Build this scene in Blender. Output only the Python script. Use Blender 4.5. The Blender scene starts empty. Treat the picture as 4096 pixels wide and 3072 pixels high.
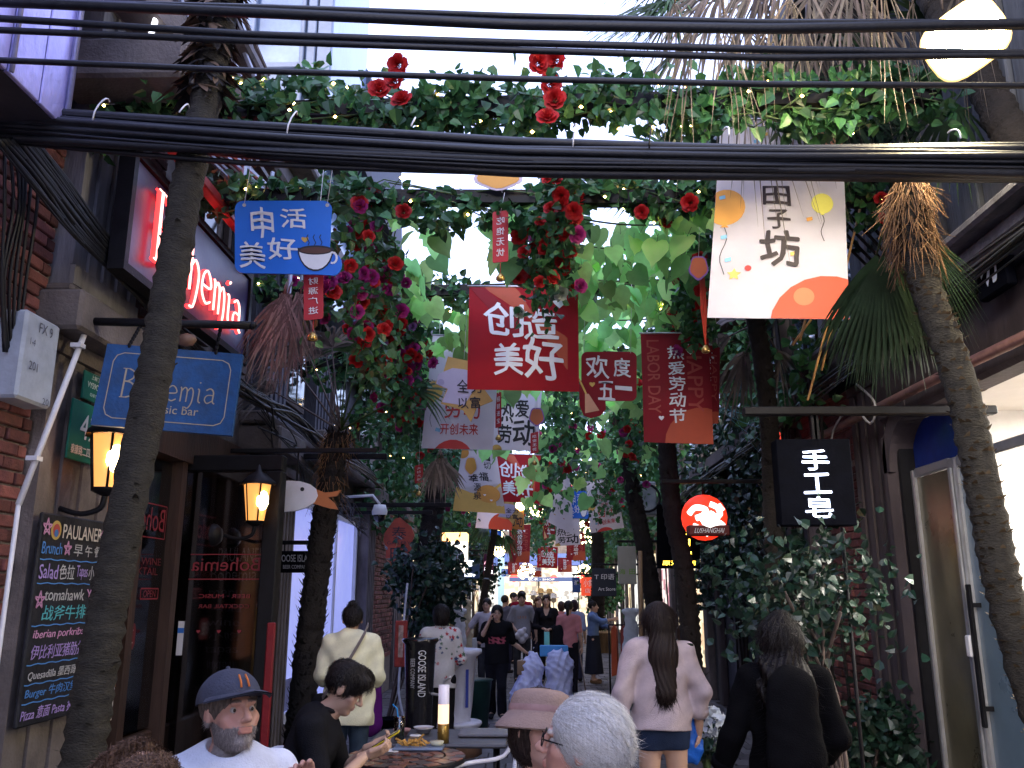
import bpy, bmesh, math, random
import numpy as np
from mathutils import Vector, Matrix, Euler
R = random.Random(7); NR = np.random.RandomState(11)
S = bpy.context.scene; C = S.collection
# ---------------------------------------------------------------- camera
F = 860.; HC = 1.70
TH = math.atan(208/F); PS = math.atan(23/F*math.cos(TH))
cd = bpy.data.cameras.new('camera'); cam = bpy.data.objects.new('camera', cd); C.objects.link(cam)
cam.location = (0, 0, HC); cam.rotation_euler = (math.pi/2+TH, 0, PS)
cd.sensor_width = 36; cd.lens = F/1024*36; cd.clip_end = 500; cd.clip_start = .05
S.camera = cam
# ---------------------------------------------------------------- sky, light, exposure
w = bpy.data.worlds.new('World'); S.world = w; w.use_nodes = True
nt = w.node_tree; nt.nodes.clear()
sky = nt.nodes.new('ShaderNodeTexSky'); sky.sky_type = 'NISHITA'; sky.sun_disc = False
sky.sun_elevation = math.radians(22); sky.sun_rotation = math.radians(200)
hs = nt.nodes.new('ShaderNodeMixRGB'); hs.inputs[0].default_value = .55; hs.inputs[2].default_value = (5.0, 5.6, 9.8, 1)
bgd = nt.nodes.new('ShaderNodeBackground'); bgd.inputs[1].default_value = .15
ow = nt.nodes.new('ShaderNodeOutputWorld')
nt.links.new(sky.outputs[0], hs.inputs[1]); nt.links.new(hs.outputs[0], bgd.inputs[0]); nt.links.new(bgd.outputs[0], ow.inputs[0])
sd = bpy.data.lights.new('sun', 'SUN'); sun = bpy.data.objects.new('sun', sd); C.objects.link(sun)
sd.energy = .6; sd.angle = math.radians(14); sd.color = (1, .93, .84)
# sky sun_rotation is measured clockwise from +Y; the lamp shines from the same side, behind the camera
_a = math.radians(200); _e = math.radians(22)
sun.rotation_euler = Vector((math.sin(_a)*math.cos(_e), math.cos(_a)*math.cos(_e), math.sin(_e))).to_track_quat('Z', 'Y').to_euler()
S.view_settings.view_transform = 'Standard'; S.view_settings.look = 'None'
S.view_settings.gamma = 1; S.view_settings.use_curve_mapping = False
S.view_settings.exposure = 1.85
S.render.engine = 'CYCLES'
S.cycles.use_denoising = True; S.cycles.max_bounces = 5; S.cycles.transparent_max_bounces = 6
S.cycles.diffuse_bounces = 3; S.cycles.glossy_bounces = 2; S.cycles.sample_clamp_indirect = 4

# ---------------------------------------------------------------- point helpers
def ray(px, py):
    x = (px-512)/F; y = (384-py)/F
    r = Vector((math.cos(PS), math.sin(PS), 0)); f0 = Vector((-math.sin(PS), math.cos(PS), 0))
    fw = f0*math.cos(TH)+Vector((0, 0, math.sin(TH))); up = -f0*math.sin(TH)+Vector((0, 0, math.cos(TH)))
    return r*x+up*y+fw
K = .46293
def V(x, y, Y):
    d = ray(x*K, y*K); return Vector((0, 0, HC))+d*(Y/d.y)
def VX(x, y, X):
    d = ray(x*K, y*K); return Vector((0, 0, HC))+d*(X/d.x)
def VZ(x, y, Z):
    d = ray(x*K, y*K); return Vector((0, 0, HC))+d*((Z-HC)/d.z)

# ---------------------------------------------------------------- materials
MATS = {}
def M(name, col=(.5, .5, .5), rough=.7, var=.25, scale=6., bump=.15, metal=0, emit=None, es=1., spec=.4, col2=None,
      stretch=(1, 1, 1), bscale=None, coat=0, attr=None, trans=0, alpha=1, island=0):
    if name in MATS: return MATS[name]
    m = bpy.data.materials.new(name); m.use_nodes = True; t = m.node_tree; L = t.links
    b = t.nodes['Principled BSDF']; b.inputs['Roughness'].default_value = rough
    b.inputs['Metallic'].default_value = metal; b.inputs['Specular IOR Level'].default_value = spec
    b.inputs['Coat Weight'].default_value = coat
    geo = t.nodes.new('ShaderNodeNewGeometry')
    mp = t.nodes.new('ShaderNodeMapping'); mp.inputs['Scale'].default_value = stretch
    L.new(geo.outputs['Position'], mp.inputs[0])
    n = t.nodes.new('ShaderNodeTexNoise'); n.inputs['Scale'].default_value = scale; n.inputs['Detail'].default_value = 6
    n.inputs['Roughness'].default_value = .65
    L.new(mp.outputs[0], n.inputs['Vector'])
    if attr:
        a = t.nodes.new('ShaderNodeAttribute'); a.attribute_name = attr; base = a.outputs['Color']
        mx = t.nodes.new('ShaderNodeMixRGB'); mx.blend_type = 'MULTIPLY'; mx.inputs[0].default_value = 1
        mr = t.nodes.new('ShaderNodeMapRange'); mr.inputs[1].default_value = .25; mr.inputs[2].default_value = .75
        mr.inputs[3].default_value = 1-var; mr.inputs[4].default_value = 1+var
        L.new(n.outputs[0], mr.inputs[0]); L.new(base, mx.inputs[1]); L.new(mr.outputs[0], mx.inputs[2])
        colout = mx.outputs[0]
    else:
        c2 = col2 if col2 else tuple(min(1, c*(1+var*1.2)) for c in col)
        c1 = tuple(c*(1-var) for c in col) if not col2 else col
        rp = t.nodes.new('ShaderNodeValToRGB'); rp.color_ramp.elements[0].position = .3; rp.color_ramp.elements[1].position = .7
        rp.color_ramp.elements[0].color = (*c1, 1); rp.color_ramp.elements[1].color = (*c2, 1)
        L.new(n.outputs[0], rp.inputs[0]); colout = rp.outputs[0]
    # every piece or island a little different
    hv = t.nodes.new('ShaderNodeHueSaturation'); L.new(colout, hv.inputs['Color'])
    oi = t.nodes.new('ShaderNodeObjectInfo'); mr2 = t.nodes.new('ShaderNodeMapRange')
    mr2.inputs[3].default_value = 1-(.1+island); mr2.inputs[4].default_value = 1+(.1+island)
    L.new(geo.outputs['Random Per Island'] if island and island < .5 else oi.outputs['Random'], mr2.inputs[0])
    L.new(mr2.outputs[0], hv.inputs['Value']); colout = hv.outputs[0]
    if island and trans:
        mr3 = t.nodes.new('ShaderNodeMapRange'); mu = t.nodes.new('ShaderNodeMath'); mu.operation = 'MULTIPLY'; mu.inputs[1].default_value = 7.31; fr_ = t.nodes.new('ShaderNodeMath'); fr_.operation = 'FRACT'
        L.new(geo.outputs['Random Per Island'] if island < .5 else oi.outputs['Random'], mu.inputs[0]); L.new(mu.outputs[0], fr_.inputs[0]); L.new(fr_.outputs[0], mr3.inputs[0]); mr3.inputs[3].default_value = .465; mr3.inputs[4].default_value = .53; L.new(mr3.outputs[0], hv.inputs['Hue'])
    L.new(colout, b.inputs['Base Color'])
    if bump:
        n2 = t.nodes.new('ShaderNodeTexNoise'); n2.inputs['Scale'].default_value = bscale or scale*5; n2.inputs['Detail'].default_value = 5
        L.new(mp.outputs[0], n2.inputs['Vector'])
        bp = t.nodes.new('ShaderNodeBump'); bp.inputs['Strength'].default_value = bump; bp.inputs['Distance'].default_value = .02
        L.new(n2.outputs[0], bp.inputs['Height']); L.new(bp.outputs[0], b.inputs['Normal'])
        rr = t.nodes.new('ShaderNodeMapRange'); rr.inputs[3].default_value = max(0, rough-.12); rr.inputs[4].default_value = min(1, rough+.12)
        L.new(n.outputs[0], rr.inputs[0]); L.new(rr.outputs[0], b.inputs['Roughness'])
    if emit:
        b.inputs['Emission Color'].default_value = (*emit, 1); b.inputs['Emission Strength'].default_value = es
    if trans:
        tr = t.nodes.new('ShaderNodeBsdfTranslucent'); ms = t.nodes.new('ShaderNodeMixShader'); ms.inputs[0].default_value = trans
        L.new(colout, tr.inputs[0]); o = t.nodes['Material Output']
        L.new(b.outputs[0], ms.inputs[1]); L.new(tr.outputs[0], ms.inputs[2]); L.new(ms.outputs[0], o.inputs[0])
    if alpha < 1: b.inputs['Alpha'].default_value = alpha
    MATS[name] = m; return m
def PL(name, col, rough=.6, **k):  # plain print / paint
    k.setdefault('var', .06); k.setdefault('bump', .03); k.setdefault('scale', 8); return M(name, col, rough, **k)
def EM(name, col, es): return M(name, tuple(min(.8, c) for c in col), .5, var=.02, bump=0, emit=col, es=es)
def GL(name, col=(.6, .7, .8), rough=.05, op=.35):
    if name in MATS: return MATS[name]
    m = bpy.data.materials.new(name); m.use_nodes = True; t = m.node_tree; t.nodes.clear(); L = t.links
    g = t.nodes.new('ShaderNodeBsdfGlossy'); g.inputs['Roughness'].default_value = rough; g.inputs[0].default_value = (.9, .95, 1, 1)
    tr = t.nodes.new('ShaderNodeBsdfTransparent'); tr.inputs[0].default_value = (*col, 1)
    n = t.nodes.new('ShaderNodeTexNoise'); n.inputs['Scale'].default_value = 3
    fr = t.nodes.new('ShaderNodeFresnel'); fr.inputs[0].default_value = 1.5
    ad = t.nodes.new('ShaderNodeMath'); ad.operation = 'ADD'; ad.use_clamp = True; ad.inputs[1].default_value = op*.5
    ms = t.nodes.new('ShaderNodeMixShader'); o = t.nodes.new('ShaderNodeOutputMaterial')
    L.new(fr.outputs[0], ad.inputs[0]); L.new(ad.outputs[0], ms.inputs[0]); L.new(tr.outputs[0], ms.inputs[1]); L.new(g.outputs[0], ms.inputs[2]); L.new(ms.outputs[0], o.inputs[0])
    MATS[name] = m; return m

brick_m = M('brick', (.14, .05, .045), .85, .35, 14, .3, island=.5)
mortar_m = M('mortar', (.22, .19, .17), .95, .25, 20, .4)
stone_m = M('stone', (.13, .112, .115), .9, .5, 5, .35, stretch=(1, 1, .35), bscale=40)
stone2_m = M('stone_dark', (.07, .07, .085), .9, .5, 5, .4, stretch=(1, 1, .3), bscale=40)
conc_m = M('concrete', (.13, .11, .1), .9, .35, 4, .35, bscale=50)
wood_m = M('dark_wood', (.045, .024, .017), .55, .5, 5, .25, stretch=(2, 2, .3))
wood2_m = M('weathered_wood', (.07, .05, .042), .8, .45, 5, .35, stretch=(3, 3, .3))
tan_m = M('tan_wood', (.32, .2, .1), .6, .3, 6, .2, stretch=(2, 2, .4))
black_m = M('black_metal', (.007, .007, .009), .5, .3, 12, .08, spec=.2)
char_m = M('charcoal', (.0035, .004, .007), .85, .3, 10, .1, spec=.04)
cable_m = M('cable_rubber', (.005, .006, .009), .5, .4, 20, .1, spec=.5, island=.3)
white_m = M('white_paint', (.7, .7, .72), .5, .08, 7, .1)
alu_m = M('aluminium', (.45, .46, .47), .35, .1, 9, .08, metal=.7)
steel_m = M('blue_steel', (.14, .17, .23), .45, .2, 6, .1)
darkgl_m = M('dark_glass', (.01, .009, .011), .08, .3, 3, 0, spec=.6)
skin_m = M('skin', (.5, .3, .22), .5, .05, 30, .05, attr='col')
cloth_m = M('cloth', (.5, .5, .5), .9, .08, 40, .3, attr='col', bscale=160, spec=.04)
hair_m = M('hair', (.5, .5, .5), .5, .3, 60, .35, attr='col', spec=.25, stretch=(3, 3, .25), bscale=70)
paper_m = PL('paper', (.62, .6, .6), .8)
leafA = M('ivy_leaf', (.035, .115, .04), .42, .4, 6, .1, spec=.4, trans=.25, island=.45)
leafB = M('vine_leaf', (.38, .72, .24), .5, .2, 5, .15, trans=.7, island=.5)
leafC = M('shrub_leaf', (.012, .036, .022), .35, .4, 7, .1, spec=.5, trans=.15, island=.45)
palmleaf_m = M('palm_leaf', (.05, .1, .03), .5, .4, 5, .1, trans=.3, island=.4)
deadleaf_m = M('dry_palm_leaf', (.15, .125, .108), .8, .35, 7, .2, trans=.25, island=.45)
bark_m = M('palm_bark', (.032, .028, .02), .95, .5, 14, .6, stretch=(1, 1, 2.4), bscale=60)
barkd_m = M('dark_bark', (.014, .011, .01), 1.0, .5, 12, .6, bscale=50)
fibre_m = M('palm_fibre', (.17, .09, .04), .9, .45, 20, .4, island=.4)
rosered_m = M('rose_red', (.42, .012, .014), .6, .25, 12, .1, trans=.15)
rosemag_m = M('rose_magenta', (.32, .02, .16), .6, .3, 12, .1, trans=.15)
rosepur_m = M('rose_purple', (.28, .12, .32), .6, .3, 12, .1, trans=.15)
stem_m = M('green_stem', (.05, .09, .03), .6, .3, 8, .1)
bulb_m = EM('warm_bulb', (1, .62, .2), 9)

# ---------------------------------------------------------------- mesh builder
def npv(a): return np.asarray(a, dtype=np.float64).reshape(-1, 3)
class MB:
    def __init__(s): s.V = []; s.F = []; s.Mi = []; s.S = []; s.m = []; s.n = 0; s.cols = []
    def mi(s, m):
        if m not in s.m: s.m.append(m)
        return s.m.index(m)
    def add(s, v, f, m, smooth=False, col=None):
        v = npv(v)
        if len(v) == 0: return s
        f = np.asarray(f) if not isinstance(f, list) or (f and all(len(q) == len(f[0]) for q in f)) else f
        if isinstance(f, np.ndarray): fl = (f+s.n).tolist()
        else: fl = [[i+s.n for i in q] for q in f]
        s.V.append(v); s.F += fl; s.Mi += [s.mi(m)]*len(fl); s.S += [smooth]*len(fl); s.n += len(v)
        s.cols.append(None if col is None else (np.tile(np.asarray(col, float)[:3], (len(v), 1)) if np.ndim(col) == 1 else np.asarray(col)[:, :3]))
        return s
    def box(s, a, b, m, mat=None):
        x0, y0, z0 = a; x1, y1, z1 = b
        v = npv([(x0, y0, z0), (x1, y0, z0), (x1, y1, z0), (x0, y1, z0), (x0, y0, z1), (x1, y0, z1), (x1, y1, z1), (x0, y1, z1)])
        if mat is not None: v = npv([mat @ Vector(p) for p in v])
        return s.add(v, np.array([[0, 3, 2, 1], [4, 5, 6, 7], [0, 1, 5, 4], [1, 2, 6, 5], [2, 3, 7, 6], [3, 0, 4, 7]]), m)
    def bbox(s, a, b, m, bev=.01, mat=None):  # bevelled box
        bm = bmesh.new(); bmesh.ops.create_cube(bm, size=1)
        a = Vector(a); b = Vector(b); d = b-a
        for v in bm.verts: v.co = Vector(((v.co.x+.5)*d.x, (v.co.y+.5)*d.y, (v.co.z+.5)*d.z))+a
        bmesh.ops.bevel(bm, geom=bm.edges[:], offset=min(bev, min(abs(d.x), abs(d.y), abs(d.z))*.4), segments=1, affect='EDGES')
        if mat is not None: bm.transform(mat)
        bm.verts.index_update(); v = [tuple(q.co) for q in bm.verts]; f = [[q.index for q in p.verts] for p in bm.faces]; bm.free()
        return s.add(v, f, m)
    def bar(s, p, q, w, h, m):
        p = Vector(p); q = Vector(q); d = (q-p); L = d.length; mt = Matrix.Translation(p) @ d.to_track_quat('X', 'Z').to_matrix().to_4x4()
        return s.box((0, -w/2, -h/2), (L, w/2, h/2), m, mt)
    def tube(s, pts, r, m, n=6, cap=True, col=None):
        pts = [Vector(p) for p in pts]; k = len(pts); rs = r if hasattr(r, '__len__') else [r]*k
        v = []; up = Vector((0, 0, 1)); prev = None
        for i, p in enumerate(pts):
            t = (pts[min(i+1, k-1)]-pts[max(i-1, 0)])
            if t.length < 1e-9: t = Vector((0, 0, 1))
            t.normalize()
            if prev is None:
                a = t.cross(up)
                if a.length < .05: a = t.cross(Vector((1, 0, 0)))
            else: a = prev-t*prev.dot(t)
            a.normalize(); prev = a; b = t.cross(a)
            for j in range(n):
                an = 2*math.pi*j/n; v.append(p+(a*math.cos(an)+b*math.sin(an))*rs[i])
        f = [[i*n+j, i*n+(j+1) % n, (i+1)*n+(j+1) % n, (i+1)*n+j] for i in range(k-1) for j in range(n)]
        if cap: f += [list(range(n))[::-1], [(k-1)*n+j for j in range(n)]]
        return s.add(v, f, m, True, col)
    def lathe(s, prof, c, m, n=20, mat=None, ang=2*math.pi):
        v = []; k = len(prof); full = ang > 6.28
        nn = n if full else n+1
        for r, z in prof:
            for j in range(nn):
                a = ang*j/n; v.append(Vector((r*math.cos(a), r*math.sin(a), z)))
        if mat is not None: v = [mat @ p for p in v]
        v = [p+Vector(c) for p in v]
        f = []
        for i in range(k-1):
            for j in range(n):
                j2 = (j+1) % nn
                f.append([i*nn+j, i*nn+j2, (i+1)*nn+j2, (i+1)*nn+j])
        return s.add(v, f, m, True)
    def sphere(s, c, r, m, n=10, sc=(1, 1, 1), col=None):
        v = []; k = max(4, n//2)
        for i in range(k+1):
            a = math.pi*i/k
            for j in range(n):
                b = 2*math.pi*j/n; v.append((c[0]+r*sc[0]*math.sin(a)*math.cos(b), c[1]+r*sc[1]*math.sin(a)*math.sin(b), c[2]+r*sc[2]*math.cos(a)))
        f = np.array([[i*n+j, (i+1)*n+j, (i+1)*n+(j+1) % n, i*n+(j+1) % n] for i in range(k) for j in range(n)])
        return s.add(v, f, m, True, col)
    def prism(s, poly, fn, th, m, side=None):  # poly 2D, fn(x,y,d)->3D, with thickness th
        k = len(poly)
        v = [fn(x, y, 0) for x, y in poly]+[fn(x, y, th) for x, y in poly]
        s.add(v, [list(range(k))[::-1], list(range(k, 2*k))], m)
        s.add(v, np.array([[i, (i+1) % k, k+(i+1) % k, k+i] for i in range(k)]), side or m)
        return s
    def mesh(s, name='mesh', off=(0, 0, 0)):
        me = bpy.data.meshes.new(name)
        if s.n:
            v = np.concatenate(s.V)-np.array(off)
            me.from_pydata(v.tolist(), [], s.F)
            me.polygons.foreach_set('material_index', s.Mi); me.polygons.foreach_set('use_smooth', s.S)
            if any(c is not None for c in s.cols):
                a = me.attributes.new('col', 'FLOAT_COLOR', 'POINT')
                cc = np.concatenate([np.concatenate([c if c is not None else np.full((len(q), 3), .5), np.ones((len(q), 1))], 1) for c, q in zip(s.cols, s.V)])
                a.data.foreach_set('color', cc.ravel())
            for m in s.m: me.materials.append(m)
            me.update()
        return me
ORG = {}
def tag(o, label=None, cat=None, group=None, kind=None):
    if label: o['label'] = label
    if cat: o['category'] = cat
    if group: o['group'] = group
    if kind: o['kind'] = kind
    return o
def thing(name, label, cat, loc=(0, 0, 0), rz=0, group=None, local=False):
    o = bpy.data.objects.new(name, None); C.objects.link(o); o.empty_display_size = .1
    o.location = loc; o.rotation_euler = (0, 0, rz); ORG[o.name] = (0, 0, 0) if local else tuple(loc)
    return tag(o, label, cat, group)
def part(name, mb, parent, label=None):
    off = ORG.get(parent.name, (0, 0, 0)) if parent else (0, 0, 0)
    o = bpy.data.objects.new(name, mb.mesh(name, off)); C.objects.link(o); o.parent = parent; ORG[o.name] = off
    if label: o['label'] = label
    return o
def inst(name, me, parent, mw):  # shared mesh piece placed at world matrix
    o = bpy.data.objects.new(name, me); C.objects.link(o)
    if parent:
        o.parent = parent; o.matrix_local = Matrix.Translation(-Vector(ORG.get(parent.name, (0, 0, 0)))) @ mw
        ORG[o.name] = (0, 0, 0)
    else: o.matrix_world = mw
    return o
def solo(name, mb, label, cat, group=None, loc=None):
    loc = loc or tuple(np.concatenate(mb.V).mean(0))
    o = bpy.data.objects.new(name, mb.mesh(name, loc)); C.objects.link(o); o.location = loc; ORG[o.name] = loc
    return tag(o, label, cat, group)
def struct(name, mb, kind='structure'):
    o = bpy.data.objects.new(name, mb.mesh(name)); C.objects.link(o); o['kind'] = kind; return o
def copy_tree(o, parent=None):
    c = o.copy(); C.objects.link(c); c.parent = parent; ORG[c.name] = (0, 0, 0)
    for ch in list(o.children): copy_tree(ch, c)
    return c
def copy_thing(o, loc, rz, label, group=None):
    c = copy_tree(o); c.location = loc; c.rotation_euler = (0, 0, rz); c['label'] = label
    if group: c['group'] = group
    return c
def sag(p, q, d, n=10):
    p = Vector(p); q = Vector(q)
    return [p.lerp(q, i/n)-Vector((0, 0, d*4*(i/n)*(1-i/n))) for i in range(n+1)]

# ---------------------------------------------------------------- lettering
_tc = {}
def text2d(s, bold=0., brush=0., seed=0):
    """outline text as filled polygons in the unit square of its own bounding box"""
    key = (s, bold, brush, seed)
    if key in _tc: return _tc[key]
    c = bpy.data.curves.new('t', 'FONT'); c.body = s;  c.resolution_u = 3; c.align_x = 'CENTER'; c.space_line = .95
    o = bpy.data.objects.new('t', c); m = o.to_mesh()
    v = np.zeros(len(m.vertices)*3); m.vertices.foreach_get('co', v); v = v.reshape(-1, 3)[:, :2].copy()
    f = [list(p.vertices) for p in m.polygons]
    o.to_mesh_clear(); bpy.data.objects.remove(o); bpy.data.curves.remove(c)
    if brush:
        q = v*3.2+seed*3.1; brush *= .4
        v[:, 0] += brush*(.05*np.sin(q[:, 1]*1.7+1)+.03*np.sin(q[:, 1]*4.1+q[:, 0]*2)+.0*np.sin(q[:, 0]))
        v[:, 1] += brush*(.06*np.sin(q[:, 0]*1.3+2)+.03*np.sin(q[:, 0]*3.7+q[:, 1])+.0*q[:, 0])
    lo = v.min(0); hi = v.max(0); v = (v-lo)/(hi-lo+1e-9)
    _tc[key] = (v, f); return v, f
class Surf:
    """a printed surface: u to the right 0..1, v down 0..1; corners TL, TR, BL, BR; bend pushes it along the normal"""
    def __init__(s, TL, TR, BL, BR, bend=None, flip=False):
        s.c = [np.array(p, float) for p in (TL, TR, BL, BR)]; n = np.cross(s.c[1]-s.c[0], s.c[2]-s.c[0]); s.n = n/np.linalg.norm(n)
        s.bend = bend
        if s.n[1] > 0 and not flip: s.n = -s.n
        if flip is True: s.n = s.n
    def p(s, u, v, d=0):
        u = np.asarray(u, float)[..., None]; v = np.asarray(v, float)[..., None]
        q = (s.c[0]*(1-u)+s.c[1]*u)*(1-v)+(s.c[2]*(1-u)+s.c[3]*u)*v
        b = s.bend(u, v) if s.bend else 0
        return q+s.n*(b+d)
    def sheet(s, mb, m, nu=8, nv=8, th=.004, col=None):
        for d, fl in ((0, 0), (-th, 1)):
            U, W = np.meshgrid(np.linspace(0, 1, nu+1), np.linspace(0, 1, nv+1)); P = s.p(U.ravel(), W.ravel(), d)
            i = np.arange((nu+1)*(nv+1)).reshape(nv+1, nu+1)
            f = np.stack([i[:-1, :-1], i[:-1, 1:], i[1:, 1:], i[1:, :-1]], -1).reshape(-1, 4)
            mb.add(P, f[:, ::-1] if fl else f, m, True)
        return mb
    def text(s, mb, t, x0, y0, x1, y1, m, bold=0, brush=0, d=.004, seed=0, rot=0, mirror=False, shear=0):
        if bold:
            w_ = bold*.42*(x1-x0)/max(1, len(t) if rot == 0 else 1)**.9; h_ = bold*.42*(y1-y0)/max(1, len(t) if rot else 1)**.9
            for i, (ox, oy) in enumerate(((w_, 0), (-w_, 0), (0, h_), (0, -h_), (w_*.7, h_*.7), (-w_*.7, -h_*.7))): s.text(mb, t, x0+ox, y0+oy, x1+ox, y1+oy, m, 0, brush, d+.0002*(i+1), seed, rot, mirror, shear)
        v, f = text2d(t, bold, brush, seed); a = v[:, 0]; b = 1-v[:, 1]
        if mirror: a = 1-a
        a = a+shear*(.5-b)
        if rot == 90: a, b = 1-b, a
        if rot == -90: a, b = b, 1-a
        mb.add(s.p(x0+(x1-x0)*a, y0+(y1-y0)*b, d), f, m); return mb
    def vtext(s, mb, t, x0, y0, x1, y1, m, gap=.12, **k):
        n = len(t); h = (y1-y0)/n
        for i, ch in enumerate(t): s.text(mb, ch, x0, y0+h*i, x1, y0+h*(i+1-gap), m, seed=i, **{a: b for a, b in k.items()})
        return mb
    def poly(s, mb, pts, m, d=.003, rings=3):
        out = list(pts)
        for ax, lim, sg in ((0, 0, 1), (0, 1, -1), (1, 0, 1), (1, 1, -1)):  # clip to the sheet
            src = out; out = []
            for i in range(len(src)):
                a = src[i]; b = src[(i+1) % len(src)]; ia = (a[ax]-lim)*sg >= 0; ib = (b[ax]-lim)*sg >= 0
                if ia: out.append(a)
                if ia != ib:
                    t = (lim-a[ax])/(b[ax]-a[ax]); out.append((a[0]+(b[0]-a[0])*t, a[1]+(b[1]-a[1])*t))
            if not out: return mb
        P = np.array(out); c = P.mean(0); k = len(P); vs = []; f = []
        for r in range(rings+1): vs.append(c+(P-c)*(1-r/(rings+.001)))
        vv = np.concatenate(vs)
        for r in range(rings):
            for i in range(k): f.append([r*k+i, r*k+(i+1) % k, (r+1)*k+(i+1) % k, (r+1)*k+i])
        mb.add(s.p(vv[:, 0], vv[:, 1], d), np.array(f), m, True); return mb
    def asp(s): return np.linalg.norm(s.c[1]-s.c[0])/max(1e-6, np.linalg.norm(s.c[2]-s.c[0]))
    def circ(s, mb, x, y, r, m, d=.003, sy=1, n=22, rings=3):  # r in units of width
        a = s.asp(); return s.poly(mb, [(x+r*math.cos(t*2*math.pi/n), y+r*a*sy*math.sin(t*2*math.pi/n)) for t in range(n)], m, d, rings)
    def star(s, mb, x, y, r, m, d=.003, k=5, q=.5):
        a = s.asp(); pts = []
        for i in range(2*k):
            t = math.pi*i/k-math.pi/2; rr = r if i % 2 == 0 else r*q; pts.append((x+rr*math.cos(t), y+rr*a*math.sin(t)))
        return s.poly(mb, pts, m, d, 1)
    def heart(s, mb, x, y, r, m, d=.003):
        a = s.asp(); pts = []
        for i in range(18):
            t = 2*math.pi*i/18; pts.append((x+r*math.sin(t)**3, y-r*a*(.8*math.cos(t)-.3*math.cos(2*t)-.12*math.cos(3*t))))
        return s.poly(mb, pts, m, d, 1)
    def line(s, mb, pts, wd, m, d=.004):  # wd in widths
        a = s.asp()
        for (x0, y0), (x1, y1) in zip(pts[:-1], pts[1:]):
            dx = x1-x0; dy = (y1-y0)/a; L = math.hypot(dx, dy)+1e-9; nx = -dy/L*wd/2; ny = dx/L*wd/2*a
            mb.add(s.p(np.array([x0+nx, x1+nx, x1-nx, x0-nx]), np.array([y0+ny, y1+ny, y1-ny, y0-ny]), d), np.array([[0, 1, 2, 3]]), m)
        return mb
    def balloon(s, mb, x, y, r, m, ms):
        s.circ(mb, x, y, r, m, .003, 1.12); a = s.asp()
        s.poly(mb, [(x-.22*r, y+1.25*r*a), (x, y+1.0*r*a), (x+.22*r, y+1.25*r*a)], m, .003, 1)
        s.line(mb, [(x+.15*r*math.sin(i*.9), y+(1.25+i*.35)*r*a) for i in range(9)], .006, ms)
# stroke lettering of the bar's name (uncial hand), coordinates in em units: list of polylines with widths
UNC = {'B': [([(0, 0), (.35, 0)], .09), ([(.12, 0), (.12, 1.4)], .15), ([(-.05, 1.4), (.32, 1.4)], .07), ([(.32, 1.4), (.62, 1.25), (.6, .95), (.3, .78)], .12), ([(.12, .78), (.5, .74), (.78, .5), (.74, .15), (.35, 0)], .14)],
       'o': [([(.4, 0), (.08, .18), (.06, .5), (.38, .72), (.7, .52), (.68, .18), (.4, 0)], .12)],
       'h': [([(.02, 1.15), (.12, 1.05), (.12, 0)], .13), ([(.12, .5), (.35, .72), (.6, .5), (.55, .05), (.4, -.3), (.2, -.34)], .11)],
       'e': [([(.1, .36), (.6, .4), (.55, .62), (.33, .74), (.1, .55), (.08, .2), (.35, 0), (.62, .1)], .11)],
       'm': [([(.05, .7), (.12, .6), (.12, 0)], .12), ([(.12, .5), (.3, .7), (.45, .55), (.45, 0)], .11), ([(.45, .5), (.65, .7), (.8, .5), (.78, 0), (.6, -.3), (.42, -.25)], .11)],
       'i': [([(.02, .66), (.12, .6), (.12, .1), (.25, 0)], .12), ([(.1, .95), (.15, 1.0)], .13)],
       'a': [([(.12, .62), (.35, .72), (.55, .55), (.55, .1), (.68, 0)], .12), ([(.55, .4), (.2, .38), (.08, .18), (.25, 0), (.55, .15)], .1)]}
ADV = {'B': .95, 'o': .85, 'h': .78, 'e': .76, 'm': 1.02, 'i': .4, 'a': .8}
def uncial(word):
    """yield (points, width, letter index) with points in 0..1 of the word's width and em height 1.4 mapped to v"""
    x = 0; out = []
    for ch in word:
        for pl, wd in UNC[ch]: out.append(([(x+a, b) for a, b in pl], wd))
        x += ADV[ch]
    return out, x
def smooth_line(pl, n=4):
    if len(pl) < 3: return pl
    P = [pl[0]]+list(pl)+[pl[-1]]; o = []
    for i in range(1, len(P)-2):
        for k in range(n):
            t = k/n; o.append(tuple(.5*(2*P[i][a]+(P[i+1][a]-P[i-1][a])*t+(2*P[i-1][a]-5*P[i][a]+4*P[i+1][a]-P[i+2][a])*t*t+(-P[i-1][a]+3*P[i][a]-3*P[i+1][a]+P[i+2][a])*t**3) for a in range(len(P[0]))))
    return o+[pl[-1]]
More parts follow.
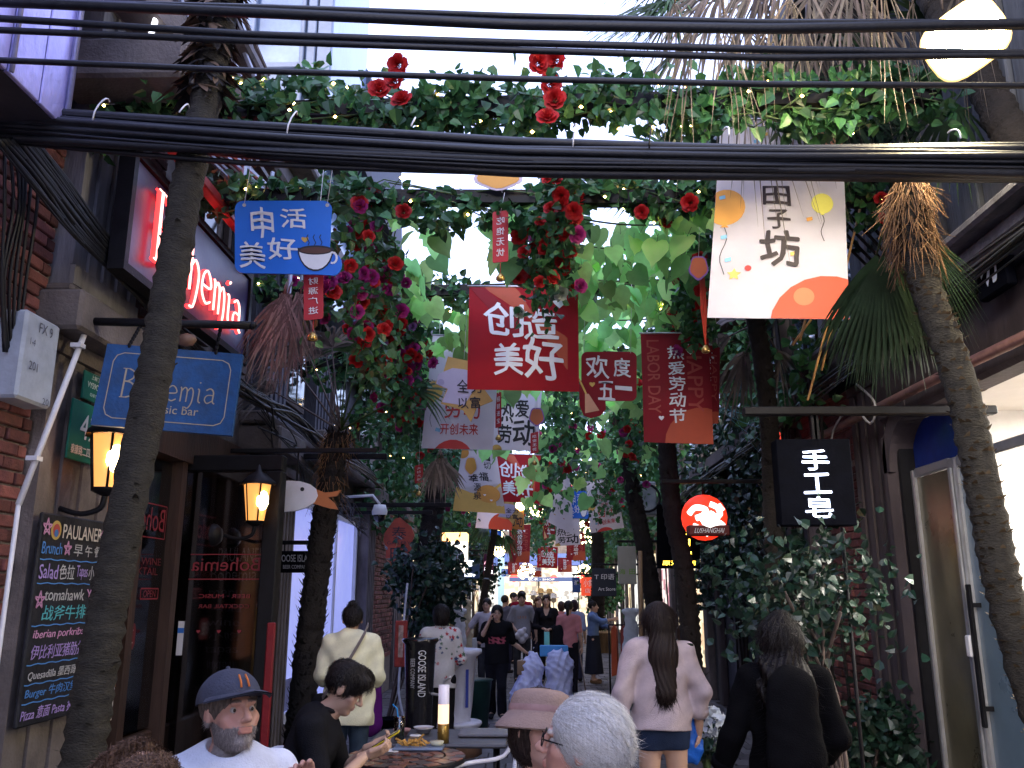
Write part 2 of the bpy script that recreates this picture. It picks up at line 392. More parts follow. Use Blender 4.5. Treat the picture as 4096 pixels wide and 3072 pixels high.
# ================================================================ setting: ground
def pave():
    mb = MB(); mb.box((-6, -3, -.3), (6, 60, -.03), M('paving_bed', (.05, .05, .055), .9, .3, 6, .2)); struct('ground', mb)
    pm = M('paving_brick', (.075, .072, .078), .62, .4, 9, .35, island=.5); pms = M('paving_brick_far', (.075, .072, .078), .62, .4, 9, .35, island=.3)
    root = bpy.data.objects.new('pavement', None); C.objects.link(root); root['kind'] = 'structure'; ORG[root.name] = (0, 0, 0)
    vs = []
    for k in range(3):
        b = MB(); b.bbox((-.098, -.148, -.04), (.098, .148, .0+.003*k), pm, .008); vs.append(b.mesh('paving_stone'))
    n = 0; far = MB(); top = MB()
    for j in range(200):
        y = 5+.3*j*.5 if False else 5+.304*j
        if y > 46: break
        for i in range(-14, 15):
            x = i*.204+(.102 if j % 2 else 0)
            if abs(x) > 2.95: continue
            if 9.0 < y < 13.6 and -1.9 < x < 2.0 and n < 300:
                inst('paving_stone', R.choice(vs), root, Matrix.Translation((x, y, R.uniform(-.004, .004))) @ Matrix.Rotation(R.uniform(-.02, .02), 4, 'X')); n += 1
            else:
                z = R.uniform(-.006, .004)
                far.add([(x-.097, y-.147, z), (x+.097, y-.147, z), (x+.097, y+.147, z+R.uniform(-.002, .002)), (x-.097, y+.147, z), (x-.1, y-.15, z-.05), (x+.1, y-.15, z-.05), (x+.1, y+.15, z-.05), (x-.1, y+.15, z-.05)],
                        np.array([[0, 1, 2, 3], [0, 4, 5, 1], [1, 5, 6, 2], [2, 6, 7, 3], [3, 7, 4, 0]]), pms)
    o = struct('paving_stones_far', far, 'stuff'); o.parent = root
pave()

# ================================================================ bricks
BRK = []
for k in range(3):
    b = MB(); b.bbox((-.06, -.112, -.031), (.006+.004*k, .112, .031), brick_m, .006); BRK.append(b.mesh('brick'))
def brickwall(parent, X, side, y0, y1, z0, z1, pieces=True, skip=None, s=1.):
    """bricks on a wall in plane X facing side (+1 faces +X); individually or joined"""
    bl = .24*s; bh = .075*s; joined = MB(); n = 0
    nr = int((z1-z0)/bh)
    for r in range(nr):
        z = z0+bh*(r+.5)
        y = y0+(.0 if r % 2 else bl/2)+bl/2*(1 if r % 2 else 0)
        y = y0+(bl/2 if r % 2 else 0)
        while y < y1+bl/2-.01:
            a = max(y-bl/2, y0); b = min(y+bl/2, y1)
            if b-a > .05 and not (skip and skip(y, z)):
                if pieces:
                    mt = Matrix.Translation((X+side*R.uniform(-.004, .005), (a+b)/2, z)) @ Matrix.Rotation(0 if side > 0 else math.pi, 4, 'Z') @ Matrix.Scale((b-a)/bl*s, 4, (0, 1, 0)) @ Matrix.Scale(s, 4, (0, 0, 1))
                    inst('brick', R.choice(BRK), parent, mt)
                else:
                    q = R.uniform(-.003, .004)
                    joined.box((X-.05, a+.007, z-bh/2+.006) if side > 0 else (X-q, a+.007, z-bh/2+.006), (X+q, b-.007, z+bh/2-.006) if side > 0 else (X+.05, b-.007, z+bh/2-.006), brick_m)
                n += 1
            y += bl
    if not pieces:
        o = part('brick_courses', joined, parent); o['kind'] = 'stuff'
    return n
def pilaster(parent, y0, y1, X, side, z0, z1, m, nfl=4, proud=.05, name='pilaster'):
    """fluted stone pilaster; side +1: face at X looking +X"""
    mb = MB(); d = .3
    mb.box((X-d, y0, z0), (X-.02, y1, z1), m) if side > 0 else mb.box((X+.02, y0, z0), (X+d, y1, z1), m)
    w = (y1-y0)/(2*nfl+1)
    for i in range(nfl+1):
        a = y0+2*i*w; 
        xa, xb = (X-.019, X) if side > 0 else (X, X+.019)
        mb.box((xa, a, z0+.12), (xb, a+w, z1-.1), m)
    for (za, zb, q) in ((z0, z0+.115, .02), (z1-.095, z1-.002, .02)):
        mb.box((X-.018, y0-.003, za), (X+q, y1+.003, zb), m) if side > 0 else mb.box((X-q, y0-.003, za), (X+.018, y1+.003, zb), m)
    return part(name, mb, parent)
def slab(parent, name, a, b, m, bev=.012, label=None):
    mb = MB(); mb.bbox(a, b, m, bev); return part(name, mb, parent, label)

# ---------------------------------------------------------------- left building
LB = thing('brick_building', 'old brick and stone building with the bar along the left of the lane', 'building', (-3.2, 4, 0))
mb = MB(); mb.box((-5, 2.6, 0), (-2.79, 5.45, 6.4), mortar_m); mb.box((-5, 5.45, 3.05), (-2.86, 8.2, 6.4), conc_m)
mb.box((-5, 8.2, 0), (-2.8, 9.6, 6.6), stone2_m); mb.box((-5, 13.45, 0), (-2.8, 17.3, 6.6), mortar_m); mb.box((-5, 9.6, 2.75), (-2.8, 13.45, 6.6), stone2_m)
part('wall', mb, LB)
brickwall(LB, -2.775, 1, 3.9, 4.58, .9, 4.5, True)
brickwall(LB, -2.775, 1, 2.6, 3.9, 0, 6.2, False); brickwall(LB, -2.775, 1, 3.9, 4.58, 4.5, 6.2, False)
brickwall(LB, -2.775, 1, 5.1, 5.9, 3.6, 6.2, False)
# the brick pier beyond the lit window
brickwall(LB, -2.62, 1, 14.15, 16.2, .6, 3.1, True); slab(LB, 'pier', (-2.8, 14.12, 0), (-2.63, 16.22, 3.5), mortar_m)
pilaster(LB, 4.6, 5.4, -2.70, 1, 0, 3.12, conc_m, 3)
slab(LB, 'capital', (-2.98, 4.5, 3.125), (-2.52, 5.5, 3.36), conc_m, .02)
slab(LB, 'capital', (-2.9, 4.56, 3.365), (-2.62, 5.44, 3.42), conc_m, .02)
pilaster(LB, 4.6, 5.4, -2.66, 1, 3.425, 5.4, M('plank_grey', (.17, .165, .175), .9, .4, 5, .4, stretch=(1, 1, .2), bscale=40), 4)
slab(LB, 'cornice', (-3.0, 3.9, 5.42), (-2.3, 8.4, 5.62), stone_m, .03)
slab(LB, 'cornice', (-3.0, 3.9, 5.63), (-2.1, 8.4, 5.72), stone_m, .02)
pilaster(LB, 8.25, 8.95, -2.66, 1, 0, 3.0, stone_m, 4); pilaster(LB, 8.25, 8.95, -2.66, 1, 3.3, 5.9, stone2_m, 4)
slab(LB, 'capital', (-2.9, 8.15, 3.02), (-2.45, 9.1, 3.28), conc_m, .02)
pilaster(LB, 9.05, 9.58, -2.66, 1, 0, 3.0, stone_m, 4); pilaster(LB, 10.2, 10.9, -2.66, 1, 3.43, 5.9, stone2_m, 4)
slab(LB, 'capital', (-2.9, 10.1, 3.43), (-2.5, 11.0, 3.6), conc_m, .02)
pilaster(LB, 13.5, 14.1, -2.58, 1, 0, 3.0, stone_m, 4); slab(LB, 'capital', (-2.85, 13.4, 3.02), (-2.4, 14.2, 3.28), conc_m, .02)
pilaster(LB, 16.25, 17.2, -2.58, 1, 0, 3.0, stone_m, 4); slab(LB, 'capital', (-2.85, 16.2, 3.02), (-2.4, 17.3, 3.28), conc_m, .02)
slab(LB, 'string_course', (-2.9, 8.1, 3.3), (-2.6, 17.3, 3.42), conc_m, .02)
slab(LB, 'cornice', (-3.0, 8.6, 5.5), (-2.3, 17.3, 5.72), stone_m, .03)
mb = MB(); mb.box((-5, 8.2, 6.6), (-2.0, 17.3, 6.75), M('roof_tile', (.05, .05, .06), .8)); part('roof', mb, LB)
# upper windows with shutters
for y in (6.3, 7.3, 9.2, 11.4, 13.2, 15.2):
    mb = MB(); X = -2.845 if y < 8 else -2.785
    mb.box((X, y, 3.75), (X+.05, y+.75, 5.1), wood2_m); w_ = part('window_frame', mb, LB)
    mb = MB(); mb.box((X+.052, y+.07, 3.82), (X+.058, y+.34, 5.03), darkgl_m); mb.box((X+.052, y+.41, 3.82), (X+.058, y+.68, 5.03), darkgl_m); part('pane', mb, w_)
# bar front, recessed
bd = thing('bar', 'dark wooden glazed front of the bar under the red lit sign', 'shopfront', (-2.9, 6.8, 0))
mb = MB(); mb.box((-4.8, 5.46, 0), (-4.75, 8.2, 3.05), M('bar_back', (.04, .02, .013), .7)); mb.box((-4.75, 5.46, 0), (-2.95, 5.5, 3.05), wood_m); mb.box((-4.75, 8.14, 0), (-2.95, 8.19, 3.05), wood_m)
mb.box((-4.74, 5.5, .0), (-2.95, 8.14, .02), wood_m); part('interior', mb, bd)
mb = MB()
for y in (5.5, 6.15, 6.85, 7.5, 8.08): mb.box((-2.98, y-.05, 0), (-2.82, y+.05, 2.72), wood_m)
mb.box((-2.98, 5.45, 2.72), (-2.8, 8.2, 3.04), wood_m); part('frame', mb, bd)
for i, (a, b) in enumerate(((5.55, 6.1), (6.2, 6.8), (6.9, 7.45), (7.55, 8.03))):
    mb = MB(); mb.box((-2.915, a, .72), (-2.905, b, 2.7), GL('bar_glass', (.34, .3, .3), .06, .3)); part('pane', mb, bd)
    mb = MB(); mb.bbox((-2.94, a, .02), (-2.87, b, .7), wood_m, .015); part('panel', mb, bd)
rd = PL('red_print', (.22, .02, .03)); rdk = PL('dark_red', (.16, .015, .02))
def wallsurf(X, ya, yb, zt, zb, side=1):
    # left wall: u runs away from camera; seen reading from near to far left->right is u: y increasing
    s_ = Surf((X, ya, zt), (X, yb, zt), (X, ya, zb), (X, yb, zb)); s_.n = np.array([float(side), 0, 0]); return s_
s_ = wallsurf(-2.9, 5.6, 6.75, 2.35, 1.1); mb = MB()
s_.text(mb, 'Bohemia', .35, .02, .98, .16, rd, mirror=True); s_.line(mb, [(.3, 0), (1, 0), (1, .2), (.3, .2)], .008, rd)
s_.text(mb, 'BEER · WINE\nCOCKTAIL', .35, .32, .98, .42, rdk); s_.line(mb, [(.72, .5), (.98, .5), (.98, .56), (.72, .56), (.72, .5)], .01, rd)
s_.text(mb, 'OPEN', .76, .51, .94, .55, rd)
part('mirrored_lettering', mb, bd)
mb = MB(); s_ = wallsurf(-2.895, 5.95, 6.4, 1.48, 1.3); s_.poly(mb, [(0, .2), (.05, 0), (.95, 0), (1, .2), (1, .8), (.95, 1), (.05, 1), (0, .8)], rdk); s_.text(mb, '米亚', .45, .2, .9, .8, paper_m, bold=.01, d=.006); part('plaque', mb, bd)
for yy, nm in ((6.3, 'warm_lamp'), (7.2, 'warm_lamp')):
    mb = MB(); mb.sphere((-3.9, yy, 2.2), .035, EM('bar_lamp', (1, .45, .12), 6)); mb.tube([(-3.9, yy, 2.22), (-3.9, yy, 3.0)], .006, black_m); solo('pendant_lamp', mb, 'small warm pendant glowing inside the bar, '+('nearer one' if yy < 7 else 'farther one'), 'lamp', 'pendants inside the bar')
mb = MB(); q = V(322, 1505, 6.0); q = (-2.85, 6.35, .98)
mb.box((-2.866, 6.02, .86), (-2.862, 6.2, 1.16), paper_m); mb.box((-2.8615, 6.13, 1.0), (-2.861, 6.17, 1.04), PL('stamp', (.6, .3, .2))); solo('paper_notice', mb, 'pale paper notice taped low on the dark bar door', 'notice')
# orange poster behind the palm
mb = MB(); mb.box((-2.78, 5.42, 1.1), (-2.74, 5.85, 2.3), M('orange_wood', (.3, .1, .03), .6, .4, 8)); o = solo('poster', mb, 'orange painted strip on the bar corner behind the leaning palm', 'poster')
mb = MB(); s_ = wallsurf(-2.738, 5.42, 5.85, 2.3, 1.1); s_.text(mb, 'beer\nbistro\nmusic', .1, .05, .9, .5, M('ochre', (.45, .25, .08))); part('lettering', mb, o)

# screen standing out from the wall: black framed glass with the bar name's reflection drawn on it
gs = thing('glass_screen', 'black framed glass screen standing out beside the bar door', 'screen', (-2.2, 7.0, 0))
a = V(448, 985, 7.0); b = V(600, 985, 7.0)
mb = MB(); zt = a.z; x0 = a.x; x1 = b.x
mb.bbox((x0-.35, 6.95, zt-.13), (x1+.06, 7.08, zt), black_m, .01); mb.bbox((x1-.07, 6.94, 0), (x1+.06, 7.09, zt-.131), black_m, .01)
mb.bbox((x0-.4, 6.96, 0), (x0-.3, 7.07, zt-.131), black_m, .01); mb.bbox((x0-.299, 6.97, 0), (x1-.071, 7.06, .12), black_m, .01); part('frame', mb, gs)
mb = MB(); mb.box((x0-.299, 7.01, .121), (x1-.071, 7.02, zt-.132), GL('screen_glass', (.45, .42, .45), .08, .35)); part('pane', mb, gs)
s_ = Surf((x0-.3, 7.005, zt-.1), (x1-.07, 7.005, zt-.1), (x0-.3, 7.005, .1), (x1-.07, 7.005, .1)); mb = MB()
s_.text(mb, 'Bohemia', .3, .28, .98, .32, rd, mirror=True); s_.line(mb, [(.28, .27), (1, .27)], .01, rd); s_.line(mb, [(.28, .345), (1, .345)], .01, rd)  # reflection on the glass, drawn as mirrored red print
s_.text(mb, 'BEER · MUSIC', .4, .39, .9, .402, rd, mirror=True); s_.text(mb, 'COCKTAIL BAR', .4, .42, .9, .432, rdk, mirror=True)
for i in range(3): s_.heart(mb, .42+i*.2, .5, .02, rd)
s_.poly(mb, [(.22, .47), (.28, .47), (.28, .57), (.22, .57)], paper_m); s_.poly(mb, [(.22, .49), (.28, .49), (.28, .505), (.22, .505)], PL('blue_print', (.03, .15, .5)), .005)
part('mirrored_lettering', mb, gs)
a = V(590, 1345, 6.6); b = V(578, 1700, 6.6)
mb = MB(); mb.bbox((a.x-.04, 6.58, 0), (a.x+.02, 6.62, a.z), M('red_post', (.2, .008, .014), .45, .2), .008); solo('red_post', mb, 'red upright post at the edge of the bar terrace', 'post')
# chalkboard reflected in the screen, built as a dim board behind it
cb2 = MB(); cb2.box((x0-.1, 7.4, .95), (x1-.12, 7.43, 2.1), char_m); o = solo('chalkboard', cb2, 'small dim board behind the glass screen imitating the reflected chalkboard menu', 'chalkboard')
mb = MB(); s_ = Surf((x0-.1, 7.4, 2.1), (x1-.12, 7.4, 2.1), (x0-.1, 7.4, .95), (x1-.12, 7.4, .95))
mb = MB(); s_.text(mb, 'PAULANER', .2, .03, .9, .13, paper_m, bold=.02); s_.text(mb, 'Bohemia', .1, .17, .8, .27, PL('chalk_white', (.5, .5, .5)), brush=1)
for i in range(6): s_.text(mb, ['menu', '啤酒', 'wine', '小吃', 'tapas', '咖啡'][i], .1+.05*(i % 2), .33+i*.1, .6, .39+i*.1, PL('chalk_dim', (.2, .2, .25)), brush=1)
s_.poly(mb, [(.82, .45), (.92, .45), (.88, .95), (.8, .95)], PL('beer_yellow', (.5, .33, .03))); s_.circ(mb, .87, .44, .05, paper_m, .005); part('chalk_writing', mb, o)['kind'] = 'stuff'

# ---------------------------------------------------------------- neon sign box
ns = thing('neon_sign', 'long purple sign box with red glowing Bohemia letters above the bar', 'sign', (-2.5, 5.7, 3.9))
mb = MB(); Xn = -2.4
mb.bbox((-2.47, 4.69, 3.58), (Xn, 6.8, 4.27), M('sign_box', (.035, .02, .075), .35, .2, 5, .05, spec=.5), .01); part('box', mb, ns)
mb = MB()
for (ya, yb, za, zb) in ((4.64, 6.85, 4.27, 4.32), (4.64, 6.85, 3.53, 3.58)): mb.box((-2.48, ya, za), (Xn+.02, yb, zb), black_m)
mb.box((-2.48, 4.64, 3.581), (Xn+.02, 4.69, 4.269), black_m); mb.box((-2.48, 6.8, 3.581), (Xn+.02, 6.85, 4.269), black_m); part('frame', mb, ns)
neon_m = EM('neon_red', (1, .03, .03), 1.1); nface = EM('neon_face', (1, .42, .36), 1.1)
st, L = uncial('Bohemia'); sc = 1.62/L; y0 = 4.93
mb = MB(); mf = MB()
for pl, wd in st:
    P = smooth_line(pl); mb.tube([(Xn+.035, y0+x*sc, 3.71+y*sc*1.12) for x, y in P], wd*sc*.42, neon_m, 6)
    mf.tube([(Xn+.055, y0+x*sc, 3.71+y*sc*1.12) for x, y in P], wd*sc*.24, nface, 6)
part('lettering_halo', mb, ns); part('lettering', mf, ns)
ld = bpy.data.lights.new('neon_glow', 'AREA'); ld.energy = .7; ld.color = (1, .08, .08); ld.shape = 'RECTANGLE'; ld.size = 1.7; ld.size_y = .4
lo = bpy.data.objects.new('neon_glow', ld); C.objects.link(lo); lo.location = (Xn+.1, 5.75, 3.9); lo.rotation_euler = (0, math.radians(-90), 0)
# red slatted awning above the sign
aw = thing('awning', 'dark red slatted awning folded out above the neon sign', 'awning', (-2.6, 5.8, 4.6))
for i in range(12):
    mb = MB(); y = 4.75+i*.19; mb.bar((-2.68, y, 4.95), (-2.28, y, 4.45), .14, .02, M('awning_red', (.22, .02, .02), .6, .3)); part('slat', mb, aw)
mb = MB(); mb.bbox((-2.3, 4.66, 4.38), (-2.22, 7.0, 4.46), M('awning_edge', (.3, .02, .02), .5, .2), .01); part('front_rail', mb, aw)

# ---------------------------------------------------------------- things on the near left pilaster
st_ = thing('chalkboard', 'tall chalkboard menu with beer glass picture on the stone pilaster', 'chalkboard', (-2.68, 5, 1.5))
mb = MB(); mb.bbox((-2.67, 4.6, 1.02), (-2.645, 5.3, 2.12), M('chalk_black', (.012, .013, .018), .6, .5, 8), .008); part('board', mb, st_)
mb = MB(); s_ = wallsurf(-2.644, 4.6, 5.3, 2.12, 1.02)
ch = {k: PL('chalk_'+k, c) for k, c in dict(blue=(.08, .25, .6), violet=(.42, .3, .65), white=(.6, .6, .62), cyan=(.1, .45, .5), pink=(.6, .3, .5)).items()}
s_.text(mb, 'PAULANER', .3, .045, .93, .115, PL('cream', (.65, .58, .5)), bold=.03)
s_.circ(mb, .2, .08, .075, PL('gold', (.5, .35, .1))); s_.circ(mb, .2, .08, .05, PL('crest_red', (.4, .06, .05)), .005); s_.circ(mb, .2, .095, .03, PL('crest_blue', (.05, .15, .4)), .006)
def outl_star(x, y, r):
    p = [(x+r*math.sin(i*4*math.pi/5), y-r*s_.asp()*math.cos(i*4*math.pi/5)) for i in range(6)]; s_.line(mb, p, .014, ch['pink'])
outl_star(.07, .07, .07); outl_star(.95, .08, .06); outl_star(.4, .165, .06); outl_star(.09, .42, .07)
bl = lambda y: s_.line(mb, [(0.02+.05*i, y+.003*math.sin(i*1.7)) for i in range(20)], .008, ch['blue'])
rows = [(.14, .2, [('Brunch', .03, .32, 'blue'), ('早', .5, .64, 'white'), ('午', .68, .8, 'white'), ('餐', .83, .96, 'white')]),
        (.245, .32, [('Salad', .03, .3, 'violet'), ('色拉', .32, .55, 'white'), ('Tapas', .58, .76, 'violet'), ('小吃', .78, .97, 'white')]),
        (.365, .425, [('tomahawk', .15, .75, 'white'), ('YY', .78, .95, 'pink')]), (.445, .52, [('战斧牛排', .15, .8, 'cyan')]),
        (.56, .61, [('iberian porkribs', .06, .8, 'pink')]), (.63, .7, [('伊比利亚猪肋排', .06, .84, 'violet')]),
        (.745, .795, [('Quesadilla 墨西哥饼', .06, .84, 'white')]), (.825, .88, [('Burger 牛肉汉堡', .05, .78, 'blue')]), (.915, .975, [('Pizza 意面 Pasta 披萨', .03, .85, 'violet')])]
for ya, yb, it in rows:
    for t_, xa, xb, c in it: s_.text(mb, t_, xa, ya, xb, yb, ch[c], brush=1.0, bold=.004, d=.003, shear=.03)
for y in (.225, .34, .54, .72, .81, .895): bl(y)
part('chalk_writing', mb, st_)
mb = MB(); s_.poly(mb, [(.83, .62), (.97, .62), (.93, .94), (.82, .94)], M('beer_amber', (.6, .28, .04), .4, .1), .006, 2); s_.circ(mb, .9, .615, .07, PL('foam', (.75, .72, .68)), .008, 1.2); s_.poly(mb, [(.83, .6), (.97, .6), (.965, .67), (.835, .67)], PL('foam', (.75, .72, .68)), .008); s_.circ(mb, .9, .74, .022, ch['white'], .009)
part('beer_picture', mb, st_)
# electric box
eb = thing('meter_box', 'pale grey metal meter box with scrawled numbers on the brick wall', 'meter box', (-2.7, 4.35, 2.9))
mb = MB(); mb.bbox((-2.77, 4.18, 2.66), (-2.62, 4.5, 3.13), M('grey_box', (.33, .37, .43), .5, .15, 8, .1), .015); part('box', mb, eb)
s_ = wallsurf(-2.619, 4.18, 4.5, 3.13, 2.66); mb = MB()
for t_, q in (('FX 9', (.35, .08, .75, .2)), ('201', (.2, .55, .45, .65)), ('1-4', (.15, .3, .3, .38)), ('201', (.7, .9, .95, .98))): s_.text(mb, t_, *q, PL('marker', (.1, .1, .12)), brush=.6)
part('writing', mb, eb)
# number plates
def plate(nm, ya, yb, zt, zb, lab, items, col=(.01, .13, .09)):
    o = thing(nm, lab, 'number plate', (-2.66, ya, zb)); mb = MB(); mb.bbox((-2.665, ya, zb), (-2.652, yb, zt), PL('green_enamel', col, .35), .004); part('plate', mb, o)
    s_ = wallsurf(-2.651, ya, yb, zt, zb); mb = MB()
    for t_, q in items: s_.text(mb, t_, *q, PL('enamel_white', (.65, .67, .6)), bold=.02, d=.002)
    part('lettering', mb, o); return o
plate('number_plate', 4.77, 5.12, 2.79, 2.44, 'dark green enamel house number plate reading 42', [('42', (.3, .2, .85, .62)), ('泰康路二四八弄', (.08, .74, .95, .9))])
plate('number_plate', 4.86, 5.12, 2.98, 2.81, 'small green plate above the 42 house number plate', [('VY59CCJT', (.15, .35, .9, .62)), ('上海门牌', (.3, .08, .75, .24)), ('0248 0042', (.3, .72, .75, .84))])
# white conduit pipe on the pilaster
mb = MB(); a = VX(40, 1090, -2.62); b = VX(210, 650, -2.55)
mb.tube([a, b], .016, white_m, 8); mb.tube([a, a+Vector((0, 0, -1.6))], .012, white_m, 6)
for t in (.2, .75): q = Vector(a).lerp(Vector(b), t); mb.box(q-Vector((.03, .045, .012)), q+Vector((.03, .01, .012)), white_m)
solo('conduit_pipe', mb, 'thin white plastic conduit slanting up the near stone pilaster', 'pipe')

# ---------------------------------------------------------------- wall lanterns
amber_gl = EM('amber_glass', (1, .4, .1), .33)
def lantern(loc, lab, sc=1., power=6):
    o = thing('wall_lantern', lab, 'lantern', loc, 0, 'lit wall lanterns of the bar', local=True)
    mb = MB(); h = .3*sc; r0 = .075*sc; r1 = .115*sc
    for i in range(6):
        a = math.pi/3*i; mb.tube([(r0*math.cos(a), r0*math.sin(a), 0), (r1*math.cos(a), r1*math.sin(a), h)], .007*sc, black_m, 4)
    mb.lathe([(0, -.04*sc), (.03*sc, -.03*sc), (r0*1.1, -.005), (r0*1.12, .01)], (0, 0, 0), black_m, 6); part('frame', mb, o)
    mb = MB(); mb.lathe([(r1*1.3, h-.005), (r1*1.25, h+.015), (r1*.7, h+.07*sc), (.03*sc, h+.1*sc), (.012, h+.15*sc), (0, h+.16*sc)], (0, 0, 0), black_m, 6); part('cap', mb, o)
    mb = MB(); mb.lathe([(r0*.96, .01), (r1*.96, h-.005)], (0, 0, 0), amber_gl, 6); part('pane', mb, o)
    mb = MB(); mb.sphere((r1*.55, -r1*.45, h*.55), .05*sc, EM('lantern_bulb', (1, .72, .36), 5), 10, (1, 1, 1.6)); part('bulb', mb, o)
    mb = MB(); p = [(0, 0, -.03*sc), (-.02, 0, -.1*sc), (-.12*sc, 0, -.13*sc), (-.24*sc, 0, -.1*sc)]; mb.tube(smooth_line(p), .016*sc, black_m, 6)
    mb.lathe([(0, -.02), (.055*sc, -.015), (.085*sc, .02), (.09*sc, .05)], (-.28*sc, 0, -.1*sc), black_m, 12, Matrix.Rotation(math.radians(-90), 4, 'Y') ); part('arm', mb, o)
    l = bpy.data.lights.new('lantern_light', 'POINT'); l.energy = power; l.color = (1, .6, .26); l.shadow_soft_size = .05
    lo = bpy.data.objects.new('lantern_light', l); C.objects.link(lo); lo.parent = o; lo.location = (0, 0, h*.5)
    return o
q = V(228, 1058, 4.85); lantern(q, 'lit amber wall lantern under the number plate, nearest the camera', 1.05, 9)
q = V(551, 1128, 6.8); lantern(q, 'lit amber wall lantern beside the white fish sign', 1.0, 9)

# ---------------------------------------------------------------- blue hanging sign
bs = thing('hanging_sign', 'blue wooden sign reading Bohemia hanging from a pole behind the palm', 'sign', V(350, 830, 4.6))
TL, TR, BL, BR = V(232, 742, 4.6), V(524, 765, 4.72), V(195, 917, 4.6), V(500, 941, 4.72)
blue_m = M('sign_blue', (.004, .06, .2), .55, .25, 10, .15); gold_m = PL('sign_gold', (.34, .3, .22))
s_ = Surf(TL, TR, BL, BR); mb = MB(); s_.sheet(mb, blue_m, 2, 2, .045)
for (u0, v0), (u1, v1) in (((0, 0), (1, 0)), ((1, 0), (1, 1)), ((1, 1), (0, 1)), ((0, 1), (0, 0))):
    P = s_.p(np.array([u0, u1, u1, u0]), np.array([v0, v1, v1, v0]), np.array([[.0], [.0], [-.045], [-.045]])); mb.add(P, np.array([[0, 1, 2, 3]]), blue_m)
part('board', mb, bs); mb = MB(); 
rr = lambda x0, y0, x1, y1, r: [(x0+r, y0), (x1-r, y0), (x1-r*.3, y0+r*.5), (x1, y0+r*1.6), (x1, y1-r*1.6), (x1-r*.3, y1-r*.5), (x1-r, y1), (x0+r, y1), (x0+r*.3, y1-r*.5), (x0, y1-r*1.6), (x0, y0+r*1.6), (x0+r*.3, y0+r*.5), (x0+r, y0)]
s_.line(mb, rr(.07, .1, .93, .9, .07), .007, gold_m)
st2, L2 = uncial('Bohemia')
for pl, wd in st2:
    P = smooth_line(pl); s_.line(mb, [(.16+x/L2*.7, (.64-y*.25)) for x, y in P], wd*.085, gold_m)
s_.text(mb, 'music bar', .38, .7, .74, .8, gold_m, bold=.01); part('lettering', mb, bs)
mb = MB()
for u in (.16, .8):
    p = Vector(s_.p(u, 0.0, .0)); q2 = Vector((p.x+.03, 4.66, V(300, 705, 4.66).z))
    for i in range(7): c = p.lerp(q2, i/6); mb.sphere(c, .012, black_m, 6, (1, .5, 1.4))
part('chain', mb, bs)
a = V(215, 692, 4.66); b = V(545, 703, 4.66); mb = MB(); mb.tube([(-2.72, 4.66, a.z), (b.x, 4.66, b.z)], .024, black_m, 10)
mb.sphere((b.x, 4.66, b.z), .026, black_m, 8); mb.sphere(V(440, 745, 4.66)+Vector((-.1, 0, .03)), .05, M('brown_knob', (.16, .09, .06), .5), 8, (1.2, .8, .8))
solo('sign_pole', mb, 'thick dark pole sticking out above the blue Bohemia sign', 'pole')

# ---------------------------------------------------------------- purple metal bay at the top left
bay = thing('bay_box', 'purple tinted metal clad bay jutting out at the upper left', 'bay', (-2.5, 3.3, 4))
pur_m = M('purple_panel', (.42, .38, .72), .35, .3, 6, .2, metal=.4, stretch=(1, 1, .6))
mb = MB(); mb.box((-3.4, 2.2, 3.84), (-2.24, 3.6, 6.2), M('dark_soffit', (.04, .035, .04), .8)); part('body', mb, bay)
for i, (ya, yb) in enumerate(((2.62, 2.9), (2.91, 3.16), (3.17, 3.40), (3.41, 3.6))):
    mb = MB(); mb.bbox((-2.238, ya, 3.84+.0), (-2.215, yb, 6.2), pur_m, .004); part('panel', mb, bay)
for i, (xa, xb) in enumerate(((-3.4, -2.9), (-2.89, -2.22))):
    mb = MB(); mb.bbox((xa, 3.602, 3.84), (xb, 3.62, 6.2), pur_m, .004); part('panel', mb, bay)
mb = MB(); mb.tube([(-2.2, 3.6, 3.84), (-2.2, 3.61, 6.2)], .014, M('bead', (.4, .4, .6), .3, metal=.5), 6); mb.tube([(-2.2, 3.17, 3.84), (-2.2, 3.17, 6.2)], .01, M('bead', (.4, .4, .6)), 6); part('trim', mb, bay)

# ---------------------------------------------------------------- iron balcony / scaffold of laths, upper left
sc_ = thing('lattice_awning', 'jumble of pale laths and window frames high above the red sign', 'awning', (-2.6, 6, 5.2))
lath_m = M('pale_lath', (.4, .42, .5), .5, .3)
for i in range(9):
    mb = MB(); a = Vector((-2.75, 4.9+i*.3, 5.25)); b = Vector((-1.95, 5.5+i*.34, 4.62)); mb.bar(a, b, .03, .02, lath_m if i % 3 else wood2_m); part('lath', mb, sc_)
for z in (4.85, 5.2):
    mb = MB(); mb.bar((-2.15-.4*(z-4.8), 5.1, z), (-2.15-.4*(z-4.8), 8.2, z), .04, .04, wood_m); part('rail', mb, sc_)
for (y, z) in ((5.7, 4.3), (6.3, 4.25), (7.0, 4.2)):
    mb = MB(); mb.bar((-2.1, y, z+.75), (-2.12, y+.02, z), .025, .025, M('pale_post', (.45, .5, .6), .5)); part('post', mb, sc_)
for i in range(7):
    mb = MB(); mb.bar(VX(318+i*30, -30, -2.3), VX(400+i*30, 165, -2.1), .03, .02, lath_m if i % 3 else wood2_m); part('lath', mb, sc_)
for i in range(3):
    mb = MB(); mb.bar(VX(370, 20+i*45, -2.28), VX(540, 10+i*48, -2.28), .03, .03, lath_m); part('rail', mb, sc_)
mb = MB(); mb.tube([VX(345, 15, -2.2), VX(310, 125, -2.2)], .016, EM('tube_light', (.9, .9, 1), 1.0), 8); solo('tube_light', mb, 'short white fluorescent tube below the upper left beams', 'light')
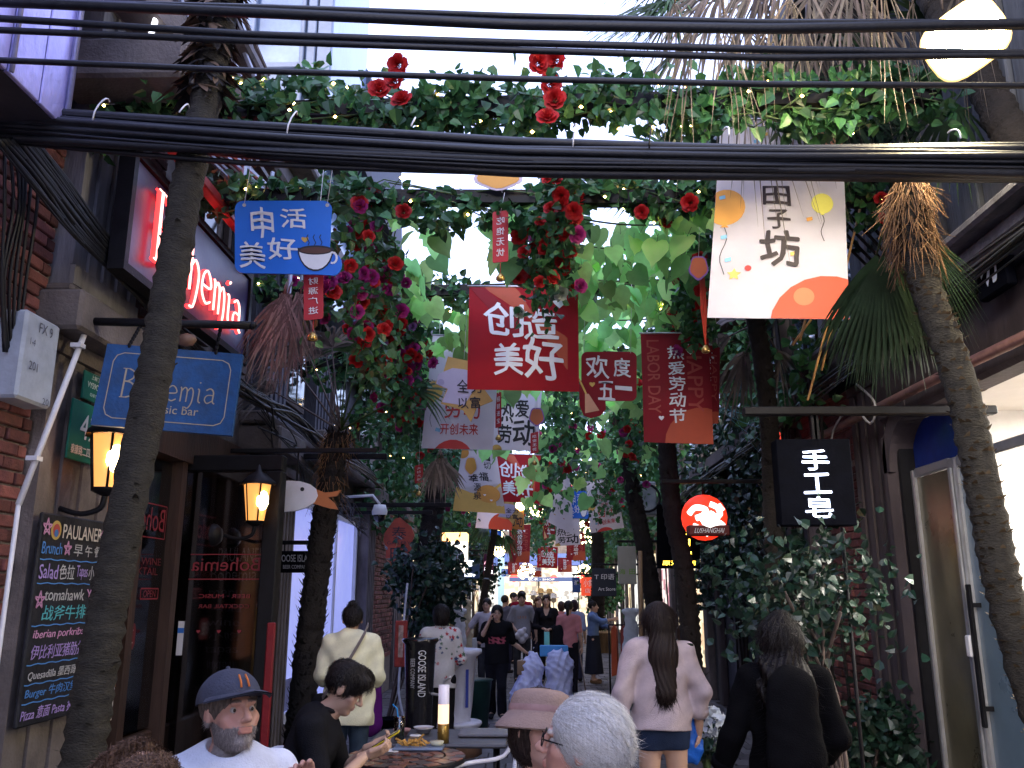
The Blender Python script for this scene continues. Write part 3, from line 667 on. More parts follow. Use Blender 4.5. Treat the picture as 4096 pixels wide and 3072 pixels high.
# angled concrete brackets and beam
slab(LB, 'bracket', (-2.7, 4.2, 4.5), (-1.95, 4.5, 4.75), conc_m, .02)
mb = MB(); mb.bar((-2.6, 4.0, 5.4), (-1.85, 4.9, 4.6), .28, .16, conc_m); part('bracket', mb, LB)
# glass annex at top of frame
ga = thing('glass_annex', 'tall blue glazed annex rising behind the left building', 'building', (-2.5, 9, 6))
A = V(560, 0, 8.5); B_ = V(725, 0, 8.5)
bgm = M('blue_glass', (.16, .22, .34), .12, .35, 1.2, .02, spec=.8, emit=(.25, .4, .8), es=.0)
mb = MB(); mb.box((A.x-.4, 8.5, 5.0), (B_.x-.15, 11, 11), bgm); part('pane', mb, ga)
for xx, ww in ((A.x-.02, .05), (A.x+.55, .05), (B_.x-.23, .1), (B_.x-.08, .16)):
    mb = MB(); mb.bbox((xx-ww/2, 8.42, 4.8), (xx+ww/2, 8.498, 11), steel_m, .01); part('mullion', mb, ga)
for z in (6.1, 7.4):
    mb = MB(); mb.bbox((A.x-.3, 8.44, z), (B_.x-.3, 8.497, z+.07), steel_m, .01); part('transom', mb, ga)
# ridged roof end behind
mb = MB(); A = V(725, 105, 11); B_ = V(760, 95, 11); E_ = V(800, 160, 11)
mb.add([(A.x-1, 11, 5), (A.x-1, 11, A.z), (B_.x, 11, B_.z), (E_.x, 11, E_.z), (E_.x+.15, 11, 5), (A.x-1, 14, 5), (A.x-1, 14, A.z), (B_.x, 14, B_.z), (E_.x, 14, E_.z), (E_.x+.15, 14, 5)],
    [[0, 1, 2, 3, 4], [1, 6, 7, 2], [2, 7, 8, 3], [3, 8, 9, 4], [5, 9, 8, 7, 6], [0, 5, 6, 1]], M('far_roof', (.05, .055, .075), .8)); solo('gabled_house', mb, 'dark gable roof end poking up beside the glass annex', 'building')

# the lane goes on behind the camera between the same kind of houses
for side, lab in ((-1, 'brick house on the left of the lane behind the viewpoint'), (1, 'timber house on the right of the lane behind the viewpoint')):
    o = thing('brick_house', lab, 'building', (side*3, -8, 0)); mb = MB(); xa, xb = sorted((side*3.0, side*6)); mb.box((xa, -18, 0), (xb, 2.55, 7.0), stone2_m); part('wall', mb, o)
    for y in range(-17, 2, 3):
        xa, xb = sorted((side*2.94, side*3.0)); mb = MB(); mb.box((xa, y, .8), (xb, y+1.4, 2.4), wood_m); mb.box((xa, y, 3.8), (xb, y+1.4, 5.4), wood_m); part('shutter', mb, o)['kind'] = 'stuff'
    mb = MB(); xa, xb = sorted((side*2.5, side*6)); mb.box((xa, -18, 7.0), (xb, 2.55, 7.15), MATS['roof_tile']); part('roof', mb, o)
# ================================================================ right building
RB = thing('timber_building', 'dark timber and stone building with the glazed shop door on the right of the lane', 'building', (3.2, 6, 0))
X = 2.9
mb = MB(); mb.box((3.0, 7.72, 0), (5, 9.6, 6.4), mortar_m); mb.box((3.05, 2.6, 3.2), (5, 7.7, 6.6), conc_m); mb.box((2.98, 9.6, 0), (5, 14.5, 6.6), stone2_m); part('wall', mb, RB)
brickwall(RB, 2.985, -1, 7.75, 9.1, .3, 2.9, True); brickwall(RB, 2.985, -1, 7.75, 9.6, 2.9, 6.2, False)
wfr_m = M('brown_stone', (.055, .043, .047), .8, .35, 4, .3, stretch=(1, 1, .3))
pilaster(RB, 7.0, 7.7, 2.86, -1, 0, 3.5, wfr_m, 3, name='pilaster')
slab(RB, 'jamb', (2.8, 6.82, 0), (3.1, 6.99, 2.95), wfr_m, .05); slab(RB, 'jamb', (2.86, 6.775, 0), (3.1, 6.815, 2.9), black_m, .01)
# lintel with rounded corners: prism in (y, z)
def yz(x, th):
    return lambda y, z, d: (x+d*th, y, z)
pts = [(7.04, 3.6), (2.7, 3.6), (2.7, 2.95), (5.2, 2.95)]+[(6.66-.35+.35*math.sin(a), 2.6+.35*math.cos(a)) for a in [i*math.pi/12 for i in range(7)]]+[(6.66, 2.59), (6.7, 2.59), (6.7, 2.96), (7.04, 2.96)]
def ringband(x0, x1, yc, zc, r0, r1, a0, a1, m, n=8):
    mb = MB(); v = []; 
    for i in range(n+1):
        a = a0+(a1-a0)*i/n
        for r in (r0, r1):
            for x in (x0, x1): v.append((x, yc+r*math.sin(a), zc+r*math.cos(a)))
    f = []
    for i in range(n):
        k = i*4; f += [[k, k+4, k+6, k+2], [k+1, k+3, k+7, k+5], [k, k+1, k+5, k+4], [k+2, k+6, k+7, k+3]]
    f += [[0, 2, 3, 1], [n*4, n*4+1, n*4+3, n*4+2]]
    return mb.add(v, f, m)
slab(RB, 'lintel', (2.83, 2.7, 3.03), (3.1, 7.04, 3.58), wfr_m, .04)
part('corner_moulding', ringband(2.8, 3.0, 6.44, 2.62, .38, .52, 0, math.pi/2, wfr_m), RB)
slab(RB, 'lintel_moulding', (2.8, 2.7, 3.0), (2.99, 6.44, 3.14), wfr_m, .03)
slab(RB, 'cornice', (2.6, 2.7, 3.6), (3.1, 9.6, 3.72), stone2_m, .03); slab(RB, 'cornice', (2.5, 2.7, 3.73), (3.1, 9.6, 3.8), stone2_m, .02)
for i in range(16):  # fluted grey boarding over the cornice
    y = 3.4+i*.245; slab(RB, 'board', (2.86-.03*(i % 2), y, 3.82), (3.05, y+.235, 6.2), M('grey_board', (.07, .075, .085), .8, .35, 5, .3, stretch=(1, 3, .3)), .01)
slab(RB, 'eave', (2.2, 9.2, 5.0), (3.2, 14.5, 5.16), wood2_m, .02)
mb = MB(); mb.box((2.1, 2.7, 6.3), (5, 14.5, 6.5), MATS['roof_tile']); part('roof', mb, RB)
for y in (7.15, 8.35, 9.85, 11.3, 12.9):
    slab(RB, 'pilaster', (2.84, y-.2, 3.82), (3.0, y+.02, 5.0), stone_m, .02)
    mb = MB(); mb.box((2.93, y+.15, 3.95), (2.975, y+.95, 4.9), PL('blue_frame', (.07, .1, .16), .6, bump=.2)); w_ = part('window_frame', mb, RB)
    for k in range(2):
        mb = MB(); mb.box((2.92, y+.2+k*.37, 4.0), (2.929, y+.52+k*.37, 4.85), M('window_blue', (.05, .08, .13), .1, .4, 3, 0, spec=.7)); part('pane', mb, w_)
for y in (9.7, 11.2, 12.6, 14.0): slab(RB, 'post', (2.86, y, 0), (2.97, y+.22, 3.6), wfr_m, .02)
mb = MB(); mb.box((2.6, 9.6, 3.5), (2.97, 14.5, 3.66), wfr_m); part('beam', mb, RB)
# shop interior and doors
sh = thing('glazed_shop', 'glazed shop front with aluminium door frame and bright interior at the right edge', 'shopfront', (2.95, 5.8, 0))
in_m = M('shop_wall', (.55, .53, .5), .8, .05); glow_m = EM('shop_ceiling_light', (1, .95, .88), 5)
mb = MB(); mb.box((5.8, 2.7, 0), (5.9, 6.82, 3.2), in_m); mb.box((3.1, 6.78, 0), (5.8, 6.82, 3.2), in_m); mb.box((3.1, 2.7, 3.1), (5.8, 6.78, 3.2), in_m); mb.box((3.1, 2.7, 0), (5.8, 6.78, .03), tan_m); part('interior', mb, sh)
mb = MB(); mb.box((3.4, 4.3, 3.06), (5.2, 4.5, 3.098), glow_m); mb.box((3.4, 5.4, 3.06), (5.2, 5.6, 3.098), glow_m); part('ceiling_light', mb, sh)
ld = bpy.data.lights.new('shop_light', 'AREA'); ld.energy = 120; ld.color = (1, .93, .84); ld.size = 1.6
lo = bpy.data.objects.new('shop_light', ld); C.objects.link(lo); lo.location = (4.3, 4.9, 3.04)
for i in range(4):
    mb = MB(); mb.box((4.9, 4.0+i*.62, 0), (5.3, 4.58+i*.62, 2.1), white_m); part('shelf', mb, sh)
    for k in range(4):
        mb = MB()
        for q in range(4): mb.box((4.82, 4.05+i*.62+q*.13, .5+k*.42), (4.89, 4.14+i*.62+q*.13, .62+k*.42+.05*(q % 2)), PL('soap_%d' % ((q+k+i) % 4), [(.6, .4, .2), (.3, .45, .3), (.6, .3, .35), (.5, .5, .3)][(q+k+i) % 4]))
        part('soap_row', mb, sh)['kind'] = 'stuff'
mb = MB()
mb.bbox((2.93, 6.04, 0), (3.02, 6.16, 2.62), alu_m, .012); mb.bbox((2.93, 6.72, 0), (3.02, 6.77, 2.62), alu_m, .01); mb.bbox((2.94, 2.7, 2.56), (3.02, 6.039, 2.63), alu_m, .01); mb.bbox((2.94, 6.161, 2.56), (3.02, 6.719, 2.63), alu_m, .01); mb.bbox((2.91, 6.08, 0), (2.929, 6.12, 2.55), alu_m, .005); part('frame', mb, sh)
def olive():
    m = M('bronze_glass', (.2, .18, .11), .3, .3, 2, .04, spec=.6, metal=.4); return m
mb = MB(); mb.box((2.96, 6.161, .02), (2.98, 6.719, 2.555), olive()); part('pane', mb, sh)
mb = MB(); mb.box((2.96, 5.6, .02), (2.98, 6.039, 2.555), M('bluegrey_panel', (.13, .19, .25), .3, .15, 2, .04, spec=.7)); part('door_leaf', mb, sh)
mb = MB(); mb.box((2.98, 6.0, 2.631), (2.99, 6.77, 2.99), M('blue_transom', (.01, .03, .22), .2, .3, 3, 0)); part('transom_pane', mb, sh)
mb = MB(); mb.bbox((2.88, 5.96, .85), (2.905, 6.0, 1.75), black_m, .005); mb.box((2.9, 5.97, .95), (2.96, 5.99, .98), black_m); mb.box((2.9, 5.97, 1.6), (2.96, 5.99, 1.63), black_m); part('handle', mb, sh)
mb = MB(); mb.bbox((2.87, 6.01, 1.28), (2.91, 6.07, 1.42), white_m, .008); part('latch', mb, sh)
mb = MB(); mb.bbox((2.95, 5.56, 1.25), (2.99, 5.595, 1.33), white_m, .008); mb2 = MB(); mb2.bbox((2.95, 5.56, 1.75), (2.99, 5.595, 1.83), white_m, .008); part('hinge', mb, sh); part('hinge', mb2, sh)
# pipe, cables, wall sign with characters
mb = MB(); mb.tube([(2.72, 3.4, 3.04), (2.72, 5.6, 3.1), (2.73, 9.2, 3.16)], .035, M('rust_pipe', (.2, .1, .085), .6, .35, 8), 10)
for y in (4.6, 6.4, 8.2): mb.box((2.7, y, 3.0), (2.86, y+.03, 3.03), black_m)
solo('drain_pipe', mb, 'rusty brown pipe running along the right wall above the shop door', 'pipe')
mb = MB()
for i in range(9):
    z = 3.52+R.uniform(-.09, .1); mb.tube([(2.55+R.uniform(-.05, .05), 3.0+j*1.1, z+R.uniform(-.03, .03)-.02*j) for j in range(12)], R.uniform(.006, .014), cable_m, 5)
solo('wall_cables', mb, 'loose run of dark cables sagging along the right cornice', 'cables')
mb = MB(); P = [VX(1850, 830, 2.68), VX(1890, 870, 2.68), VX(1880, 915, 2.68), VX(1840, 880, 2.68), VX(1800, 930, 2.68), VX(1795, 1000, 2.68)]; mb.tube(smooth_line([tuple(p) for p in P]), .01, M('grey_cord', (.35, .34, .33), .6), 6)
solo('cord_loop', mb, 'pale cord looped below the rusty pipe', 'cord')
ws = thing('character_sign', 'dark boards with large white characters high on the right wall', 'sign', (2.7, 6, 4.4))
wsurf = lambda x, ya, yb, zt, zb: wallsurf(x, ya, yb, zt, zb, -1)
for ch_, xa, ya_, xb, yb_ in (('坊', 2098, 470, 2160, 600), ('子', 1935, 585, 1990, 720), ('田', 1780, 720, 1825, 820)):
    A = VX(xa, ya_, 2.72); B_ = VX(xb, yb_, 2.72); zt = VX(xa, ya_+18, 2.72).z; zb = VX(xb, yb_, 2.72).z
    mb = MB(); mb.bbox((2.73, B_.y-.06, zb-.06), (2.79, A.y+.06, zt+.06), char_m, .01); part('board', mb, ws)
    mb = MB(); s_ = wsurf(2.726, A.y, B_.y, zt, zb); s_.text(mb, ch_, .05, 0, .95, 1, PL('sign_white', (.62, .66, .72)), bold=.03); part('character', mb, ws)

# ---------------------------------------------------------------- far buildings down the lane
def litmat(name, col, es, c2):
    if name in MATS: return MATS[name]
    m = bpy.data.materials.new(name); m.use_nodes = True; t = m.node_tree; b = t.nodes['Principled BSDF']
    v = t.nodes.new('ShaderNodeTexVoronoi'); v.inputs['Scale'].default_value = 5; v.distance = 'CHEBYCHEV'
    r = t.nodes.new('ShaderNodeValToRGB'); r.color_ramp.interpolation = 'CONSTANT'
    e = r.color_ramp.elements; e[0].color = (*col, 1); e[1].position = .45; e[1].color = (*c2, 1); q = e.new(.7); q.color = (*[c*.25 for c in col], 1); q = e.new(.85); q.color = (*col, 1)
    g = t.nodes.new('ShaderNodeNewGeometry'); sp = t.nodes.new('ShaderNodeSeparateColor')
    t.links.new(g.outputs['Position'], v.inputs['Vector']); t.links.new(v.outputs['Color'], sp.inputs[0]); t.links.new(sp.outputs[0], r.inputs[0])
    t.links.new(r.outputs[0], b.inputs['Emission Color']); b.inputs['Emission Strength'].default_value = es
    b.inputs['Base Color'].default_value = (.2, .2, .2, 1); MATS[name] = m; return m
lit1 = litmat('lit_shelves_warm', (1, .82, .52), .4, (.75, .5, .3)); lit2 = litmat('lit_shelves_white', (.95, .95, .88), .36, (.8, .75, .7)); lit3 = litmat('lit_shelves_pink', (1, .8, .75), .36, (.5, .2, .25))
def far_block(name, lab, side, y0, y1, xface, h, m, lits, loc):
    o = thing(name, lab, 'building', loc); x0, x1 = (xface, xface+3) if side > 0 else (xface-3, xface)
    mb = MB(); mb.box((x0, y0, 0), (x1, y1, h), m); part('wall', mb, o)
    xs = xface-side*.02
    n = max(2, int((y1-y0)/1.6)); dy = (y1-y0)/n
    for i in range(n):
        y = y0+i*dy
        slab(o, 'pilaster', (min(xface, xface-side*.12), y, 0), (max(xface, xface-side*.12), y+.3, h-.3), stone_m, .015)
        L = lits[i % len(lits)]
        a, b = sorted((xface-side*.045, xface-side*.005))
        mb = MB(); mb.box((a, y+.38, .35), (b, y+dy-.08, 2.7), tan_m if i % 2 else wood_m); w_ = part('window_frame', mb, o)
        a, b = sorted((xface-side*.055, xface-side*.046))
        for k in range(2):
            hw = (dy-.56)/2; mb = MB(); mb.box((a, y+.42+k*(hw+.03), .45), (b, y+.42+k*(hw+.03)+hw, 2.6), L if L else darkgl_m); part('pane', mb, w_)
        a, b = sorted((xface-side*.05, xface-side*.005))
        mb = MB(); mb.box((a, y+.5, 3.4), (b, y+dy-.2, 4.6), PL('blue_frame', (.07, .1, .16))); w_ = part('window_frame', mb, o)
        a, b = sorted((xface-side*.06, xface-side*.051)); mb = MB(); mb.box((a, y+.56, 3.46), (b, y+dy-.26, 4.54), MATS['window_blue']); part('pane', mb, w_)
    a, b = sorted((xface, xface-side*.3)); slab(o, 'cornice', (a, y0, 2.95), (b, y1, 3.1), conc_m, .02)
    mb = MB(); a, b = sorted((xface-side*.7, x1 if side > 0 else x0)); mb.box((a, y0, h), (b, y1, h+.15), MATS['roof_tile']); part('roof', mb, o); return o
far_block('stone_building', 'ivy covered stone building behind the brick pier on the left', -1, 17.4, 22, -2.9, 6.3, stone2_m, [None, lit1, lit3, lit1], (-3, 18, 0))
far_block('shop_building', 'farther left row of lit shops under hanging lanterns', -1, 22.2, 41.5, -2.9, 6.6, stone2_m, [lit1, None, lit2, lit3], (-3, 30, 0))
far_block('stone_building', 'wooden fronted building with clothes shop on the right past the dark tree', 1, 14.8, 24, 2.95, 6.3, stone2_m, [lit1, None, lit3], (3, 18, 0))
far_block('shop_building', 'farther right row of lit shops with dark signs', 1, 24.2, 41.5, 2.95, 6.6, stone2_m, [lit2, lit1, None], (3, 30, 0))
# shop closing the lane
es = thing('end_shop', 'brightly lit glass fronted shop closing the far end of the lane', 'building', (0, 42, 0))
mb = MB(); mb.box((-6, 42.5, 0), (6, 44, 4.6), conc_m); part('wall', mb, es)
mb = MB(); mb.box((-4.2, 42.2, 2.95), (4.3, 42.49, 3.5), PL('shop_blue', (.04, .07, .2), emit=(.1, .15, .4), es=.3)); part('fascia', mb, es)
for i in range(8):
    x = -3.6+i*.95
    mb = MB(); mb.box((x, 42.42, .1), (x+.9, 42.46, 2.9), [lit1, lit2, lit1, lit1][i % 4]); part('lit_window', mb, es)
    mb = MB(); mb.box((x+.9, 42.3, 0), (x+.95, 42.48, 2.94), [white_m, black_m][i % 2]); part('mullion', mb, es)
for x, r in ((.9, .16), (2.3, .3), (-1.0, .2)):
    mb = MB(); mb.sphere((x, 41.9, 2.35), r, EM('red_lantern', (.7, .05, .03), 1.2), 10); solo('paper_lantern', mb, {.9: 'small red paper lantern left of its larger twin at the end shop', 2.3: 'largest round red paper lantern in front of the end shop', -1.0: 'red paper lantern at the left of the end shop'}[x], 'lantern')
mb = MB(); mb.box((-1.75, 41.8, 0), (-1.45, 42.1, 3.3), PL('pale_blue', (.3, .5, .65))); solo('display_column', mb, 'pale blue column beside the end shop window', 'column')
ld = bpy.data.lights.new('end_light', 'AREA'); ld.energy = 60; ld.color = (1, .86, .66); ld.size = 5
lo = bpy.data.objects.new('end_light', ld); C.objects.link(lo); lo.location = (0, 41.2, 3.0); lo.rotation_euler = (math.radians(60), 0, 0)
for x, y, hgt in ((-3.5, 47, 5.5), (0, 49, 6), (3.2, 48, 5.2)):
    pass

# ---------------------------------------------------------------- bright window left
lw = thing('display_window', 'glowing blue white display window behind the dark palm trunk', 'shop window', (-2.8, 11.3, 0))
mb = MB(); mb.box((-2.82, 9.66, .4), (-2.79, 13.38, 2.7), M('window_glow', (.5, .52, .8), .3, .25, 1.5, 0, emit=(.36, .42, 1), es=.2)); part('pane', mb, lw)
mb = MB()
for (ya, yb, za, zb) in ((9.6, 9.66, 0, 2.75), (13.38, 13.44, 0, 2.75), (9.661, 13.379, 2.69, 2.75), (9.661, 13.379, .3, .4)): mb.box((-2.82, ya, za), (-2.74, yb, zb), white_m)
part('frame', mb, lw)
for yy in (10.85, 12.1): mb = MB(); mb.box((-2.789, yy, .401), (-2.76, yy+.05, 2.689), white_m); part('mullion', mb, lw)
mb = MB(); mb.box((-2.789, 9.67, .41), (-2.783, 10.84, .75), M('frosted_band', (.3, .33, .6), .4)); part('frosted_band', mb, lw)
mb = MB(); mb.box((-2.9, 9.661, 0), (-2.76, 13.379, .299), stone_m); part('sill', mb, lw)

# ================================================================ leaves
IV = npv([(0, 0, 0), (.2, .42, .1), (.62, .34, .05), (1.05, 0, -.14), (.62, -.34, .05), (.2, -.42, .1), (.5, 0, -.05)])
IF = [[0, 6, 2, 1], [6, 3, 2], [0, 5, 4, 6], [6, 4, 3]]
def rotm(n):
    """n random orthonormal frames whose x axis (leaf direction) mostly droops"""
def leaves(P, size, m, out=None, droop=.7, face=(0, -1, .2), tmpl=IV, tf=IF, spread=1.):
    n = len(P); mb = MB()
    d = NR.normal(size=(n, 3))*spread; d[:, 2] -= droop
    if out is not None: d += out
    d /= np.linalg.norm(d, axis=1)[:, None]
    z = NR.normal(size=(n, 3))*.75+np.array(face); z -= d*(z*d).sum(1)[:, None]; z /= np.linalg.norm(z, axis=1)[:, None]
    y = np.cross(z, d); s = size*NR.uniform(.6, 1.25, n)
    V_ = P[:, None, :]+s[:, None, None]*(tmpl[None, :, 0:1]*d[:, None, :]+tmpl[None, :, 1:2]*y[:, None, :]+tmpl[None, :, 2:3]*z[:, None, :])
    k = len(tmpl); base = np.arange(n)*k
    mb.V.append(V_.reshape(-1, 3)); mb.cols.append(None); mb.n = n*k; mb.m = [m]
    F_ = []
    for f in tf: F_.append(base[:, None]+np.array(f)[None])
    if all(len(f) == 4 for f in tf): mb.F = np.concatenate(F_).tolist()
    else: mb.F = [q for a in F_ for q in a.tolist()]
    mb.Mi = [0]*len(mb.F); mb.S = [False]*len(mb.F)
    return mb
def merge(a, b):
    for v, c in zip(b.V, b.cols): a.V.append(v); a.cols.append(c)
    off = a.n; mi = [a.mi(m) for m in b.m]
    a.F += [[i+off for i in f] for f in b.F]; a.Mi += [mi[i] for i in b.Mi]; a.S += b.S; a.n += b.n; return a
# large heart shaped leaf, folded along its rib
def heart_leaf(k):
    out = [(0, 0), (-.12, .2), (-.1, .42), (.1, .56), (.34, .54+.06*(k == 1)), (.52, .46), (.72, .28+.08*(k == 2)), (.84, .13), (1.06, 0)]
    if k == 3: out = [(0, 0), (-.1, .25), (.05, .5), (.28, .62), (.3, .45), (.55, .46), (.58, .3), (.82, .2), (1.05, 0)]
    rib = [(0, 0), (.0, 0), (.1, 0), (.22, 0), (.36, 0), (.52, 0), (.7, 0), (.86, 0), (1.06, 0)]
    mb = MB(); v = []; 
    def zz(x, y): return .22*abs(y)-.18*x*x+.03*math.sin(y*9+k)
    n = len(out)
    for (x, y) in rib: v.append((x, 0, zz(x, 0)))
    for (x, y) in out: v.append((x, y*.85, zz(x, y)))
    for (x, y) in out: v.append((x, -y*.85, zz(x, y)))
    f = []
    for i in range(n-1):
        f.append([i, i+1, n+i+1, n+i]); f.append([i, 2*n+i, 2*n+i+1, i+1])
    mb.add(v, f, leafB, True); mb.tube([(-.35, 0, .12), (-.15, 0, .05), (0, 0, 0)], .012, stem_m, 3, False)
    return mb.mesh('leaf')
HL = [heart_leaf(k) for k in range(4)]
b = MB(); b.add(IV, IF, leafA); IVM = b.mesh('ivy_leaf')
def frame(d, z):
    d = Vector(d).normalized(); z = Vector(z); z = (z-d*z.dot(d)).normalized(); y = z.cross(d); return Matrix((d, y, z)).transposed().to_4x4()
def rose(m):
    mb = MB(); k = 0
    for ring, (n, r, h, op) in enumerate(((3, .12, .55, .1), (4, .25, .55, .3), (5, .4, .5, .6), (5, .52, .38, 1.))):
        for i in range(n):
            a = 2*math.pi*(i+.37*ring)/n; w = math.pi/n*1.25; vs = []
            for t in (0, .5, 1):
                for u in (-1, -.4, .4, 1):
                    rr = r*(.35+.65*t)+.12*op*t*t*(1-u*u*.3)+(.05 if t == 1 and abs(u) < .5 else 0); aa = a+u*w*(1-.25*t*t)
                    vs.append((rr*math.cos(aa), rr*math.sin(aa), -.25+h*t*(1-.35*op*(t > .9))+.03*math.sin(u*5+i)))
            mb.add(vs, np.array([[q*4+p, q*4+p+1, q*4+p+5, q*4+p+4] for q in range(2) for p in range(3)]), m, True)
    for i in range(5):
        a = 2*math.pi*i/5; c, s = math.cos(a), math.sin(a)
        mb.add([(0, 0, -.28), (c*.35-s*.12, s*.35+c*.12, -.3), (c*.62, s*.62, -.38), (c*.35+s*.12, s*.35-c*.12, -.3)], [[0, 1, 2, 3]], stem_m)
    return mb.mesh('rose')
RO = {'red': rose(rosered_m), 'mag': rose(rosemag_m), 'pur': rose(rosepur_m), 'cream': rose(PL('rose_cream', (.45, .5, .4)))}
def put_rose(parent, p, s, kind):
    d = Vector((R.uniform(-.7, .7), -1, R.uniform(-.6, .5))); q = d.to_track_quat('Z', 'Y').to_matrix().to_4x4()
    inst('rose', RO[kind], parent, Matrix.Translation(p) @ q @ Matrix.Scale(s, 4))
def put_leaf(parent, me, p, s, face=(0, -1, .25), droop=1.1, nm='leaf'):
    d = Vector((R.gauss(0, .55), R.gauss(0, .5), -droop+R.gauss(0, .35))); z = Vector(face)+Vector((R.gauss(0, .5), R.gauss(0, .4), R.gauss(0, .5)))
    inst(nm, me, parent, Matrix.Translation(p) @ frame(d, z) @ Matrix.Scale(s, 4))
def path_pts(path, n, rad, rz=None):
    P = np.array([tuple(p) for p in path]); t = NR.uniform(0, len(P)-1.001, n); i = t.astype(int); q = P[i]+(P[i+1]-P[i])*(t-i)[:, None]
    off = NR.normal(size=(n, 3)); off /= np.linalg.norm(off, axis=1)[:, None]; off *= (NR.uniform(.25, 1, n)**.6)[:, None]*rad
    if rz: off[:, 2] *= rz
    return q+off, off
def bulbs(path, n, rad, label, group='warm fairy lights wound through the garlands', sz=.012):
    P, _ = path_pts(path, n, rad); P = P[np.argsort(P[:, 0]+P[:, 1])]; mb = MB()
    oc = npv([(1, 0, 0), (-1, 0, 0), (0, 1, 0), (0, -1, 0), (0, 0, 1), (0, 0, -1)]); of = np.array([[0, 2, 4], [2, 1, 4], [1, 3, 4], [3, 0, 4], [2, 0, 5], [1, 2, 5], [3, 1, 5], [0, 3, 5]])
    for p in P: mb.add(p+oc*sz, of, bulb_m)
    pp = [Vector(p) for p in P]
    for a, b in zip(pp[:-1], pp[1:]):
        if (a-b).length < .6: mb.tube([a, b], .0025, stem_m, 3, False)
    o = solo('fairy_lights', mb, label, 'fairy lights', group); o['kind'] = 'thing'; return o
def garland(path, n, rad, size, label, rosec=(), beam=None, singles=0, lights=0, rs=.09, hang=0, m=leafA):
    o = thing('leaf_garland', label, 'garland', tuple(Vector(path[0])), 0, 'artificial leaf garlands over the lane')
    if beam:
        mb = MB(); mb.bar(path[0], path[-1], .09, .1, black_m); part('support_beam', mb, o)
    P, off = path_pts(path, n, rad)
    P[:, 2] += rad*.45*np.sin(P[:, 0]*2.3+P[:, 1]+1.2*np.sin(P[:, 0]*5)); ok = np.abs(np.sin(P[:, 0]*3.7+P[:, 1]*2.9)+.6*np.sin(P[:, 0]*9+P[:, 2]*6)) > .16; P = P[ok]; off = off[ok]; n = len(P)
    if hang: P[:, 2] -= NR.uniform(0, 1, n)**2*hang
    g = leaves(P, size, m, out=off/rad*.5)
    part('foliage', g, o)['kind'] = 'stuff'
    mb = MB()
    for k in range(7):
        Q = [Vector(p)+Vector((R.uniform(-1, 1), R.uniform(-1, 1), R.uniform(-1, 1)))*rad*.6 for p in path]; mb.tube([tuple(q) for q in Q], .006, stem_m, 4, False)
    part('vine_stem', mb, o)['kind'] = 'stuff'
    if singles:
        Ps, of_ = path_pts(path, singles, rad*1.1)
        Ps[:, 1] -= abs(of_[:, 1])
        for p in Ps: put_leaf(o, IVM, p, size*R.uniform(.8, 1.3), droop=.8)
    for kind, cnt in rosec:
        Pr, of_ = path_pts(path, cnt, rad*1.2); Pr[:, 1] -= .06; Pr[:, 2] -= .04
        if hang: Pr[:, 2] -= NR.uniform(0, 1, cnt)*hang*.8
        for p in Pr: put_rose(o, p, rs*R.uniform(.75, 1.15), kind)
    if lights: bulbs(path, lights, rad*1.15, 'warm fairy lights in the '+label.split(' at ')[0][:60].lower())
    return o
ZC = 4.45
# transverse garlands
garland([(x, 4.6, 4.52+.03*math.sin(x*3)) for x in np.linspace(-2.55, 2.4, 14)], 3000, .2, .075, 'broad ivy garland on the nearest beam above the cables', beam=1, singles=300, lights=60)
o1 = bpy.data.objects['leaf_garland']
for (x, y, k) in ((858, 140, 'red'), (818, 190, 'red'), (866, 212, 'red'), (1198, 130, 'red'), (1190, 180, 'red'), (1198, 212, 'red'), (1182, 250, 'red'), (850, 170, 'red'), (1165, 135, 'red')):
    put_rose(o1, V(x, y, 4.3), .1, k)
garland([(x, 5.7, 4.45+.05*math.sin(x*4)) for x in np.linspace(-2.6, 2.6, 14)], 2000, .17, .08, 'ivy garland on the second beam just below the cable bundle', rosec=(('red', 14),), beam=1, lights=50)
garland([(x, 7.6, 4.45+.05*math.sin(x*3)) for x in np.linspace(-2.6, 2.6, 14)], 1300, .18, .085, 'ivy garland on the third beam behind the red banner', rosec=(('red', 10), ('mag', 8)), beam=1, lights=60)
garland([(x, 9.8, 4.4+.08*math.sin(x*3)) for x in np.linspace(-2.7, 2.7, 14)], 1300, .24, .095, 'ivy garland on the fourth beam over the middle banners', rosec=(('red', 10), ('mag', 8)), beam=1, lights=60)
for i, y in enumerate((12.5, 15.5, 19, 23, 28, 34)):
    garland([(x, y, 4.3+.1*math.sin(x*3+i)) for x in np.linspace(-2.8, 2.8, 14)], 900, .3, .11+.01*i, 'dense garland crossing the lane '+['past the white banners', 'above the small red banner', 'farther down over the walkers', 'beside the glowing light balls', 'near the far red banners', 'farthest away before the end shop'][i], rosec=(('red', 6), ('mag', 6)), lights=60, rs=.1)
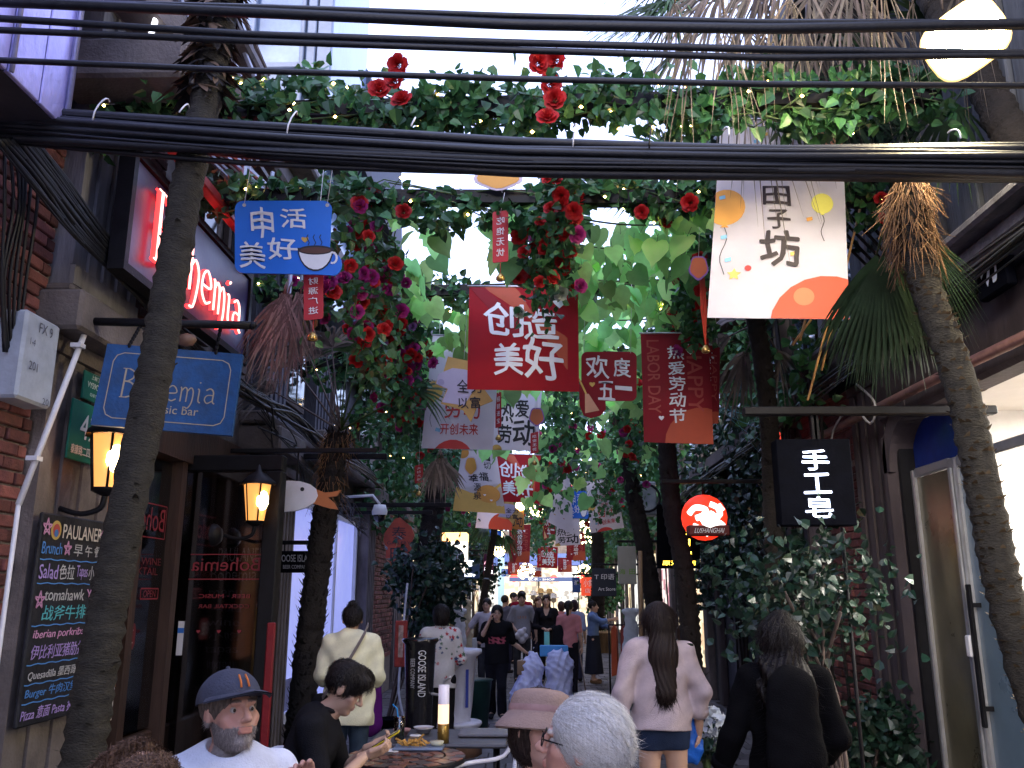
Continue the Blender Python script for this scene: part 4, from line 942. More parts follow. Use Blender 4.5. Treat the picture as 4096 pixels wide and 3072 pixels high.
# lengthwise garlands with hanging blossoms
def lw_path(x, z, y0, y1, n=14): return [(x+.12*math.sin(i*1.3+x), y0+(y1-y0)*i/(n-1), z+.07*math.sin(i*1.9)) for i in range(n)]
garland(lw_path(-1.25, 4.35, 5.4, 9.6), 3300, .2, .075, 'left lengthwise garland dripping with red and magenta roses', rosec=(('red', 110), ('mag', 120), ('pur', 14)), hang=1.05, rs=.085)
garland(lw_path(.12, 4.42, 5.4, 6.5), 1200, .16, .075, 'middle lengthwise garland of red roses between the vines', rosec=(('red', 60), ('mag', 4), ('cream', 4)), hang=.62, rs=.085)
garland(lw_path(1.38, 4.35, 6.1, 9.6), 2000, .2, .075, 'right lengthwise garland beside the tall white banner', rosec=(('red', 44), ('mag', 8)), hang=.45, rs=.085)
garland(lw_path(-1.4, 4.2, 9.6, 20), 2200, .28, .09, 'left lengthwise garland continuing past the white banners', rosec=(('red', 30), ('mag', 50)), hang=.8, rs=.09)
garland(lw_path(.38, 4.2, 9, 20), 1700, .26, .09, 'middle lengthwise garland continuing above the small banners', rosec=(('red', 26), ('mag', 36)), hang=1.0, rs=.09)
garland(lw_path(1.35, 4.2, 9.6, 20), 2600, .3, .09, 'right lengthwise garland continuing behind the dark red banner', rosec=(('red', 34), ('mag', 14)), hang=1.1, rs=.09)
for x in (-1.9, .2, 1.9): garland(lw_path(x, 4.2, 20, 40), 2000, .45, .13, {-1.9: 'left', .2: 'middle', 1.9: 'right'}[x]+' lengthwise garland far down the lane towards the end shop', rosec=(('mag', 14), ('red', 8)), hang=.9, rs=.1)
# big heart leaf vines
def vine(y, xs, z, per, label, s=.19, hang=.45, sg=.05):
    o = thing('broad_leaf_vine', label, 'vine', (xs[0][0], y, z), 0, 'broad pale green vines between the beams')
    mb = MB()
    for xa, xb in xs: mb.tube([tuple(p) for p in sag((xa, y, z), (xb, y+.1, z), sg)], .008, stem_m, 5)
    part('vine_stem', mb, o)['kind'] = 'stuff'
    for xa, xb in xs:
        for i in range(int(per*(xb-xa))):
            put_leaf(o, R.choice(HL), (R.uniform(xa, xb), y+R.uniform(-.25, .25), z-R.random()**1.5*hang+.1), s*R.uniform(.75, 1.2))
vine(5.95, [(-1.0, -.7), (-.3, -.02), (.3, 1.2)], 4.42, 34, 'broad leaf vine hanging right behind the cable bundle')
vine(6.5, [(.25, 1.3)], 4.45, 44, 'broad leaf vine between the middle roses and the white banner')
vine(7.1, [(.2, 1.3), (-1.15, -.85)], 4.4, 42, 'broad leaf vine over the right of the large red banner')
vine(7.9, [(-1.2, -.1), (.3, 1.3)], 4.3, 40, 'broad leaf vine sweeping above the large red banner')
vine(8.7, [(-1.2, -.1), (.4, 1.6)], 4.2, 36, 'broad leaf vine above the rounded red board')
vine(9.4, [(-1.0, 0), (.5, 1.7)], 4.2, 26, 'broad leaf vine above the dark red labor banner', hang=.6)
vine(11.2, [(-.9, 1.5)], 4.15, 24, 'broad leaf vine behind the rounded red board', s=.21, hang=.9)
vine(13.5, [(-.2, 1.6)], 4.1, 20, 'broad leaf vine farther back over the small blue sign', s=.22, hang=1.1)
# ivy on the side walls further down
def ivy(name, label, x, y0, y1, z0, z1, n, size, m=leafA, thick=.35):
    o = thing(name, label, 'ivy', (x, y0, 0)); P = np.stack([NR.normal(x, thick*.4, n), NR.uniform(y0, y1, n), z0+(z1-z0)*NR.uniform(0, 1, n)**.8], 1)
    c = np.sin(P[:, 1]*2.1+P[:, 2]*1.3)+np.sin(P[:, 2]*3.1-P[:, 1]); P = P[c > -.9]
    part('foliage', leaves(P, size, m, face=(-np.sign(x), -.6, .2)), o)['kind'] = 'stuff'
    mb = MB()
    for k in range(8): y = R.uniform(y0, y1); mb.tube([(x+np.sign(x)*.1, y+.1*math.sin(z*2+k), z) for z in np.linspace(0, z1, 7)], .015, barkd_m, 4)
    part('stem', mb, o)['kind'] = 'stuff'
ivy('ivy', 'dark ivy covering the wall above the gallery sign', -2.55, 13.0, 22, 2.6, 6, 5500, .12)
ivy('ivy', 'dark ivy hanging over the farther left shops', -2.5, 22, 40, 2.8, 6.5, 5000, .16)
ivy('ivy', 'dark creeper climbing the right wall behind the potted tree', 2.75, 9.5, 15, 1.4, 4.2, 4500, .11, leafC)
ivy('ivy', 'dark ivy hanging over the farther right shops', 2.55, 16, 40, 2.7, 6.5, 8500, .15)
ivy('ivy', 'thin creeper on the upper right wall behind the white banner', 2.5, 7.4, 9.8, 3.3, 5.2, 1300, .11)
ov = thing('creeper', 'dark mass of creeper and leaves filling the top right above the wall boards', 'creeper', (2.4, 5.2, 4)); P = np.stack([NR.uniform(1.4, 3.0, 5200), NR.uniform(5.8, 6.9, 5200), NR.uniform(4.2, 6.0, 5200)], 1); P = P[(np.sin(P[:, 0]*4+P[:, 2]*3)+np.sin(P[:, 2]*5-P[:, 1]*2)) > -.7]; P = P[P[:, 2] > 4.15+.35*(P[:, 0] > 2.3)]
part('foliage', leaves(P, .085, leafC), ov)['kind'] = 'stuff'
mb = MB()
for k in range(7): mb.tube([(3.0, 6+.1*k, 3.9), (2.6-.1*k, 6+.1*k, 4.5+.1*k), (1.6+.1*k, 6.1+.1*k, 4.9+.1*k)], .014, barkd_m, 4)
part('stem', mb, ov)['kind'] = 'stuff'
# trees above the far roofs, behind everything
def far_tree(x, y, h, r, label):
    o = thing('leafy_tree', label, 'tree', (x, y, 0)); mb = MB(); mb.tube([(x, y, 0), (x+.1, y, h*.5), (x, y, h*.8)], [.25, .18, .08], barkd_m, 8)
    for k in range(6): a = k*1.05; mb.tube([(x, y, h*.45), (x+r*.4*math.cos(a), y+r*.4*math.sin(a), h*.7), (x+r*.7*math.cos(a), y+r*.7*math.sin(a), h*.85)], [.1, .06, .02], barkd_m, 5)
    part('trunk', mb, o); n = 3200; P = []
    cl = [(x+R.uniform(-r, r)*.8, y+R.uniform(-r, r)*.6, h*R.uniform(.6, 1)) for _ in range(16)]
    for c in cl: P.append(NR.normal(size=(n//16, 3))*r*.24+np.array(c))
    part('crown', leaves(np.concatenate(P), .2, leafC), o)['kind'] = 'stuff'
far_tree(-4, 46, 9, 3, 'leafy tree behind the roofs at the left of the lane end'); far_tree(2, 47, 8, 3, 'leafy tree behind the end shop'); far_tree(5.5, 45, 9.5, 3, 'leafy tree behind the roofs at the right of the lane end')

# ================================================================ palms
def trunk_mesh(path, r0, r1, m, rings=True, hairy=0):
    mb = MB(); P = smooth_line([tuple(p) for p in path], 14); n = len(P); rs = []
    pts = []
    L = 0; prev = Vector(P[0]); step = .03
    Q = []
    for i in range(n-1):
        a, b = Vector(P[i]), Vector(P[i+1]); k = max(1, int((b-a).length/step))
        for j in range(k): Q.append(a.lerp(b, j/k))
    for i, q in enumerate(Q):
        t = i/len(Q); r = r0+(r1-r0)*t
        rs.append(r*(1+(.075 if rings and i % 2 else -.03)+R.uniform(-.035, .035)))
        pts.append(q+Vector((R.uniform(-1, 1), R.uniform(-1, 1), 0))*r*.04)
    mb.tube(pts, rs, m, 14); return mb, pts, rs
def scales(mb, pts, rs, m, n, L=.05, up=1, w=.03):
    for _ in range(n):
        i = R.randrange(len(pts)-1); a = R.uniform(0, 2*math.pi); d = Vector((math.cos(a), math.sin(a), 0)); c = pts[i]+d*rs[i]*.95; s = Vector((-math.sin(a), math.cos(a), 0))
        t = d*R.uniform(.3, 1.)+Vector((0, 0, up*R.uniform(.5, 1.3)))+s*R.gauss(0, .3); l = L*R.uniform(.6, 1.5)
        mb.add([c-s*w*.5, c+s*w*.5, c+t*l*.6+s*w*.3+d*.003, c+t*l, c+t*l*.6-s*w*.3], [[0, 1, 2, 4], [4, 2, 3]], m)
def fan(c, d, up, Rr, n, m, spread=2.6, droop=.4, w=.025, pet=.35, tip=.25):
    """fan leaf: petiole from c along d, then strips spread round"""
    c = Vector(c); d = Vector(d).normalized(); up = (Vector(up)-d*Vector(up).dot(d)).normalized(); s = d.cross(up)
    mb = MB(); h = c+d*pet; mb.tube([c, c+d*pet*.5+up*.02, h], [.012, .009, .007], m, 4)
    for i in range(n):
        a = -spread/2+spread*i/(n-1); q = (d*math.cos(a)+s*math.sin(a)); L = Rr*(1-.25*abs(a)/spread*2)*R.uniform(.85, 1.05); nrm = up
        p0 = h; v = []; ww = q.cross(nrm).normalized(); ww0 = ww*R.uniform(-1.5, 1.5); ph = R.uniform(0, 3)
        for k in range(5):
            t = k/4; p = p0+q*L*t+Vector((0, 0, -1))*droop*L*t**2.2*R.uniform(.9, 1.2)+nrm*(.02*(-1)**i)*t+(ww0*math.sin(t*4+ph)*.05*L if m is deadleaf_m else Vector((0, 0, 0)))
            wd = w*(.35+1.1*math.sin(min(1, t*1.25+.1)*math.pi*.85))*(1 if t < .95 else .1)
            v += [p-ww*wd*.5, p+ww*wd*.5+nrm*wd*.25]
        mb.add(v, np.array([[2*k, 2*k+1, 2*k+3, 2*k+2] for k in range(4)]), m)
    return mb
def palm(label, path, r0, r1, fronds, bm=bark_m, nscale=0, fib=0, smat=None, upd=1):
    o = thing('palm_tree', label, 'palm tree', tuple(Vector(path[0]))); mb, pts, rs = trunk_mesh(path, r0, r1, bm); part('trunk', mb, o)
    if nscale: mb = MB(); scales(mb, pts, rs, smat or bm, nscale, .03 if upd < .6 else .05, up=upd); part('leaf_scar', mb, o)['kind'] = 'stuff'
    if fib:
        mb = MB(); i0 = int(len(pts)*.78)
        for _ in range(fib):
            i = R.randrange(i0, len(pts)); a = R.uniform(0, 6.28); d = Vector((math.cos(a), math.sin(a), 0)); c = pts[i]+d*rs[i]
            q = [c, c+d*.03+Vector((0, 0, -.04)), c+d*R.uniform(.02, .09)+Vector((R.gauss(0, .03), 0, -R.uniform(.08, .2)))]; mb.tube(q, [.004, .003, .001], fibre_m, 3, False)
        part('fibre', mb, o)['kind'] = 'stuff'
    for (c, d, up, Rr, n, m, kw) in fronds: part('frond', fan(c, d, up, Rr, n, m, **kw), o)
    return o
# near left palm
palm('leaning palm trunk with grey ringed bark nearest the camera on the left', [V(150, 1850, 3.7)-Vector((0, 0, .9)), V(170, 1700, 3.7), V(255, 1200, 3.7), V(335, 800, 3.7), V(405, 400, 3.7), V(470, 100, 3.75), V(500, -120, 3.8)], .088, .068, [], nscale=70, upd=.3)
o = [x for x in C.objects if x.name.startswith('palm_tree')][-1]
mb = MB(); pts = [V(440+i*4, 200-i*26, 3.74) for i in range(12)]; scales(mb, pts, [.085]*12, barkd_m, 260, .1, -.8, .04); scales(mb, pts, [.085]*12, M('husk', (.12, .075, .045), .9, .5), 160, .1, -.8, .05); part('husk', mb, o)['kind'] = 'stuff'
# palm at the right edge
cR = V(1965, 390, 4.1)
fr = []
for i in range(0):
    a = R.uniform(0, 6.28); fr.append((cR+Vector((0, 0, .25)), (math.cos(a), math.sin(a), R.uniform(.2, .9)), (0, 0, 1), R.uniform(.5, .7), 22, palmleaf_m, dict(droop=.5, pet=.45)))
for (dx, dy, dz) in ((-.1, .3, -1), (.0, .5, -1), (-.18, .5, -1), (.5, .6, -.8), (.7, .5, -.5), (.3, .5, -1)): fr.append((cR+Vector((-.05, .15, -.05)), (dx, dy, dz), (0, -1, .3), .66, 30, M('palm_leaf_dark', (.02, .042, .018), .5, .4, 5, .1, trans=.2), dict(droop=.2, pet=.28, spread=1.1, w=.015)))
palm('palm at the right edge with amber lit scarred bark and brown fibre', [V(2330, 1950, 4.1), V(2280, 1659, 4.1), V(2175, 1300, 4.1), V(2080, 850, 4.1), V(2000, 620, 4.1), V(1965, 470, 4.1), cR], .082, .068, fr, bark_m, 900, 500, M('scar_edge', (.12, .085, .045), .9, .4), .5)
# dry crown hanging in from the top right
ct = V(1700, -60, 5.0); fr = []
for i, (dx, dz) in enumerate(((-1, -.15), (-.9, -.5), (-.55, -.8), (-.2, -1), (.15, -1), (.5, -.9), (.9, -.5), (-.75, -.3), (-.35, -.9), (.3, -1), (1.2, -.3))):
    fr.append((ct+Vector((R.uniform(-.3, .5), R.uniform(-.2, .4), R.uniform(-.05, .15))), (dx, R.uniform(-.3, .2), dz), (0, -1, .2), R.uniform(.5, .85), 24, deadleaf_m, dict(droop=1.0, pet=.3, spread=1.7, w=.013)))
for i in range(9):
    a = R.uniform(2.2, 4.1); fr.append((ct+Vector((0, .4, .2)), (math.cos(a), R.uniform(-.2, .5), R.uniform(-.5, .4)), (0, -.5, 1), .8, 24, palmleaf_m, dict(droop=.3, pet=.7, spread=2.8, w=.02)))
for i in range(7):
    fr.append((Vector((ct.x+.9+R.uniform(-.4, 1.2), 4.9, ct.z+.1)), (R.uniform(-.4, .4), -.1, -1), (0, -1, .2), R.uniform(.4, .75), 14, deadleaf_m, dict(droop=.6, pet=.3, spread=.9, w=.018)))
for i in range(10):
    xx = 1430+i*74+R.uniform(-35, 35); p0 = V(xx, R.uniform(-120, 0), 4.3+R.uniform(-.15, .2)); fr.append((p0, (R.uniform(-1.1, .6), R.uniform(-.2, .2), -1), (R.uniform(-.6, .6), -1, .2), R.uniform(.3, .7), R.choice((6, 8, 10)), deadleaf_m, dict(droop=R.uniform(.3, 1.1), pet=.2, spread=R.uniform(.5, 1.5), w=R.uniform(.008, .014))))
for i in range(10):
    fr.append((Vector((R.uniform(1.5, 2.9), R.uniform(4.9, 5.6), R.uniform(4.9, 5.4))), (R.uniform(-1, .6), -.1, R.uniform(-.8, .3)), (0, -1, .3), .6, 22, M('palm_leaf_dark', (.02, .042, .018), .5, .4, 5, .1, trans=.2), dict(droop=.4, pet=.3, spread=2.4, w=.02)))
palm('tall palm with a skirt of dry grey fronds at the top right', [(2.86, 4.3, 0), (2.9, 4.4, 3.0), (2.8, 4.7, 4.5), (ct.x+.8, 5.2, ct.z+.6)], .12, .1, fr, barkd_m)
# green fan leaves behind the cable bundle at centre right
fr = []
for i in range(7): fr.append((V(1480+20*i, 330+10*i, 6.6), (R.uniform(-1, .2), .1, R.uniform(-.6, .7)), (0, -1, .3), .55, 22, palmleaf_m, dict(droop=.2, pet=.4, spread=2.7, w=.02)))
for i in range(5): fr.append((V(1640, 700, 7.8), (R.uniform(-.6, .9), .1, R.uniform(-.8, .4)), (0, -1, .3), .45, 18, deadleaf_m, dict(droop=.6, pet=.3, spread=1.5, w=.02)))
palm('dark slim palm behind the black character sign', [V(1690, 1720, 7.6)-Vector((0, 0, .1)), V(1675, 1250, 7.6), V(1650, 800, 7.6), V(1560, 380, 6.8)], .085, .08, fr, barkd_m, 300, 0, barkd_m)
# dark palm on the left beside the lit window
cL = V(735, 930, 8.0); fr = []
for dx, dz in ((-1, 1.3), (-.7, 1.6), (-.45, 1.7), (-.2, 1.7), (.05, 1.7), (.3, 1.5), (.7, 1.2), (1.1, .6), (-1.2, .7)):
    fr.append((cL, (dx, R.uniform(-.3, .3), dz), (0, -1, .6), .5, 18, palmleaf_m if dx > 0 else deadleaf_m, dict(droop=.55, pet=.8, spread=2.4, w=.02)))
for dx in (-.5, -.3, -.1, -.4): fr.append((V(640, 610, 6.6)+Vector((R.uniform(-.1, .1), 0, 0)), (dx*.5, 0, -1), (0, -1, 0), .75, 22, deadleaf_m, dict(droop=.2, pet=.1, spread=1.1, w=.012)))
for dx in (-.3, .1, .4): fr.append((cL+Vector((.9, .5, -.1)), (dx, 0, -1), (0, -1, 0), .4, 12, deadleaf_m, dict(droop=.2, pet=.1, spread=.9, w=.02)))
palm('dark shaggy palm leaning beside the glowing window on the left', [V(628, 1720, 8.0)-Vector((0, 0, .2)), V(655, 1500, 8.0), V(690, 1200, 8.0), V(720, 1000, 8.0), cL], .12, .11, fr, barkd_m, 700, 200, barkd_m)
# slim leaning trunks down the lane
def slim(label, path, r0, r1, crown=None, n=5, m=palmleaf_m):
    fr = []
    if crown is not None:
        for i in range(n*2): a = 6.28*i/n/2; fr.append((crown, (math.cos(a), math.sin(a)*.6, R.uniform(-.9, .5)), (0, -.4, 1), .45, 16, m, dict(droop=.7, pet=.3, w=.03, spread=2.2)))
    palm(label, path, r0, r1, fr, barkd_m, 120, 0, barkd_m)
slim('black leaning trunk crossing in front of the clothes shop', [V(1430, 1400, 12), V(1395, 1200, 12), V(1365, 1050, 12), V(1340, 900, 12), V(1330, 780, 12)], .12, .1)
slim('thick dark trunk with ivy left of the small banners', [V(925, 1420, 14), V(925, 1200, 14), V(945, 1050, 14), V(960, 930, 14)], .19, .16)
slim('dark straight trunk beside the dark shop sign', [V(1290, 1360, 19), V(1292, 1200, 19), V(1285, 1090, 19)], .15, .13, V(1285, 1060, 19), 3)
slim('slim palm with a drooping green crown before the blue fan sign', [V(1030, 1385, 20), V(1050, 1260, 20), V(1072, 1120, 20)], .09, .07, V(1072, 1140, 20), 6)
slim('dark trunk wound with creeper right of the red ball lantern', [V(1500, 1480, 9.5)-Vector((0, 0, .2)), V(1480, 1250, 9.5), V(1452, 1100, 9.5), V(1440, 950, 9.5)], .11, .1)

# ---------------------------------------------------------------- shrubs and potted trees
def shrub(label, base, top, rad, n, size, m=leafC, pot=None, name='potted_tree', stems=5, flat=1., cat='potted tree'):
    o = thing(name, label, cat, tuple(base)); mb = MB(); base = Vector(base); top = Vector(top)
    z0 = .0
    cl = []
    for k in range(stems):
        a = R.uniform(0, 6.28); e = top+Vector((math.cos(a)*rad*.6, math.sin(a)*rad*.5, R.uniform(-.4, .5)*rad*flat)); mid = base.lerp(top, .55)+Vector((R.gauss(0, .05), R.gauss(0, .05), 0))
        mb.tube(smooth_line([tuple(base+Vector((R.gauss(0, .03), R.gauss(0, .03), 0))), tuple(mid), tuple(e)]), [.018]*4+[.013]*4+[.006] if False else .012, wood2_m if m is leafC else stem_m, 5)
    part('stem', mb, o)['kind'] = 'stuff'
    P = []
    for k in range(max(8, stems*3)):
        d = NR.normal(size=3); d /= np.linalg.norm(d); c = np.array(top)+d*rad*R.uniform(.4, .95)*np.array((1, .8, flat)); P.append(c+NR.normal(size=(n//max(8, stems*3), 3))*rad*.24)
    part('foliage', leaves(np.concatenate(P), size, m, droop=.3), o)['kind'] = 'stuff'
    if pot:
        r, h, pm = pot; mb = MB(); mb.lathe([(0, 0), (r*.7, 0), (r*.95, h*.9), (r*1.05, h*.9), (r*1.05, h), (r*.9, h), (r*.85, h*.9), (0, h*.9)], (base.x, base.y, 0), pm, 16); part('pot', mb, o)
    return o
def ground(v): return Vector((v.x, v.y, 0))
shrub('glossy leaved tree standing below the black character sign on the right', (1.85, 5.6, .3), V(1740, 1275, 5.6), .54, 1000, .062, pot=(.22, .4, char_m), stems=7, flat=.6)
shrub('dark camellia bush below the gallery sign on the left', (-1.9, 11.5, 0), V(925, 1255, 11.5), .55, 2400, .085, stems=6, name='camellia_bush', cat='bush')
shrub('small leafy pot plant right of the floral shirt woman', (-1.7, 10.8, 0), V(935, 1490, 10.8), .25, 500, .06, stems=3, name='pot_plant', cat='plant', pot=(.15, .25, char_m))
shrub('round potted shrub before the lit shops at the left', (-1.6, 24, 0), (-1.6, 24, 2.3), .6, 1500, .11, pot=(.3, .6, tan_m), stems=5)
shrub('bushy potted shrub at the right end of the lane', (2.0, 26, 0), (2.0, 26, 1.9), .7, 1500, .11, pot=(.35, .6, tan_m), stems=5, m=leafA)
shrub('low planter bush at the far left beside the mannequins', (-2.2, 19, 0), (-2.2, 19, .8), .45, 900, .09, pot=(.3, .35, wood_m), stems=4, m=leafA)
shrub('slim potted bush beside the clothes rack', (1.35, 10.6, 0), (1.35, 10.6, 1.0), .24, 500, .07, pot=(.15, .45, char_m), stems=4, flat=1.5)
shrub('leafy dark bush between the walking woman and the right wall', (2.35, 8.6, 0), (2.45, 8.6, .8), .35, 700, .07, stems=6, name='bush', cat='bush', flat=1.3)
shrub('low plants at the foot of the right brick wall', (2.5, 6.9, 0), (2.45, 6.9, .55), .4, 900, .07, stems=6, name='low_plants', cat='plants')
# white hydrangea in a pot
hy = thing('flower_pot', 'pot of white hydrangea beside the blue bag', 'flower pot', (1.55, 6.6, 0))
c = V(1522, 1560, 6.5); P = NR.normal(size=(260, 3)); P /= np.linalg.norm(P, axis=1)[:, None]; P = P*np.array((.14, .14, .1))+np.array(c)
sq = npv([(-.5, -.5, 0), (.5, -.5, .1), (.5, .5, 0), (-.5, .5, .1)])
part('blossom', leaves(P, .04, PL('hydrangea', (.5, .55, .62)), tmpl=sq, tf=[[0, 1, 2, 3]]), hy)['kind'] = 'stuff'
mb = MB(); mb.lathe([(0, .0), (.12, 0), (.17, .3), (.18, .32), (.16, .32), (0, .3)], (c.x, c.y, 0), M('pot_green', (.02, .05, .03), .4), 16)
mb.tube([(c.x, c.y, .3), (c.x, c.y, c.z)], .03, stem_m, 6); part('pot', mb, hy)
part('foliage', leaves(P[:120]-np.array((0, 0, .12)), .07, leafC), hy)['kind'] = 'stuff'
# ================================================================ cables across the lane
cbn = thing('cable_bundle', 'thick black bundle of cables strung across the lane with plastic ties', 'cable bundle', (0, 3.6, 3.6))
cx = (-60, 553, 1106, 1659, 2280); cyt = (265, 310, 340, 352, 358)
def cpath(dv, dy, wob):
    P = []; ph = R.uniform(0, 6)
    for i in range(25):
        t = i/24; x = -60+2340*t; y = np.interp(x, cx, cyt)+dv*(1+.15*math.sin(t*7+ph))+wob*math.sin(t*R.choice((5, 5.01))+ph)
        P.append(V(x, y, 3.6+dy))
    return P
for k in range(40):
    a = 2*math.pi*k/40*3; r = R.uniform(.2, 1); mb = MB()
    mb.tube(cpath(math.sin(a)*36*r, math.cos(a)*.06*r, R.uniform(3, 11)), R.choice((.007, .009, .013, .018, .022)), cable_m, 6); part('cable', mb, cbn)
for x in (232, 405, 640, 895, 1240, 1565, 2055, 1400):
    mb = MB(); y = np.interp(x, cx, cyt); c = V(x, y, 3.6); P = [c+Vector((.01*math.sin(a*3), -.1*math.sin(a)-.02, .155*math.cos(a))) for a in np.linspace(-.1, 1.1 if x % 2 else 1.6, 7)]; mb.tube(P, .004, white_m if x != 1400 else black_m, 5); t_ = part('zip_tie', mb, cbn)
for k, (ys, r, nm) in enumerate((((2, 15, 34, 48, 48), .012, 'topmost'), ((4, 27, 53, 62, 52), .021, 'thickest, second from the top'), ((40, 75, 92, 107, 115), .014, 'third from the top'), ((65, 89, 108, 125, 119), .013, 'fourth from the top'), ((130, 153, 170, 182, 185), .012, 'lowest, just across the ivy garland'))):
    mb = MB(); mb.tube([V(x, np.interp(x, (0, 553, 1106, 1659, 2212), ys), 2.95) for x in range(-60, 2300, 60)], r, cable_m, 6)
    solo('overhead_wire', mb, 'single overhead wire across the lane, '+nm, 'wire', 'single wires above the cable bundle')
# cables sweeping down the left wall and on under the neon sign
wl = thing('wall_cable_bundle', 'black cables sweeping down the left wall from the bundle to below the neon sign', 'cables', (-2.5, 4, 3.4))
for k in range(24):
    o_ = R.uniform(-1.9, 1.9); mb = MB()
    P = [VX(30+o_*25, 300, -2.42), VX(110+o_*22, 400+R.uniform(-10, 10), -2.44), VX(200+o_*22, 520+R.uniform(-15, 15), -2.5), VX(330+o_*15, 655+R.uniform(-15, 15), -2.52)]
    P += [Vector((-2.5+R.uniform(-.04, .04), y, 3.42+R.uniform(-.08, .08)-.03*math.sin(y*2))) for y in (5.6, 6.6, 7.6, 8.8, 10, 12, 14)]
    mb.tube(smooth_line([tuple(p) for p in P], 4), R.uniform(.006, .016), cable_m, 5); part('cable', mb, wl)
mb = MB()
for k in range(7):
    x = 10+k*12; mb.tube(smooth_line([tuple(VX(x, 330, -2.6)), tuple(VX(x+8*math.sin(k), 450, -2.62)), tuple(VX(max(4, x-25), 600, -2.66)), tuple(VX(x*.4+5, 760, -2.7))]), .009, cable_m, 5)
solo('loose_cables', mb, 'loose cables hanging over the near left bricks above the meter box', 'cables')
mb = MB()
for k in range(12):
    P = [(-2.45+R.uniform(-.1, .1), 7.6+j*.7, 3.25-.1*j+R.uniform(-.14, .14)) for j in range(8)]; mb.tube(smooth_line(P), R.uniform(.005, .01), cable_m, 4)
solo('cable_tangle', mb, 'tangle of wires on the left wall above the white goose board', 'cables')
mb = MB()
for k in range(4): mb.tube(sag((.9+.3*k, 8.5, 4.0), (2.6, 8.6+.4*k, 3.4-.06*k), .15), .004, M('teal_wire', (.1, .3, .35), .5), 4)
solo('thin_wires', mb, 'thin teal wires looping to the upper right wall', 'wires')

def place_(mb, Mx):
    for i, v in enumerate(mb.V): mb.V[i] = (v@np.array(Mx.to_3x3()).T)+np.array(Mx.translation)
    return mb
# floodlight
fl = thing('floodlight', 'square floodlight glaring warm white at the top right corner', 'floodlight', V(2085, 85, 3.9))
c = Vector(V(2085, 85, 3.9)); d = Vector((-.4, -.8, -.45)).normalized(); q = d.to_track_quat('Z', 'Y').to_matrix().to_4x4(); Mx = Matrix.Translation(c) @ q @ Matrix.Rotation(math.radians(25), 4, 'Z')
mb = MB(); mb.bbox((-.155, -.135, -.09), (.155, .135, -.005), black_m, .03, Mx); part('housing', mb, fl)
mb = MB(); mb.sphere((0, 0, 0), 1, EM('flood_led', (1, .9, .66), 40), 24); v_ = mb.V[0]; mb.V[0] = np.sign(v_)*np.abs(v_)**.62*np.array((.165, .14, .07)); place_(mb, Mx); part('lens', mb, fl); mb = MB(); mb.sphere((0, 0, 0), 1, EM('flood_glow_rim', (1, .62, .22), .42), 24); v_ = mb.V[0]; mb.V[0] = np.sign(v_)*np.abs(v_)**.6*np.array((.195, .168, .03))+np.array((0, 0, -.03)); place_(mb, Mx); part('glow_rim', mb, fl)  # soft orange glow round the lens, built as an emissive rim
mb = MB(); mb.tube([c+Vector((0, .1, .03)), c+Vector((.1, .3, .25)), c+Vector((.5, .7, .5))], .015, black_m, 6); part('bracket', mb, fl)
ld = bpy.data.lights.new('flood', 'SPOT'); ld.energy = 80; ld.color = (1, .82, .5); ld.spot_size = math.radians(150); ld.spot_blend = .6; ld.shadow_soft_size = .12
lo = bpy.data.objects.new('flood', ld); C.objects.link(lo); lo.location = c+d*.05; lo.rotation_euler = Vector((.35, -.6, .75)).to_track_quat('Z', 'Y').to_euler()

# ================================================================ banners
inkb = PL('ink_black', (.015, .017, .025)); inkr = PL('ink_red', (.42, .03, .03)); wht = PL('print_white', (.78, .79, .84), .7); redb = M('banner_red', (.42, .012, .022), .75, .08, 5, .35, bscale=5, trans=.4)
redd = M('banner_red_deep', (.27, .01, .02), .75, .08, 5, .05, trans=.15)
whb = M('banner_white', (.78, .75, .8), .8, .05, 4, .4, trans=.5, bscale=5); yeb = PL('print_yellow', (.62, .4, .1)); orb = PL('print_orange', (.62, .3, .06)); sun_m = PL('print_sun', (.45, .055, .022)); sun2 = PL('print_sun_light', (.55, .14, .06)); yel2 = PL('print_lemon', (.65, .62, .12))
ltb = PL('print_lightblue', (.2, .45, .65)); band = PL('red_band', (.42, .07, .03)); ghost = PL('ghost_red', (.38, .06, .05)); greyb = PL('print_violetgrey', (.42, .38, .5)); rod_m = M('rod', (.5, .5, .55), .3, metal=.6)
